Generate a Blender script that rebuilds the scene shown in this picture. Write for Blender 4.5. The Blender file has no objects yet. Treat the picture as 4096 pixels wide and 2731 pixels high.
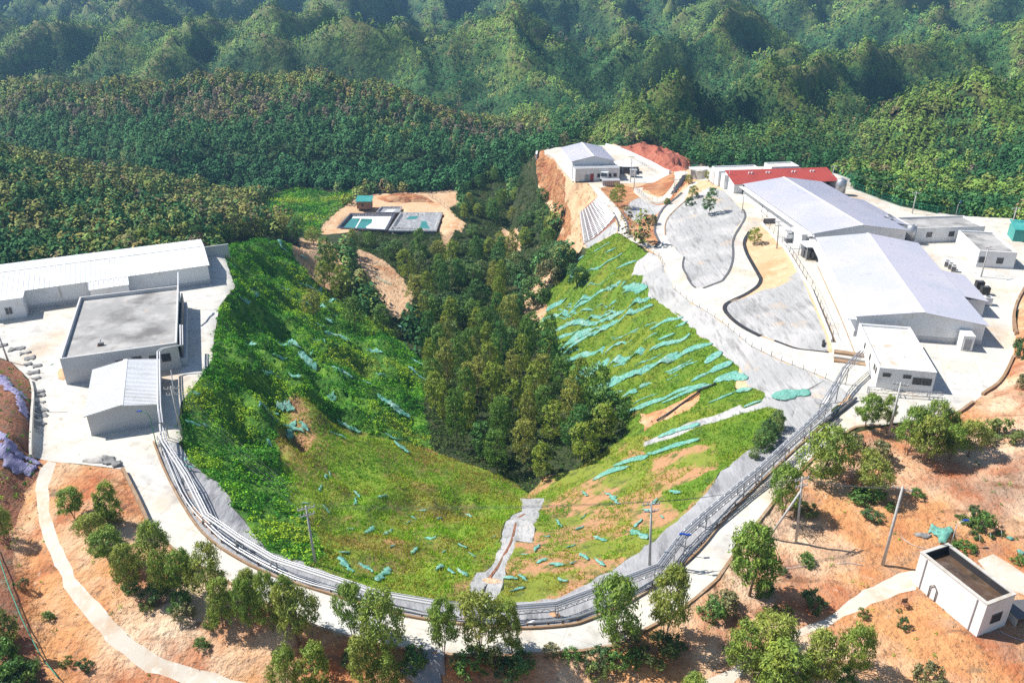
import bpy, bmesh, math, random
import numpy as np
from mathutils import Vector, Matrix
from mathutils.geometry import delaunay_2d_cdt
from mathutils.bvhtree import BVHTree
scene = bpy.context.scene
col = scene.collection
R = math.radians
# ---------------------------------------------------------------- camera, sky, sun, exposure
HC = 60.0; PITCH = 25.8; F = 1829.0
cam = bpy.data.cameras.new('camera'); camo = bpy.data.objects.new('camera', cam); col.objects.link(camo)
camo.location = (0, 0, HC); camo.rotation_euler = (R(90-PITCH), 0, 0)
cam.sensor_width = 36.0; cam.lens = 28.0; cam.clip_start = 0.5; cam.clip_end = 6000
scene.camera = camo
SUN_EL = 50.0; FOLD_AMP = 1.5
SUN_DIR = Vector((-math.cos(R(50))*math.cos(R(16)), math.cos(R(50))*math.sin(R(16)), math.sin(R(50))))
world = bpy.data.worlds.new("World"); scene.world = world; world.use_nodes = True
nt = world.node_tree; bg = nt.nodes['Background']
sky = nt.nodes.new('ShaderNodeTexSky'); sky.sky_type = 'NISHITA'; sky.sun_disc = False
sky.sun_elevation = R(SUN_EL); sky.sun_rotation = math.atan2(SUN_DIR.x, SUN_DIR.y)
sky.air_density = 1.0; sky.dust_density = 0.6; sky.ozone_density = 1.5
nt.links.new(sky.outputs[0], bg.inputs[0]); bg.inputs[1].default_value = 0.085
sl = bpy.data.lights.new('sun', 'SUN'); sl.energy = 5.0; sl.angle = R(0.5); sl.color = (1, 0.955, 0.89)
slo = bpy.data.objects.new('sun', sl); col.objects.link(slo)
slo.rotation_euler = (-SUN_DIR).to_track_quat('-Z', 'Y').to_euler(); slo.location = (0, 0, 300)
scene.view_settings.view_transform = 'Standard'; scene.view_settings.look = 'None'
scene.view_settings.exposure = 0.6; scene.view_settings.gamma = 1.0
scene.render.engine = 'CYCLES'
scene.cycles.max_bounces = 5; scene.cycles.diffuse_bounces = 2; scene.cycles.glossy_bounces = 2
scene.cycles.transparent_max_bounces = 6; scene.cycles.transmission_bounces = 2
scene.cycles.volume_bounces = 0; scene.cycles.use_denoising = False
scene.cycles.sample_clamp_indirect = 4.0
rng = np.random.default_rng(7); rnd = random.Random(11)
# ---------------------------------------------------------------- survey helpers
TILE = dict(D=(0, 0, 1.0), Z1=(0, 459.4, .33363), Z2=(784.4, 287.1, .33363), Z3=(1567.6, 287.1, .33363),
            Z4=(0, 976.2, .37765), Z5=(784.4, 976.2, .37765), Z6=(1567.6, 918.8, .41414), Z7=(0, 0, .5), Z8=(1176, 0, .5),
            T1=(1177.2, 310.1, .19531), T2=(1493., 344.5, .19531), T3=(1894.9, 516.8, .19517), T4=(1550.4, 631.6, .19531),
            T5=(689.1, 402., .19531), T6=(1148.4, 861.3, .19531), T7=(1892.6, 717.8, .19531), T8=(0, 746.5, .19531), C=(1240.3, 551.3, .4615))
cth, sth = math.cos(R(PITCH)), math.sin(R(PITCH))
def pxy(t, u, v):
    a, b, s = TILE[t]; return a+s*u, b+s*v
def ray(px, py):
    X = (px-1176)/F; Y = -(py-784)/F
    return Vector((X, cth+Y*sth, -sth+Y*cth))
def Pz(px, py, z):
    d = ray(px, py); t = (z-HC)/d.z
    return Vector((d.x*t, d.y*t, z))
def Pd(px, py, D):
    d = ray(px, py); t = D/d.y
    return Vector((d.x*t, D, HC+d.z*t))
def Ph(px, D, z):
    return Vector(((px-1176)/F*(D*cth-(z-HC)*sth*-1*-1), D, z))
def proj(p):
    y = p[1]; z = p[2]-HC
    dep = y*cth - z*sth; up = y*sth + z*cth
    return 1176+F*p[0]/dep, 784-F*up/dep
def G(s):
    """'Z4 1,2,3 4,5,6; D ...' -> [(tile,u,v,z?)...]"""
    out = []
    for part in s.split(';'):
        w = part.split()
        if not w: continue
        for c in w[1:]:
            out.append((w[0],)+tuple(float(k) for k in c.split(',')))
    return out
# ---------------------------------------------------------------- relief: break lines (tile u,v,height) and points
BREAK = [
 "Z4 760,270,1.5 830,430,1 905,600,.6 1060,770,.3 1400,960,.1 1700,1130,0 2077,1290,0;Z5 300,1350,0 640,1410,0 900,1412,0 1200,1400,0 1600,1365,0 1750,1300,0;Z6 0,1160,.2 190,1000,.5 400,700,1 540,520,1.4 700,340,2 880,200,2.6 960,145,3 1100,140,3 1300,110,3 1500,85,3 1640,10,3",
 "Z4 935,105,1.8 1000,280,1.4 1100,470,.9 1210,640,.6 1350,760,.3 1620,910,.1 2070,1050,0;Z5 400,1172,0 800,1225,0 1100,1245,0 1400,1222,0 1500,1190,0 1800,1060,.1;Z6 60,880,.4 240,650,.8 480,410,1.3 650,250,1.8 820,100,2.5 960,0,3",
 "Z4 1080,200,1.3 1200,270,.6 1330,350,0 1500,600,-.5 1640,770,-.8 1900,850,-1 2077,930,-1;Z5 380,1040,-1 780,1080,-1.2 940,1090,-1.2 1300,1050,-1 1500,960,-.8 1700,850,-.5 1900,700,0 2077,560,.3;Z6 130,510,.5 190,430,.7 350,290,1 480,240,1.2 560,150,1.5 550,60,1.5",
 "Z1 1530,310,2 1540,370,2 1620,600,2 1510,740,2 1470,960,2 1460,1100,2 1330,1290,2 1240,1400,2 1230,1500,2",
 "W -136,131,2 -66.5,163.5,2;Z1 1530,310,2",
 "T8 0,380,2 130,430,2 360,650,2 400,800,2 390,1200,2 370,1560,2;Z4 210,190,2 290,215,2 500,235,1.8 760,270,1.5",
 "T8 0,520,4.6 230,760,4.6 290,900,5.2 250,1300,5.2 200,1568,3.5",
 "Z4 250,300,1.9 260,500,1.2 320,700,.5 400,900,-.3 540,1100,-1.2 720,1290,-2 870,1400,-2.6 1100,1490,-3 1400,1560,-3.4 1700,1640,-3.6",
 "Z4 150,400,.5 190,700,-1 230,950,-2 330,1250,-3 450,1450,-3.6 600,1600,-4",
 "Z3 2351,1130,3 2290,1250,3 2280,1330,3 2290,1450,3;T7 2220,0,3 2260,250,3 2220,530,3 2060,840,3 1860,970,3 1750,1060,3 1510,1230,3",
 "D 2420,505,3;Z3 2351,690,3 1900,622,3 1750,610,3 1500,560,3 1180,440,3 1080,340,3 700,283,3 300,290,3 60,320,2.2 -80,345,1",
 "T2 750,440,3 870,480,3 1110,740,3 1000,930,2.2 950,1100,1.6 980,1300,1.1 860,1530,.5;T4 560,70,.4 250,160,-.1 190,110,-.3 130,0,-.5;T2 370,1380,-.8 390,1270,-.9 200,1050,-1.2 170,900,-1.1 200,800,-.8 400,600,0 500,450,.8",
 "T2 1310,880,2.6 1170,960,1.8 1100,1100,1.4 1300,1500,.8;T4 1010,60,.8 860,220,.4 600,330,.2 570,410,.2 750,600,.6 1000,720,1 1400,860,1.4 1800,915,1.9",
 "T2 1310,860,3 1600,1180,3 1830,1560,3;T4 1830,760,3 1850,880,3",
 "T2 510,370,1 370,500,.4 150,680,-.5 60,850,-1 40,950,-1.2 120,1090,-1.4 90,1140,-1.5;T1 1690,1320,-1.6 1400,1200,-2 1370,1150,-2.1 1350,1040,-2.3 1240,860,-2.6 1040,650,-3",
 "T1 890,560,-3 940,630,-3 1050,780,-2.8 1190,920,-2.6 1250,1050,-2.4 1240,1150,-2.3 1400,1250,-2 1600,1340,-1.6 1720,1430,-1.3 1780,1560,-1;T4 0,180,-.8 200,340,-.4 560,560,.1 900,850,.8 1250,1010,1.3 1640,1160,2 1900,1280,2.7",
 "T1 1230,1165,-2.6 1600,1380,-2.2 1440,1500,-3.5;Z2 1990,1040,-5 2080,1110,-4.5 2120,1200,-4.5 2350,1310,-3.2;T4 240,660,-2.5 430,790,-2 600,980,-1.5 760,1080,-1 860,1240,-.8 1080,1310,0 1500,1370,.8 1600,1390,1",
 "T1 1850,460,-1.5 1650,560,-3 1240,570,-3 1040,620,-3",
 "T1 890,560,-3 820,560,-3 700,560,-3 640,500,-3 590,450,-3 520,330,-3 440,230,-3 300,190,-3 480,145,-3 1050,120,-3 1300,190,-3 1780,430,-3 1850,460,-2",
 "T1 790,920,-8 810,1050,-8.8 830,1300,-10",
 "T1 700,560,-4 730,700,-6.5 750,900,-8.4 790,1300,-11.5 780,1400,-13",
 "T1 610,560,-5 640,700,-7 680,900,-9.4 700,1100,-11.4 700,1350,-14",
 "T1 80,400,-11 300,600,-13 450,750,-14.5 550,900,-15 600,1100,-17 500,1250,-19 480,1380,-21",
 "D 1180,370,-24 1190,420,-26 1180,480,-27.5 1180,560,-28 1150,640,-27 1080,760,-25 1100,900,-22 1180,1020,-21 1210,1130,-19.5",
 "D 700,570,-10 730,620,-15 800,690,-19 900,760,-21.5 970,830,-21.5 975,950,-19.5 1000,1040,-18.5 1120,1100,-18.5 1210,1135,-19.4 1300,1110,-16 1400,1070,-11 1480,1010,-9 1430,930,-13 1340,940,-17.5 1290,850,-21 1230,740,-24 1190,690,-25",
 "T5 260,650,-24 270,580,-24 660,280,-24 850,230,-24 1400,240,-24 1700,330,-24 1850,500,-24 1820,600,-24 1640,690,-24 1040,700,-24 260,690,-24 260,650,-24",
 "T5 1100,790,-27 1560,790,-27",
]
PTS = [
 "T8 0,900,6 0,1300,6.3 100,1568,4 -200,1000,6.5 -200,400,5",
 "W -100,118,2 -120,100,2 -92,168,-8 -72,180,-8 -110,150,-8 -140,140,-6 -160,120,-4 -130,60,3 -100,40,1 -60,20,-5 0,8,-5 60,8,-4 110,30,-1 150,90,5 170,140,5 200,200,-2 -200,60,0 -200,200,-12 -75,200,-15 -100,190,-12 -40,238,-24 -60,228,-20 -82,210,-16",
 "Z4 30,500,1 50,900,0 80,1200,-1 150,1500,-2.5 -200,800,1 600,400,2.3 700,560,1.6 450,450,1.8 450,700,1 700,900,.2 900,1100,-.6 1300,1200,-1 1600,1350,-1.6 1900,1420,-1.8 600,1100,-.8 900,1300,-1.6 1300,1450,-2.6",
 "Z5 0,1450,-1.5 600,1520,-1.8 1200,1470,-1.4 1600,1460,-1.3 2000,1380,-1 0,1800,-4 1000,1800,-3 2077,1800,-2.5",
 "Z6 200,1150,-.4 600,900,0 520,700,.4 900,500,1.5 1100,350,2 1300,800,.8 1500,300,2.6 1700,600,2 1894,300,3.6 1894,700,2 1300,1100,.2 1550,1350,.1 1000,1500,-.8 1894,1500,0 400,1568,-1.2 1900,850,1 1600,820,.8 2300,700,2 2300,1400,0 1850,1150,.5",
 "T7 2352,300,4.6 2352,900,5 2000,1150,3.8 1700,1330,3.2",
 "Z3 2351,1400,5 2500,1300,5 2600,900,4 2400,1000,3 2400,800,3",
 "T1 1100,560,-3 1240,700,-4 1400,700,-2.8 1450,900,-3.2 1330,1000,-2.8 1700,900,-1.8 1560,1050,-2.4 1600,1150,-2 1560,730,-2.6 1430,640,-2.6 1750,770,-1.8 1900,640,-.8 2000,480,.2 2100,430,.8 1700,620,-1.5 1480,1480,-3.5 860,1340,-10.5 300,270,-4 1450,130,-3 1800,160,-3 2050,260,-3.5 2070,400,0 1700,420,-2.5",
 "D 600,548,-2.5 650,553,-6 560,556,-.5 660,700,-11 640,800,-9 560,650,-3.5 800,900,-13 750,1000,-9.5 900,1080,-13 600,1000,-5 650,1150,-4 850,1200,-7.5 1000,1200,-12.5 1100,1270,-6 700,1230,-3 1350,1200,-7.5 1450,1150,-6 1500,1050,-6.5 1600,960,-4 1550,900,-6 1450,850,-10 1400,720,-11 1350,660,-12 1310,610,-15 1480,740,-7.5 1240,640,-22 1290,570,-19 1600,1040,-1.5",
 "D 690,600,-11 720,640,-15 811,571,-19 790,640,-19 860,660,-20.5 950,700,-22 760,580,-19 900,590,-25 1000,620,-26 1060,560,-27 1100,480,-27 1120,430,-26",
 "D 720,480,-25 640,490,-24 600,520,-22 900,415,-26 640,435,-27 450,445,-26 300,410,-22 150,345,-18 1040,410,-25 1100,395,-26",
]
DPTS = [  # px, py, distance
 "0,300,393 0,352,300 150,405,288 300,455,273 450,492,262 560,518,250 640,535,240 0,450,235 0,600,190 200,520,225 300,560,205 450,540,212 -200,330,300 -200,600,180",
 "-300,235,440 0,225,440 100,212,440 300,215,430 500,203,425 650,198,425 800,203,425 900,222,422 980,262,418 1050,305,412 1120,345,400 1180,375,385 600,315,375 300,305,385 850,315,378 960,355,368",
 "1250,300,470 1200,250,540 1400,300,420 1600,330,350 1850,340,330 2050,400,290 2200,450,255 2352,500,222 1320,320,400 1450,325,350",
 "1150,150,620 1240,108,640 1350,140,620 1500,110,650 1640,125,640 1780,112,650 1240,200,560 1500,215,540 1380,250,490",
 "1500,275,440 1620,225,520 1750,190,560 1700,290,400 1820,300,400 1950,300,400",
 "2100,180,600 1900,240,500 2352,90,720 2352,200,470 2352,300,320 2230,330,320 2120,370,310 2352,400,270 2200,230,480 2050,290,420 2000,150,680 2700,200,400",
 "0,150,700 0,60,1000 540,150,640 650,100,700 860,100,700 950,120,680 400,120,800 250,60,950 700,40,1000 1060,104,640 1000,170,560 1150,180,560 300,160,640 1000,60,900 1300,60,900 1600,50,900 1900,60,900 2200,30,950 -300,100,800 2700,60,900",
]
HPTS = [  # px, distance, height
 "-200,350,-30 0,348,-32 150,333,-33 300,320,-34 0,520,-36 300,520,-36 600,510,-36 900,500,-36 1050,480,-38 1180,450,-36 1700,268,-8 1900,262,-8 2100,235,-7 2300,205,-6 1600,290,-10 1500,330,-14 1350,325,-12 1250,330,-20 2500,190,-3",
 "-300,1300,0 0,1250,4 300,1250,8 600,1250,-2 900,1250,6 1200,1200,2 1500,1150,10 1800,1200,4 2100,1150,12 2400,1100,8 2700,1200,5 -300,1650,60 300,1600,60 900,1600,60 1500,1600,60 2100,1600,60 2700,1600,60 0,820,-30 500,820,-30 1000,780,-30 1300,780,-28 1700,780,-28 2100,800,-25 -600,500,-15 3000,500,0 -900,1000,0 3300,1000,0 -900,1900,60 3300,1900,60",
]
pts3 = []; edges = []
def addpt(p):
    for i, q in enumerate(pts3):
        if abs(q[0]-p[0]) < .3 and abs(q[1]-p[1]) < .3: return i
    pts3.append((p[0], p[1], p[2])); return len(pts3)-1
for s in BREAK:
    prev = None
    for c in G(s):
        p = Vector(c[1:4]) if c[0] == 'W' else Pz(*pxy(*c[:3]), c[3])
        i = addpt(p)
        if prev is not None and prev != i: edges.append((prev, i))
        prev = i
for s in PTS:
    for c in G(s):
        addpt(Vector(c[1:4]) if c[0] == 'W' else Pz(*pxy(*c[:3]), c[3]))
for s in DPTS:
    for c in s.split(): addpt(Pd(*[float(k) for k in c.split(',')]))
for s in HPTS:
    for c in s.split():
        px, D, z = [float(k) for k in c.split(',')]
        addpt(Vector(((px-1176)/F*(D*cth-(z-HC)*sth), D, z)))
for x, y, z in ((-2600, -50, 0), (2600, -50, 0), (-2600, 2100, 60), (2600, 2100, 60), (0, 2100, 60), (0, -50, -6), (-300, -50, 0), (300, -50, 2)): addpt((x, y, z))
co, ce, cf, ov, oe, of = delaunay_2d_cdt([Vector(p[:2]) for p in pts3], edges, [], 0, 1e-4)
tz = []
for i, c in enumerate(co):
    src = [k for k in ov[i]]
    if src: tz.append(pts3[src[0]][2])
    else:   # crossing of break lines: interpolate along the constrained edge
        best = None
        for a, b in edges:
            A = Vector(pts3[a][:2]); B = Vector(pts3[b][:2]); t = (c-A).dot(B-A)/max((B-A).length_squared, 1e-9)
            if -0.01 <= t <= 1.01:
                d = (A+(B-A)*t-c).length
                if best is None or d < best[0]: best = (d, pts3[a][2]*(1-t)+pts3[b][2]*t)
        tz.append(best[1])
tin_v = np.array([(c.x, c.y, z) for c, z in zip(co, tz)])
def raster(x0, x1, y0, y1, st):
    xs = np.arange(x0, x1+st/2, st); ys = np.arange(y0, y1+st/2, st)
    H = np.full((len(ys), len(xs)), np.nan)
    for f in cf:
        if len(f) != 3: continue
        a, b, c = tin_v[list(f)]
        i0 = max(0, int((min(a[0], b[0], c[0])-x0)/st)); i1 = min(len(xs), int((max(a[0], b[0], c[0])-x0)/st)+2)
        j0 = max(0, int((min(a[1], b[1], c[1])-y0)/st)); j1 = min(len(ys), int((max(a[1], b[1], c[1])-y0)/st)+2)
        if i0 >= i1 or j0 >= j1: continue
        X, Y = np.meshgrid(xs[i0:i1], ys[j0:j1])
        det = (b[1]-c[1])*(a[0]-c[0])+(c[0]-b[0])*(a[1]-c[1])
        if abs(det) < 1e-12: continue
        l1 = ((b[1]-c[1])*(X-c[0])+(c[0]-b[0])*(Y-c[1]))/det
        l2 = ((c[1]-a[1])*(X-c[0])+(a[0]-c[0])*(Y-c[1]))/det
        l3 = 1-l1-l2
        m = (l1 > -1e-6) & (l2 > -1e-6) & (l3 > -1e-6)
        Z = l1*a[2]+l2*b[2]+l3*c[2]
        sub = H[j0:j1, i0:i1]; sub[m] = Z[m]
    return H
def blur(A, s):
    r = max(1, int(3*s)); k = np.exp(-.5*(np.arange(-r, r+1)/s)**2); k /= k.sum()
    A = np.pad(A, r, mode='edge')
    A = np.apply_along_axis(lambda v: np.convolve(v, k, 'valid'), 0, A)
    return np.apply_along_axis(lambda v: np.convolve(v, k, 'valid'), 1, A)
_perm = np.random.default_rng(3).permutation(4096)
def vnoise(x, y, seed=0):
    """smooth gradient noise, -1..1"""
    x = np.asarray(x, float); y = np.asarray(y, float)
    xi = np.floor(x).astype(int); yi = np.floor(y).astype(int); xf = x-xi; yf = y-yi
    def g(i, j):
        h = _perm[(_perm[(i+seed*17) & 4095]+j) & 4095]*(2*np.pi/4096)
        return np.cos(h), np.sin(h)
    def d(i, j, a, b):
        gx, gy = g(i, j); return gx*a+gy*b
    u = xf*xf*xf*(xf*(xf*6-15)+10); v = yf*yf*yf*(yf*(yf*6-15)+10)
    n00 = d(xi, yi, xf, yf); n10 = d(xi+1, yi, xf-1, yf); n01 = d(xi, yi+1, xf, yf-1); n11 = d(xi+1, yi+1, xf-1, yf-1)
    return 1.5*((n00*(1-u)+n10*u)*(1-v)+(n01*(1-u)+n11*u)*v)
def fbm(x, y, o=4, seed=0):
    s = 0; a = 1.0; t = 0
    for k in range(o):
        s = s+a*vnoise(x*2**k, y*2**k, seed+k); t += a; a *= .5
    return s/t
def ridged(x, y, o=3, seed=0):
    s = 0; a = 1.0; t = 0
    for k in range(o):
        s = s+a*(1-np.abs(vnoise(x*2**k, y*2**k, seed+k))*1.6); t += a; a *= .45
    return s/t
NX0, NX1, NY0, NY1, NS = -210, 210, -10, 352, .75
FX0, FX1, FY0, FY1, FS = -1500, 1500, -40, 2000, 5.0
Hn = blur(raster(NX0, NX1, NY0, NY1, NS), .8)
Hf = blur(raster(FX0, FX1, FY0, FY1, FS), 2.4)
def bil(H, x, y, x0, y0, s):
    fx = np.clip((x-x0)/s, 0, H.shape[1]-1.001); fy = np.clip((y-y0)/s, 0, H.shape[0]-1.001)
    i = fx.astype(int); j = fy.astype(int); a = fx-i; b = fy-j
    return (H[j, i]*(1-a)+H[j, i+1]*a)*(1-b)+(H[j+1, i]*(1-a)+H[j+1, i+1]*a)*b
def sstep(a, b, x):
    t = np.clip((x-a)/(b-a), 0, 1); return t*t*(3-2*t)
def hgt(x, y):
    x = np.asarray(x, float); y = np.asarray(y, float)
    wx = x+6*vnoise(x/40, y/40, 5); wy = y+6*vnoise(x/40, y/40, 9)
    far = bil(Hf, x, y, FX0, FY0, FS)
    w = sstep(455, 600, y+0.0*x)
    wr = np.maximum(w*(1+.5*sstep(650, 1000, y)), .85*np.maximum(sstep(300, 365, y)*sstep(25, 85, x), sstep(205, 260, x)*sstep(190, 260, y)))
    rel = wr*(64*(ridged(wx/190, wy/170, 2, 20)-.6)+34*(ridged(wx/80, wy/80, 3, 31)-.55))
    rel = rel+(sstep(300, 345, y)*(1-w))*(8*(ridged(wx/48, wy/80, 2, 41)-.55))
    near = bil(Hn, x, y, NX0, NY0, NS)
    m = np.maximum(sstep(300, 345, y), sstep(160, 205, np.abs(x)))
    return near*(1-m)+far*m+rel
# coarse mesh of the relief, to find where a line of sight meets the ground
def gridmesh(xs, ys):
    X, Y = np.meshgrid(xs, ys); Z = hgt(X, Y)
    n, m = X.shape
    v = np.stack([X.ravel(), Y.ravel(), Z.ravel()], 1)
    idx = np.arange(n*m).reshape(n, m)
    f = np.stack([idx[:-1, :-1].ravel(), idx[:-1, 1:].ravel(), idx[1:, 1:].ravel(), idx[1:, :-1].ravel()], 1)
    return v, f
def make_bvh():
    v1, f1 = gridmesh(np.arange(-208, 208, 1.6), np.arange(2, 350, 1.6))
    v2, f2 = gridmesh(np.arange(-1200, 1200, 10), np.arange(346, 1900, 10))
    return BVHTree.FromPolygons([tuple(p) for p in v1]+[tuple(p) for p in v2], [tuple(int(k) for k in q) for q in f1]+[tuple(int(k)+len(v1) for k in q) for q in f2])
bvh = make_bvh()
def hit(px, py):
    loc = bvh.ray_cast(Vector((0, 0, HC)), ray(px, py).normalized(), 5000)[0]
    if loc is None: return Pz(px, py, 0)
    return Vector((loc.x, loc.y, float(hgt(loc.x, loc.y))))
def T(t, u, v): return hit(*pxy(t, u, v))
def gz(x, y): return float(hgt(x, y))
# folds and rills running down the bowl's slopes
def inpoly0(P, x, y):
    r = np.zeros(x.shape, bool); n = len(P)
    for i in range(n):
        (x1, y1), (x2, y2) = P[i], P[(i+1) % n]
        with np.errstate(divide='ignore', invalid='ignore'): r ^= ((y1 > y) != (y2 > y)) & (x < (x2-x1)*(y-y1)/(y2-y1)+x1)
    return r
_X, _Y = np.meshgrid(np.arange(NX0, NX1+NS/2, NS), np.arange(NY0, NY1+NS/2, NS))
for _pl, _ang, _sc, _amp in (([(560, 570), (690, 610), (800, 710), (900, 775), (965, 840), (965, 950), (985, 1030), (880, 1010), (740, 1000), (600, 1150), (470, 1020), (500, 900), (520, 720)], -38, (24, 8.5), 4.3),
                             ([(690, 1000), (900, 1060), (1190, 1150), (1060, 1330), (780, 1330), (640, 1180)], -55, (18, 8), 1.4),
                             ([(1290, 640), (1420, 590), (1500, 680), (1620, 840), (1560, 930), (1350, 910), (1260, 760)], 215, (20, 4.5), 1.1)):
    _P = [tuple(hit(*p).xy) for p in _pl]; _m = blur(inpoly0(_P, _X, _Y).astype(float), 3.5); _m = np.clip(_m*2-1, 0, 1)
    _c, _s = math.cos(R(_ang)), math.sin(R(_ang)); _u = (_X*_c+_Y*_s)/_sc[0]; _v = (-_X*_s+_Y*_c)/_sc[1]; _v = _v+.5*vnoise(_X/11, _Y/11, 12)
    Hn += _m*_amp*(ridged(_u, _v, 2, 55)-.62)*1.6
bvh = make_bvh()
# ---------------------------------------------------------------- procedural materials
def surf(name, base, layers=(), bump=None, rough=.85, metal=0, attr=None, spec=.3, wave=None, trans=0, joints=0):
    m = bpy.data.materials.new(name); m.use_nodes = True
    t = m.node_tree; N = t.nodes; L = t.links
    b = N['Principled BSDF']; b.inputs['Roughness'].default_value = rough; b.inputs['Metallic'].default_value = metal
    b.inputs['Specular IOR Level'].default_value = spec
    geo = N.new('ShaderNodeNewGeometry'); pos = geo.outputs['Position']
    def noise(scale, detail, rot=0, st=(1, 1, 1)):
        mp = N.new('ShaderNodeMapping'); mp.inputs['Scale'].default_value = st; mp.inputs['Rotation'].default_value = (0, 0, rot)
        L.new(pos, mp.inputs[0])
        n = N.new('ShaderNodeTexNoise'); n.inputs['Scale'].default_value = scale; n.inputs['Detail'].default_value = detail
        n.inputs['Roughness'].default_value = .6
        L.new(mp.outputs[0], n.inputs['Vector']); return n.outputs['Fac']
    rgb = N.new('ShaderNodeRGB'); rgb.outputs[0].default_value = (*base, 1); cur = rgb.outputs[0]
    for ly in layers:
        c, sc, lo, hi = ly[:4]; det = ly[4] if len(ly) > 4 else 4; rot = ly[5] if len(ly) > 5 else 0; st = ly[6] if len(ly) > 6 else (1, 1, 1)
        mr = N.new('ShaderNodeMapRange'); mr.inputs[1].default_value = lo; mr.inputs[2].default_value = hi
        L.new(noise(sc, det, rot, st), mr.inputs[0])
        mx = N.new('ShaderNodeMix'); mx.data_type = 'RGBA'; L.new(mr.outputs[0], mx.inputs[0]); L.new(cur, mx.inputs[6])
        mx.inputs[7].default_value = (*c, 1); cur = mx.outputs[2]
    if joints:   # cast slabs with dark joints and slightly different tones
        br = N.new('ShaderNodeTexBrick'); br.offset = 0; br.inputs['Scale'].default_value = 1; br.inputs['Brick Width'].default_value = joints; br.inputs['Row Height'].default_value = joints*.8
        br.inputs['Mortar Size'].default_value = .028; br.inputs['Color1'].default_value = (1, 1, 1, 1); br.inputs['Color2'].default_value = (.93, .925, .91, 1); br.inputs['Mortar'].default_value = (.72, .68, .62, 1)
        mp = N.new('ShaderNodeMapping'); mp.inputs['Rotation'].default_value = (0, 0, .35); L.new(pos, mp.inputs[0]); L.new(mp.outputs[0], br.inputs['Vector'])
        mx = N.new('ShaderNodeMix'); mx.data_type = 'RGBA'; mx.blend_type = 'MULTIPLY'; mx.inputs[0].default_value = 1
        L.new(cur, mx.inputs[6]); L.new(br.outputs['Color'], mx.inputs[7]); cur = mx.outputs[2]
    if attr:
        a = N.new('ShaderNodeAttribute'); a.attribute_name = attr
        mx = N.new('ShaderNodeMix'); mx.data_type = 'RGBA'; mx.blend_type = 'MULTIPLY'; mx.inputs[0].default_value = 1
        L.new(cur, mx.inputs[6]); L.new(a.outputs['Color'], mx.inputs[7]); cur = mx.outputs[2]
    L.new(cur, b.inputs['Base Color'])
    hgt_in = None
    if bump:
        bm_ = N.new('ShaderNodeBump'); bm_.inputs['Strength'].default_value = bump[1]; bm_.inputs['Distance'].default_value = bump[2]
        rot = bump[3] if len(bump) > 3 else 0; st = bump[4] if len(bump) > 4 else (1, 1, 1)
        L.new(noise(bump[0], 5, rot, st), bm_.inputs['Height']); L.new(bm_.outputs[0], b.inputs['Normal'])
    if wave:   # corrugated sheet: (scale, angle, strength, distance) in the object's own frame
        tc = N.new('ShaderNodeTexCoord'); mp = N.new('ShaderNodeMapping'); mp.inputs['Rotation'].default_value = (0, 0, wave[1])
        L.new(tc.outputs['Object'], mp.inputs[0])
        w = N.new('ShaderNodeTexWave'); w.inputs['Scale'].default_value = wave[0]; w.inputs['Distortion'].default_value = 0
        L.new(mp.outputs[0], w.inputs['Vector'])
        bm_ = N.new('ShaderNodeBump'); bm_.inputs['Strength'].default_value = wave[2]; bm_.inputs['Distance'].default_value = wave[3]
        L.new(w.outputs['Fac'], bm_.inputs['Height']); L.new(bm_.outputs[0], b.inputs['Normal'])
    if trans:
        tr = N.new('ShaderNodeBsdfTranslucent'); L.new(cur, tr.inputs['Color'])
        ms = N.new('ShaderNodeMixShader'); ms.inputs[0].default_value = trans
        L.new(b.outputs[0], ms.inputs[1]); L.new(tr.outputs[0], ms.inputs[2]); L.new(ms.outputs[0], N['Material Output'].inputs[0])
    return m
M = {}
M['concrete'] = surf('concrete', (.56, .55, .52), [((.62, .58, .49), .07, .42, .6), ((.50, .36, .23), .08, .52, .72, 6), ((.38, .36, .33), .35, .54, .74, 7), ((.30, .25, .19), 1.3, .60, .76, 7)], (3, .25, .05), joints=5.0)
M['path_concrete'] = surf('path_concrete', (.55, .50, .42), [((.50, .36, .24), .3, .5, .72, 5), ((.72, .68, .6), 1.1, .55, .75)], (4, .3, .05))
M['soil'] = surf('soil', (.57, .28, .115), [((.68, .50, .34), .055, .44, .60, 6), ((.40, .13, .05), .12, .47, .64, 8), ((.34, .23, .16), .07, .54, .68, 8), ((.25, .12, .06), .5, .58, .70, 7, .9, (.25, 1, 1)), ((.22, .15, .09), .45, .60, .72, 8), ((.66, .50, .36), .8, .62, .8, 6), ((.18, .12, .07), 2.4, .62, .74, 4)], (1.1, 1.0, .6))
M['pale_soil'] = surf('pale_soil', (.56, .37, .22), [((.42, .21, .10), .16, .5, .7, 6), ((.28, .17, .09), .5, .56, .72, 8, .7, (1, .3, 1)), ((.17, .17, .05), .3, .6, .7, 8)], (1.2, .9, .5, .7, (1, .3, 1)))
M['cut_soil'] = surf('cut_soil', (.50, .235, .10), [((.34, .11, .05), .22, .46, .64, 6, -.45, (.25, 1, 1)), ((.58, .36, .20), .4, .5, .68, 6, -.45, (.25, 1, 1)), ((.16, .09, .05), .8, .56, .68, 6, -.45, (.22, 1, 1))], (.8, 1, 1.6, -.45, (.22, 1, 1)))
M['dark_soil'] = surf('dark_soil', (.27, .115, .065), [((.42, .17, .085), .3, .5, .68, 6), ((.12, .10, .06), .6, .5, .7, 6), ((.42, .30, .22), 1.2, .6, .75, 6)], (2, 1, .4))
M['red_soil'] = surf('red_soil', (.36, .115, .07), [((.27, .07, .045), .3, .5, .65, 6), ((.44, .17, .11), .9, .5, .7, 6)], (.8, 1, .6))
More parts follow.
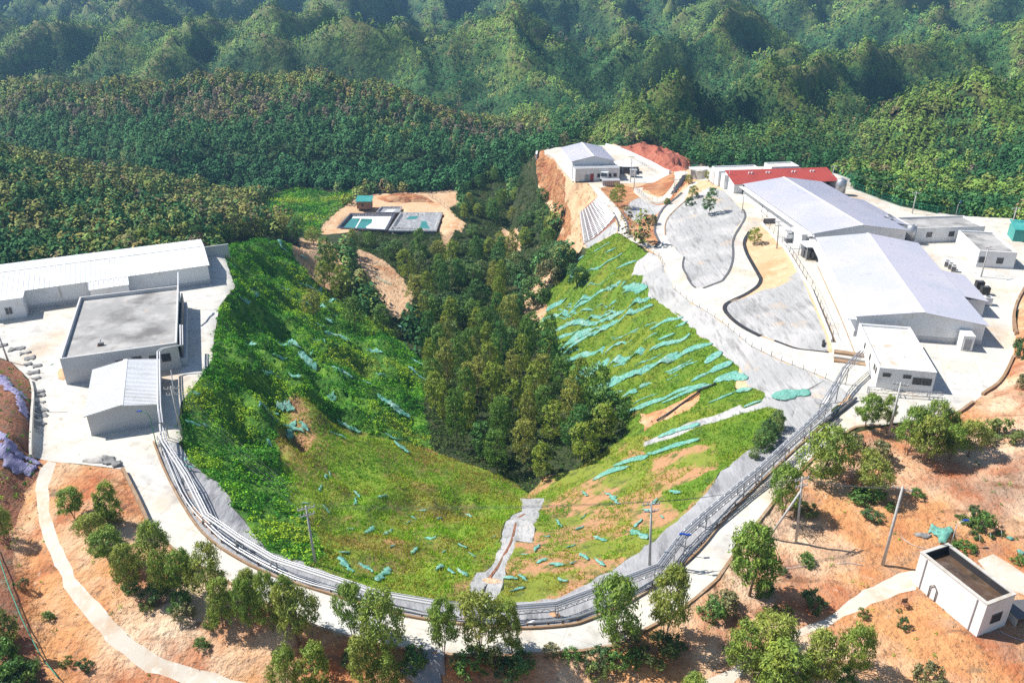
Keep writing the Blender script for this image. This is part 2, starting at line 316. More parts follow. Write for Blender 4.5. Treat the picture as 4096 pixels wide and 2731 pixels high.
M['sand'] = surf('sand', (.58, .38, .22), [((.50, .27, .13), .12, .5, .66, 6), ((.62, .46, .30), .5, .5, .7, 6), ((.30, .18, .09), .35, .62, .72, 8)], (1.2, .8, .3))
M['geotextile'] = surf('geotextile', (.345, .345, .34), [((.44, .43, .42), .12, .45, .6, 5), ((.20, .195, .19), .55, .55, .70, 8, .5, (1, .22, 1)), ((.50, .38, .27), .16, .60, .72, 7), ((.24, .235, .23), 1.5, .57, .68, 6, .85, (1, .12, 1))], (1.6, 1, .28, .85, (1, .16, 1)))  # thin dark streaks paint the shade of wrinkles into the colour
M['geotextile_mid'] = surf('geotextile_mid', (.29, .29, .30), [((.37, .37, .375), .2, .45, .6, 5), ((.14, .14, .15), .6, .54, .70, 8, .6, (1, .25, 1)), ((.45, .30, .19), .22, .64, .72, 7)], (1.4, 1, .25, .5, (1, .3, 1)))
M['dark_geotextile'] = surf('dark_geotextile', (.27, .27, .285), [((.33, .33, .34), .3, .45, .6, 5), ((.16, .16, .17), 1.0, .6, .75, 6)], (1.6, .9, .12))
M['grass_ground'] = surf('grass_ground', (.12, .215, .016), [((.19, .235, .02), .14, .45, .62, 6), ((.05, .10, .015), .45, .52, .7, 8), ((.25, .17, .05), .25, .62, .75, 8)], (2.2, 1, .35))
M['mixed_ground'] = surf('mixed_ground', (.18, .27, .022), [((.22, .16, .05), .11, .46, .6, 6), ((.08, .12, .02), .5, .5, .7, 8), ((.43, .23, .12), .10, .6, .68, 7)], (2, 1, .35))
M['patchy_ground'] = surf('patchy_ground', (.20, .24, .03), [((.44, .235, .12), .13, .49, .56, 7), ((.10, .13, .025), .6, .52, .65, 8)], (2, 1, .35))
M['lush_ground'] = surf('lush_ground', (.05, .15, .014), [((.12, .25, .02), .3, .45, .65, 6)], (1.2, 1, .6))
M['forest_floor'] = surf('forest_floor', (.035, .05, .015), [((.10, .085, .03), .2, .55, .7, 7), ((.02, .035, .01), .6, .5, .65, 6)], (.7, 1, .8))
M['meadow'] = surf('meadow', (.07, .14, .025), [((.13, .17, .04), .15, .5, .65, 7), ((.03, .07, .015), .4, .55, .65, 7)], (.9, 1, .6))
M['far_ground'] = surf('far_ground', (1, 1, 1), [((.5, .55, .5), .12, .45, .62, 6)], (.22, 1, 2.0), attr='tint')
# ---------------------------------------------------------------- object helpers
def tag(o, label=None, cat=None, group=None, kind=None):
    if label: o['label'] = label
    if cat: o['category'] = cat
    if group: o['group'] = group
    if kind: o['kind'] = kind
    return o
def link(name, me, parent=None, loc=None):
    o = bpy.data.objects.new(name, me); col.objects.link(o)
    if parent: o.parent = parent
    if loc is not None: o.location = loc
    return o
def thing(name, label, cat, loc=(0, 0, 0), rz=0, group=None):
    o = bpy.data.objects.new(name, None); col.objects.link(o); o.empty_display_size = .5
    o.location = loc; o.rotation_euler = (0, 0, rz)
    return tag(o, label, cat, group)
def npmesh(name, v, f, mats, fm=None, smooth=False):
    """v (n,3), f (m,k) array or list of tuples"""
    me = bpy.data.meshes.new(name)
    if isinstance(f, np.ndarray):
        k = f.shape[1]; m = len(f)
        me.vertices.add(len(v)); me.vertices.foreach_set('co', np.asarray(v, np.float32).ravel())
        me.loops.add(m*k); me.loops.foreach_set('vertex_index', f.astype(np.int32).ravel())
        me.polygons.add(m); me.polygons.foreach_set('loop_start', np.arange(0, m*k, k, dtype=np.int32))
        me.polygons.foreach_set('loop_total', np.full(m, k, np.int32))
    else:
        me.from_pydata([tuple(p) for p in v], [], f)
    for a in (mats if isinstance(mats, (list, tuple)) else [mats]): me.materials.append(a)
    if fm is not None: me.polygons.foreach_set('material_index', np.asarray(fm, np.int32))
    if smooth: me.polygons.foreach_set('use_smooth', np.ones(len(me.polygons), bool))
    me.update(calc_edges=True); return me
# ---------------------------------------------------------------- zones of the ground (what covers it)
# (object name, material, outline, wobble of the edge in metres, roughness of the surface in metres)
ZONES = [
 ('road', 'concrete', "Z4 760,270 830,430 905,600 1060,770 1400,960 1700,1130 2077,1290;Z5 300,1350 640,1410 900,1412 1200,1400 1600,1365 1750,1300;Z6 0,1160 190,1000 400,700 540,520 700,340 880,200 960,145 960,0 820,100 650,250 480,410 240,650 60,880;Z5 1800,1060 1500,1190 1400,1222 1100,1245 800,1225 400,1172;Z4 2070,1050 1620,910 1350,760 1210,640 1100,470 1000,280 935,105", .0, 0),
 ('concrete_platform', 'concrete', "W -136,131 -66.5,163.3;Z1 1530,320 1540,370 1620,600 1510,740 1470,960 1460,1100 1330,1290 1240,1400 1230,1540;Z4 1110,80 1080,110 935,105 760,270 500,235 290,215 210,190;T8 370,1560 390,1200 400,800 360,650 130,430 0,380 -200,300;W -128,100", .05, 0),
 ('road', 'concrete', "T2 1130,780 1000,930 950,1100 980,1300 860,1530;T4 560,70 250,160 190,110 130,0;T2 370,1380 390,1270 200,1050 170,900 200,800 400,600 480,440 570,380 510,370 370,500 150,680 60,850 40,950 120,1090 90,1140;T1 1690,1320 1400,1200 1370,1150 1350,1040 1240,860 1040,650 1000,610 890,560 940,630 1050,780 1190,920 1250,1050 1240,1150 1400,1250 1600,1340 1720,1430 1780,1560;T4 0,180 200,340 560,560 900,850 1250,1010 1640,1160 1900,1280 1960,900 1800,915 1400,860 1000,720 750,600 570,410 600,330 860,220 1010,60;T2 1300,1500 1100,1100 1170,960 1310,880 1290,800", 0, 0),
 ('concrete_yard', 'concrete', "Z6 960,145 1100,140 1300,110 1500,85 1640,10;T7 1510,1230 1750,1060 1860,970 2060,840 2220,530 2260,250 2220,0;Z3 2290,1450 2280,1330 2290,1250 2351,1130;D 2400,640 2460,520;Z3 2351,690 1900,622 1750,610 1500,560 1180,440 1080,340 700,283 300,290 60,320 50,370 210,380;T2 870,480 1110,740 1130,780 1290,860 1310,880 1600,1180 1830,1560;T4 1830,760 1860,930 1900,1280;Z6 960,0", 0, 0),
 ('plant_yard', 'concrete', "T1 380,240 300,190 480,145 1050,120 1300,190 1780,430 1850,460 1650,560 1240,570 1040,620 890,560 820,560 700,560 640,500 590,450 520,330 440,230", 0, 0),
 ('road', 'path_concrete', "T1 1900,425 2100,430 2040,480 1900,640 1860,740 1700,800 1560,780 1430,680 1430,630 1540,615 1520,660 1720,740 1770,720 1900,560 1910,480", 0, 0),
 ('path', 'path_concrete', "Z4 290,215 350,225 310,330 290,420 310,570 350,680 400,800 460,930 600,1080 700,1190 830,1320 1000,1430 1200,1480 1400,1530 1600,1600 1500,1700 1350,1640 1100,1560 900,1500 750,1400 600,1260 480,1120 390,980 330,850 290,740 240,600 220,440 220,330", .12, 0),
 ('path', 'path_concrete', "Z6 1290,940 1200,960 1000,1050 850,1180 700,1240 600,1300 400,1420 250,1500 100,1568 60,1640 200,1640 300,1540 480,1420 640,1320 800,1260 900,1200 1050,1130 1200,1070 1300,1050", .12, 0),
 ('concrete_apron', 'path_concrete', "Z6 1640,890 1720,850 1894,960 1990,1020 1990,1120 1840,1060 1700,960", .1, 0),
 ('drain_channel', 'geotextile', "Z5 1095,440 1240,440 1215,500 1190,560 1170,640 1160,715 1075,705 1040,770 1010,830 985,900 975,960 955,1020 930,1066 850,1040 780,1005 795,930 830,900 890,893 930,820 965,740 985,660 1000,600 1040,545 1085,520 1095,480", .22, .12),
 ('slope_netting', 'geotextile_mid', "Z6 650,250 480,410 240,650 60,880;Z5 1800,1060 1500,1190 1400,1222 1100,1245 800,1225 400,1172;Z4 2070,1050 1620,910 1350,760 1210,640 1100,470 1000,280 960,160 1110,170 1200,270 1330,350 1420,500 1500,600 1640,770 1900,850 2077,930;Z5 380,1040 780,1080 940,1090 1300,1050 1500,960 1700,850 1900,700 2077,560;Z6 130,510 190,430 350,290 480,245 560,190", .2, .1),
 ('drain_channel', 'geotextile', "T4 800,1568 1000,1500 1180,1480 1500,1560;D 1795,925 1800,945 1760,935 1700,950 1620,975 1560,1000 1475,1025 1480,1015 1560,980 1640,955 1700,930", .15, .05),
 ('slope_netting', 'geotextile', "Z6 820,100 650,250 480,410 240,650 60,880;Z5 1800,1060 1500,1190 1400,1222 1100,1245 800,1225 400,1172;Z4 2070,1050 1620,910 1350,760 1210,640 1100,470 1000,280 935,105 1080,110 1110,150 1200,270 1330,350 1420,500 1500,600 1640,770 1900,850 2077,930;Z5 380,1040 780,1080 940,1090 1300,1050 1500,960 1700,850 1900,700 2077,560;Z6 130,510 190,430 350,290 480,240 560,150 550,60 480,25;D 1745,925 1760,900 1720,886;T4 760,1080 600,980 430,790 240,660 0,420;Z2 2350,1310 2120,1200 2110,1120 2060,1110 2080,1030 1990,1040 2030,940 2110,880;T1 1600,1385 1720,1430 1780,1560;T4 0,180 200,340 560,560 900,850 1250,1010 1640,1160 1900,1280", .25, .06),
 ('slope_netting', 'geotextile', "T2 870,480 1110,740 1130,780 1000,930 950,1100 980,1300 860,1530;T4 560,70 250,160 190,110 130,0;T2 370,1380 390,1270 200,1050 170,900 200,800 400,600 520,530 700,440 780,450", .1, .06),
 ('slope_netting', 'geotextile', "T4 1050,170 900,230 620,330 600,400 760,590 1000,710 1400,850 1800,905 1780,740 1480,0;T2 1740,1420 1600,1530;T4 1400,30 1180,150", .1, .06),
 ('slope_netting', 'geotextile', "T1 1520,720 1620,800 1800,820 1700,930 1560,930 1470,1050 1340,930 1310,900 1400,780", .15, .05),
 ('slope_netting', 'geotextile', "T1 1200,1020 1240,1100 1220,1160 1000,1260 880,1340 850,1290 1100,1110", .1, .03),
 ('lattice_bed', 'dark_soil', "T1 1000,735 1215,955 1215,1020 870,1290 830,1300 785,915", .05, .02),
 ('bare_bank', 'sand', "T2 1170,960 1310,880 1600,1180 1740,1420 1600,1530 1450,1620 1330,1640 1300,1500 1210,1350 1100,1100", .05, .15),
 ('cut_slope', 'cut_soil', "T1 1240,860 1350,1040 1375,1150 1690,1310 1740,1280 1700,1180 1660,1100 1700,950 1820,830 1900,740 2040,560 2080,470 2040,480 1900,640 1860,740 1700,800 1560,780 1430,680 1420,630 1600,560 1650,560 1850,460 1900,430 1910,560 1770,720 1700,720 1560,640 1240,570 1040,620 1040,650", .15, .15),
 ('cut_slope', 'pale_soil', "T1 620,560 890,555 940,630 1010,740 980,740 800,910 830,1290 800,1370 680,1370 500,1380 560,1250 690,1180 680,900 600,700", .2, .1),
 ('cut_slope', 'cut_soil', "T1 270,220 400,220 480,280 580,440 620,560 700,560 700,900 760,1300 700,1370 480,1390 430,1330 540,1200 600,1100 480,900 470,750 300,600 80,430 100,370", .3, .35),
 ('red_mound_ground', 'red_soil', "T1 1230,160 1400,120 1780,130 1900,220 2060,260 2080,400 1880,430 1780,430 1500,300", .3, .3),
 ('sand_terrace', 'sand', "T5 240,650 270,580 450,420 660,280 850,230 1300,205 1500,200 1850,175 1880,330 1760,400 1850,500 1960,570 1900,680 1830,640 1760,760 1780,850 1700,880 1640,690 1040,700 260,700", .3, .12),
 ('bare_strip', 'pale_soil', "Z2 80,840 160,870 300,940 440,1070 500,1180 480,1220 430,1310 400,1330 280,1310 260,1250 290,1230 200,1080 100,930", .5, .3),
 ('bare_strip', 'pale_soil', "D 690,545 745,548 800,585 790,620 770,660 735,655 712,640 690,610 672,590 668,565", .5, .3),
 ('bare_strip', 'pale_soil', "Z2 1430,960 1480,1000 1400,1130 1350,1200 1440,1240 1400,1310 1310,1380 1270,1330 1240,1250 1170,1190 1300,1130 1380,1030;Z2 1430,960", .4, .25),
 ('bare_strip', 'pale_soil', "Z2 1100,700 1200,700 1240,790 1230,870 1150,860 1100,760", .4, .2),
 ('bare_strip', 'soil', "T6 1640,460 1830,430 2100,330 2352,180 2352,290 2200,420 1850,560 1700,650 1640,600", .4, .2),
 ('grass_slope', 'grass_ground', "T1 1220,1165 1600,1385;Z2 2030,940 1990,1040 2080,1030 2060,1110 2110,1120 2120,1200 2350,1310;T4 0,420 240,660 430,790 600,980 760,1080 700,1290;D 1690,905 1560,960 1490,985 1445,950 1430,930 1340,940 1290,850 1225,745 1260,700 1240,690 1290,640;T1 860,1400 860,1330", .3, .12),
 ('grass_slope', 'grass_ground', "D 1490,1010 1560,975 1690,905 1740,885 1775,905 1760,930 1790,940 1795,965 1780,1000 1730,1030 1640,1100 1560,1180 1520,1130 1650,1080 1640,1020 1560,1030 1480,1060", .3, .12),
 ('grass_slope', 'patchy_ground', "D 1200,1140 1250,1095 1340,1070 1440,1000 1480,1000 1560,1000 1700,1030 1640,1100 1620,1160;Z5 2077,560 1900,700 1700,850 1500,960 1300,1050 940,1090 930,1066 970,1000 980,920 1010,830 1060,710 1160,715 1200,540 1240,440", .3, .12),
 ('grass_slope', 'mixed_ground', "D 640,950 760,960 900,1010 990,1030 1060,1060 1180,1105 1215,1135;Z5 1080,510 1020,560 980,640 960,760 890,890 810,900 780,1010 780,1080 380,1040;Z4 2077,930 1900,850 1990,800 1950,700 1790,500 1720,300 1690,100", .3, .12),
 ('lush_slope', 'lush_ground', "Z1 1530,305 1800,265 1990,300;D 690,600 715,650 800,700 900,765 975,830 975,950 1000,1045 900,1020 760,970 640,950;Z4 1690,100 1720,300 1790,500 1950,700 1990,800 1900,850 1640,770 1500,600 1330,350 1200,270 1110,150 1110,80;Z1 1230,1540 1240,1400 1330,1290 1460,1100 1470,960 1510,740 1620,600 1540,370", .4, .25),
 ('meadow', 'meadow', "D 560,480 640,440 700,430 760,445 820,438 800,460 760,500 740,540 640,520", .8, .2),
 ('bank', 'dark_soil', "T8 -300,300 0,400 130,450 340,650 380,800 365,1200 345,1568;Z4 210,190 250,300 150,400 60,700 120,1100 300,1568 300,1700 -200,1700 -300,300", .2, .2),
 ('slope_netting', 'geotextile', "D 1880,960 1960,900 1990,880 1900,870 1840,900 1820,960", 0, .02),
 ('grass_slope', 'grass_ground', "D 1420,925 1500,900 1690,895 1790,925 1800,945 1600,1010 1480,1040 1440,1010", .3, .12),
 ('spur_ground', 'sand', "T1 240,300 270,200 1050,90 1200,110 2080,400 2400,380;T2 900,330;D 2352,540 2352,700 1950,930 1760,920 1700,900 1600,760 1500,600;T1 1600,1370 1250,1160 860,1330 500,1380 620,1000 300,600 90,400", .0, .12),
 ('soil', 'soil', "Z4 200,180 500,240 760,270 905,600 1400,960 2077,1290;Z5 640,1410 1200,1400 1750,1300;Z6 190,1000 540,520 880,200 1500,85;T7 1510,1230 1860,970 2220,530 2260,250;D 2352,620 2700,620 2700,1900 -400,1900 -300,1000", .0, .16),
]
def resample(P, step):
    out = []
    for a, b in zip(P, P[1:]+P[:1]):
        n = max(1, int((b-a).length/step))
        out += [a+(b-a)*(i/n) for i in range(n)]
    return out
def inpoly(P, x, y):
    x = np.asarray(x); y = np.asarray(y); r = np.zeros(x.shape, bool); n = len(P)
    for i in range(n):
        x1, y1 = P[i]; x2, y2 = P[(i+1) % n]
        c = ((y1 > y) != (y2 > y))
        with np.errstate(divide='ignore', invalid='ignore'):
            r ^= c & (x < (x2-x1)*(y-y1)/(y2-y1)+x1)
    return r
zp = []
for zn, mt, s, wob, rgh in ZONES:
    P = [Vector(c[1:3]) if c[0] == 'W' else T(*c[:3]).xy for c in G(s)]
    if wob:
        P = resample(P, 1.2)
        P = [p+Vector((float(vnoise(p.x/2.2, p.y/2.2, 3)), float(vnoise(p.x/2.2, p.y/2.2, 8))))*wob*2 for p in P]
    else: P = resample(P, 4)
    zp.append(P)
def zone_of(x, y):
    z = np.full(np.shape(x), -1)
    for i in range(len(zp)-1, -1, -1):
        P = zp[i]; bx = [p.x for p in P]; by = [p.y for p in P]
        m = (x >= min(bx)) & (x <= max(bx)) & (y >= min(by)) & (y <= max(by))
        k = np.nonzero(m)[0]
        if len(k): z[k[inpoly([tuple(p) for p in P], x[k], y[k])]] = i
    return z
BX0, BX1, BY0, BY1 = -190, 190, 8, 346
# heights of the sunken pond floors, applied after everything else
PONDS = [("T5 450,620 600,455 1110,455 1010,645", -24.0), ("T5 1055,650 1190,445 1665,445 1590,655", -24.0), ("T5 900,440 960,375 1190,375 1170,440", -24.0)]
pond_poly = [[Pz(*pxy(*c[:3]), -24.0) for c in G(s)] for s, z in PONDS]
def build_ground():
    V = []; E = []
    for P in zp:
        b = len(V); n = len(P)
        for p in P: V.append(Vector((min(max(p.x, BX0), BX1), min(max(p.y, BY0), BY1))))
        E += [(b+i, b+(i+1) % n) for i in range(n)]
    fr = [(BX0, BY0), (BX1, BY0), (BX1, BY1), (BX0, BY1)]
    P = resample([Vector(p) for p in fr], 4); b = len(V)
    V += P; E += [(b+i, b+(i+1) % len(P)) for i in range(len(P))]
    def grid(x0, x1, y0, y1, s):
        X, Y = np.meshgrid(np.arange(x0+s/2, x1, s), np.arange(y0+s/2, y1, s))
        X = X+rng.uniform(-.25, .25, X.shape)*s; Y = Y+rng.uniform(-.25, .25, X.shape)*s
        k = (np.abs(X) < Y*.72+25) & (X > BX0+.6) & (X < BX1-.6) & (Y > BY0+.6) & (Y < BY1-.6)
        return [Vector(p) for p in zip(X[k].tolist(), Y[k].tolist())]
    V += grid(BX0, BX1, BY0, 130, .85)+grid(BX0, BX1, 130, BY1, 1.7)
    co, ce, cf_, a, b_, c_ = delaunay_2d_cdt(V, E, [], 0, 1e-3)
    xy = np.array([(c.x, c.y) for c in co]); tri = np.array([f for f in cf_ if len(f) == 3])
    cen = xy[tri].mean(1); e1 = xy[tri[:, 1]]-xy[tri[:, 0]]; e2 = xy[tri[:, 2]]-xy[tri[:, 0]]
    tri = tri[np.abs(e1[:, 0]*e2[:, 1]-e1[:, 1]*e2[:, 0]) > 1e-5]; cen = xy[tri].mean(1)
    zi = zone_of(cen[:, 0], cen[:, 1])
    H = hgt(xy[:, 0], xy[:, 1])
    # roughness: vertex takes the smallest roughness among its faces
    ra = np.array([z[4] for z in ZONES]+[.25]); amp = np.full(len(xy), 9.0)
    for k in range(3): np.minimum.at(amp, tri[:, k], ra[zi])
    nz = vnoise(xy[:, 0]/3.1, xy[:, 1]/3.1, 50)+.6*vnoise(xy[:, 0]/1.3, xy[:, 1]/1.3, 51)
    H = H+amp*nz
    for P in pond_poly:
        H[inpoly([(p.x, p.y) for p in P], xy[:, 0], xy[:, 1])] = -26.2
    v = np.column_stack([xy, H])
    groups = {}
    for i, z in enumerate(ZONES): groups.setdefault((z[0]), []).append(i)
    groups['ground'] = [-1]
    for nm, ids in groups.items():
        sel = np.isin(zi, ids)
        if not sel.any(): continue
        t = tri[sel]; u, inv = np.unique(t, return_inverse=True)
        mats = []; fm = np.zeros(sel.sum(), int); zz = zi[sel]
        for i in ids:
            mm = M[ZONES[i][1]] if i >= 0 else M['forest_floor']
            if mm not in mats: mats.append(mm)
            fm[zz == i] = mats.index(mm)
        me = npmesh(nm, v[u], inv.reshape(t.shape), mats, fm, smooth=True)
        tag(link(nm, me), kind='structure')
build_ground()
def ridge_index(x, y):
    """>0 on the spurs of the far hills, <0 in their gullies"""
    wx = x+6*vnoise(x/40, y/40, 5); wy = y+6*vnoise(x/40, y/40, 9)
    return (ridged(wx/80, wy/80, 3, 31)-.58)*3.2+(ridged(wx/190, wy/170, 2, 20)-.62)*1.3
def far_ground():
    parts = []; off = 0; vs = []; fs = []
    def add(xs, ys):
        nonlocal off
        v, f = gridmesh(xs, ys)
        c = v[f].mean(1)
        keep = ~((c[:, 0] > BX0) & (c[:, 0] < BX1) & (c[:, 1] > BY0) & (c[:, 1] < BY1))
        vs.append(v); fs.append(f[keep]+off); off += len(v)
    add(np.arange(-1450, 1451, 5.0)+0, np.arange(BY1, 1700, 5.0))
    add(np.concatenate([np.arange(-1450, BX0, 8.), [BX0]]), np.concatenate([np.arange(-34, BY1, 6.), [BY1]]))
    add(np.concatenate([[BX1], np.arange(BX1+6, 1450, 8.)]), np.concatenate([np.arange(-34, BY1, 6.), [BY1]]))
    add(np.concatenate([np.arange(BX0, BX1, 8.), [BX1]]), np.array([-34., -20, -6, BY0]))
    V = np.vstack(vs); me = npmesh('hills', V, np.vstack(fs), M['far_ground'], smooth=True)
    a = me.color_attributes.new('tint', 'FLOAT_COLOR', 'POINT'); c = np.ones((len(V), 4), np.float32); r = ridge_index(V[:, 0], V[:, 1])+.25*fbm(V[:, 0]/20, V[:, 1]/20, 2, 7)
    w = np.clip((r-.05)*1.6, 0, 1)[:, None]; w2 = np.clip((r-.75)*2, 0, .6)[:, None]
    c[:, :3] = (np.array([.045, .10, .026])*(1-w)+np.array([.10, .17, .035])*w)*(1-w2)+np.array([.20, .17, .06])*w2; a.data.foreach_set('color', c.ravel())
    tag(link('hills', me), kind='structure')
far_ground()
# ---------------------------------------------------------------- mesh collector and building kit
class MB:
    def __init__(s): s.v = []; s.f = []; s.m = []
    def add(s, vs, fs, mi=0):
        b = len(s.v); s.v += [tuple(p) for p in vs]; s.f += [tuple(b+i for i in f) for f in fs]; s.m += [mi]*len(fs); return s
    def hexa(s, P, mi=0):   # 4 bottom + 4 top points
        return s.add(P, [(3, 2, 1, 0), (4, 5, 6, 7), (0, 1, 5, 4), (1, 2, 6, 5), (2, 3, 7, 6), (3, 0, 4, 7)], mi)
    def box(s, x0, x1, y0, y1, z0, z1, mi=0):
        return s.hexa([(x0, y0, z0), (x1, y0, z0), (x1, y1, z0), (x0, y1, z0), (x0, y0, z1), (x1, y0, z1), (x1, y1, z1), (x0, y1, z1)], mi)
    def slab(s, q, t, mi=0):   # quad q (4 pts, ccw from above) extruded down by t
        return s.hexa([(p[0], p[1], p[2]-t) for p in q]+[tuple(p) for p in q], mi)
    def tube(s, pts, r, n=8, mi=0, cap=True):
        pts = [Vector(p) for p in pts]; rings = []
        rr = r if isinstance(r, (list, tuple)) else [r]*len(pts)
        b = len(s.v)
        for i, p in enumerate(pts):
            d = (pts[min(i+1, len(pts)-1)]-pts[max(i-1, 0)]).normalized()
            a = d.cross(Vector((0, 0, 1)) if abs(d.z) < .95 else Vector((1, 0, 0))).normalized(); c = d.cross(a)
            for k in range(n):
                t = 2*math.pi*k/n; s.v.append(tuple(p+(a*math.cos(t)+c*math.sin(t))*rr[i]))
        for i in range(len(pts)-1):
            for k in range(n):
                k2 = (k+1) % n; s.f.append((b+i*n+k, b+i*n+k2, b+(i+1)*n+k2, b+(i+1)*n+k)); s.m.append(mi)
        if cap:
            s.f.append(tuple(b+k for k in reversed(range(n)))); s.m.append(mi)
            s.f.append(tuple(b+(len(pts)-1)*n+k for k in range(n))); s.m.append(mi)
        return s
    def bar(s, p, q, w, h=None, mi=0):   # rectangular bar
        h = h or w; p = Vector(p); q = Vector(q); d = (q-p).normalized()
        a = d.cross(Vector((0, 0, 1)) if abs(d.z) < .95 else Vector((1, 0, 0))).normalized()*w/2; c = a.normalized().cross(d)*h/2
        return s.hexa([p-a-c, q-a-c, q+a-c, p+a-c, p-a+c, q-a+c, q+a+c, p+a+c], mi)
    def build(s, name, mat, parent=None, smooth=False):
        me = npmesh(name, s.v, s.f, mat, s.m if isinstance(mat, (list, tuple)) else None, smooth)
        bm = bmesh.new(); bm.from_mesh(me); bmesh.ops.recalc_face_normals(bm, faces=bm.faces); bm.to_mesh(me); bm.free()
        return link(name, me, parent)
def plain(name, c, rough=.6, metal=0, var=.12, sc=.8, spec=.4):
    d = tuple(k*(1-var*2) for k in c)
    return surf(name, c, [(d, sc, .5, .75, 6)], None, rough, metal, spec=spec)
M['white_wall'] = surf('white_wall', (.74, .74, .73), [((.60, .57, .51), .5, .55, .75, 6), ((.42, .40, .36), .9, .66, .8, 6, 0, (1, 1, .12))], (6, .1, .02), .8)
M['grey_wall'] = surf('grey_wall', (.52, .52, .52), [((.50, .49, .46), .4, .5, .72, 6), ((.38, .36, .33), .9, .66, .8, 6, 0, (1, 1, .15))], (6, .1, .02), .8)
M['white_metal'] = surf('white_metal', (.70, .71, .72), [((.58, .58, .56), .25, .5, .75, 5), ((.50, .47, .42), .5, .64, .78, 7, 0, (1, 1, 1))], None, .65, 0)
M['blue_metal'] = surf('blue_metal', (.58, .565, .63), [((.53, .54, .61), .10, .45, .6, 4), ((.62, .61, .64), .06, .55, .7, 4), ((.42, .41, .42), .5, .62, .75, 7, 0, (1, 1, 1))], None, .55, .05)
M['grey_metal'] = surf('grey_metal', (.50, .51, .52), [((.44, .44, .44), .15, .45, .62, 4)], None, .4, .3)
M['roof_concrete'] = surf('roof_concrete', (.30, .295, .285), [((.42, .41, .39), .22, .45, .62, 8), ((.15, .145, .14), .16, .50, .66, 9), ((.50, .36, .27), .3, .64, .74, 6)], (3, .3, .04))
M['roof_stained'] = surf('roof_stained', (.60, .59, .56), [((.42, .40, .37), .7, .54, .68, 8), ((.62, .42, .30), .35, .58, .7, 6), ((.30, .27, .24), 1.6, .62, .72, 4)], (3, .3, .04))
M['red_metal'] = surf('red_metal', (.37, .065, .05), [((.30, .055, .045), .3, .5, .7, 5)], None, .5)
M['teal_metal'] = surf('teal_metal', (.05, .30, .27), [((.10, .36, .33), .5, .5, .7, 5)], None, .5)
M['glass'] = plain('glass', (.05, .055, .06), .15, 0, .2, 3, .6)
M['frame_white'] = plain('frame_white', (.6, .6, .6), .5)
M['frame_dark'] = plain('frame_dark', (.10, .09, .085), .5)
M['door_red'] = plain('door_red', (.35, .03, .03), .5)
M['door_grey'] = plain('door_grey', (.33, .33, .34), .5)
M['brick'] = plain('brick', (.33, .20, .12), .9, 0, .2, 2)
M['concrete_wall'] = surf('concrete_wall', (.50, .48, .44), [((.36, .30, .22), .5, .5, .7, 7), ((.56, .54, .5), 1.4, .55, .75)], (4, .4, .05))
M['brown_wall'] = surf('brown_wall', (.30, .19, .11), [((.42, .33, .24), .5, .5, .7, 7), ((.20, .13, .08), 1.5, .55, .72, 6)], (4, .4, .05))
M['black_lining'] = surf('black_lining', (.035, .034, .036), [((.10, .095, .09), .6, .55, .72, 6)], (3, .7, .05), .55)
M['steel'] = plain('steel', (.42, .43, .45), .4, .6)
M['pipe_white'] = plain('pipe_white', (.52, .52, .53), .45, .1)
M['pole_concrete'] = surf('pole_concrete', (.46, .45, .43), [((.34, .32, .30), 1.2, .5, .7, 6)], None, .85)
M['rust'] = plain('rust', (.22, .10, .05), .9)
M['ceramic'] = plain('ceramic', (.55, .54, .52), .3)
M['wire'] = plain('wire', (.09, .09, .09), .6)
M['black'] = plain('black', (.03, .03, .032), .5)
M['dark_grey'] = plain('dark_grey', (.12, .12, .125), .6)
M['white_paint'] = plain('white_paint', (.75, .75, .74), .5)
M['blue_plastic'] = plain('blue_plastic', (.02, .07, .35), .4)
M['green_paint'] = plain('green_paint', (.02, .25, .15), .5)
def fit(s, z):
    """near-left, near-right, far-right, far-left corners at height z -> origin, heading, width, depth"""
    nl, nr, fr, fl = [Pz(*pxy(*c[:3]), z) for c in G(s)]
    u = ((nr-nl)+(fr-fl))/2; v = ((fl-nl)+(fr-nr))/2
    a = math.atan2(u.y, u.x); b = math.atan2(v.y, v.x)-math.pi/2
    w = (u.length*a+v.length*b)/(u.length+v.length)
    U = Vector((math.cos(w), math.sin(w))); V = Vector((-U.y, U.x)); c = (nl+nr+fr+fl).xy/4
    W = abs(u.xy.dot(U)); D = abs(v.xy.dot(V)); o = c-U*W/2-V*D/2
    return o, w, W, D
def window(parent, face, W, D, s, z, w, h, pane='glass', frame='frame_white', name='window', bars=1):
    """opening on face n (near) / l / r / f; s = distance along the face, z = sill height"""
    def m(a, b, c):   # a along, b outwards, c up
        if face == 'n': return (a, -b, c)
        if face == 'l': return (-b, D-a, c)
        if face == 'r': return (W+b, a, c)
        return (W-a, D+b, c)
    def bx(mb, a0, a1, b0, b1, c0, c1):
        P = [m(a0, b0, c0), m(a1, b0, c0), m(a1, b1, c0), m(a0, b1, c0), m(a0, b0, c1), m(a1, b0, c1), m(a1, b1, c1), m(a0, b1, c1)]
        mb.hexa(P)
    f = MB(); t = .07
    bx(f, s-t, s, .0, .07, z-t, z+h+t); bx(f, s+w, s+w+t, .0, .07, z-t, z+h+t)
    bx(f, s, s+w, .0, .07, z-t, z); bx(f, s, s+w, .0, .07, z+h, z+h+t)
    for k in range(bars): a = s+w*(k+1)/(bars+1); bx(f, a-.025, a+.025, .012, .05, z, z+h)
    fo = f.build(name, M[frame], parent)
    p = MB(); bx(p, s, s+w, .002, .02, z, z+h); p.build('pane' if name == 'window' else 'door_panel', M[pane], fo)
    return fo
def walls(W, D, H, t=.25):
    b = MB()
    b.box(0, W, 0, t, 0, H); b.box(0, W, D-t, D, 0, H); b.box(0, t, t, D-t, 0, H); b.box(W-t, W, t, D-t, 0, H)
    return b
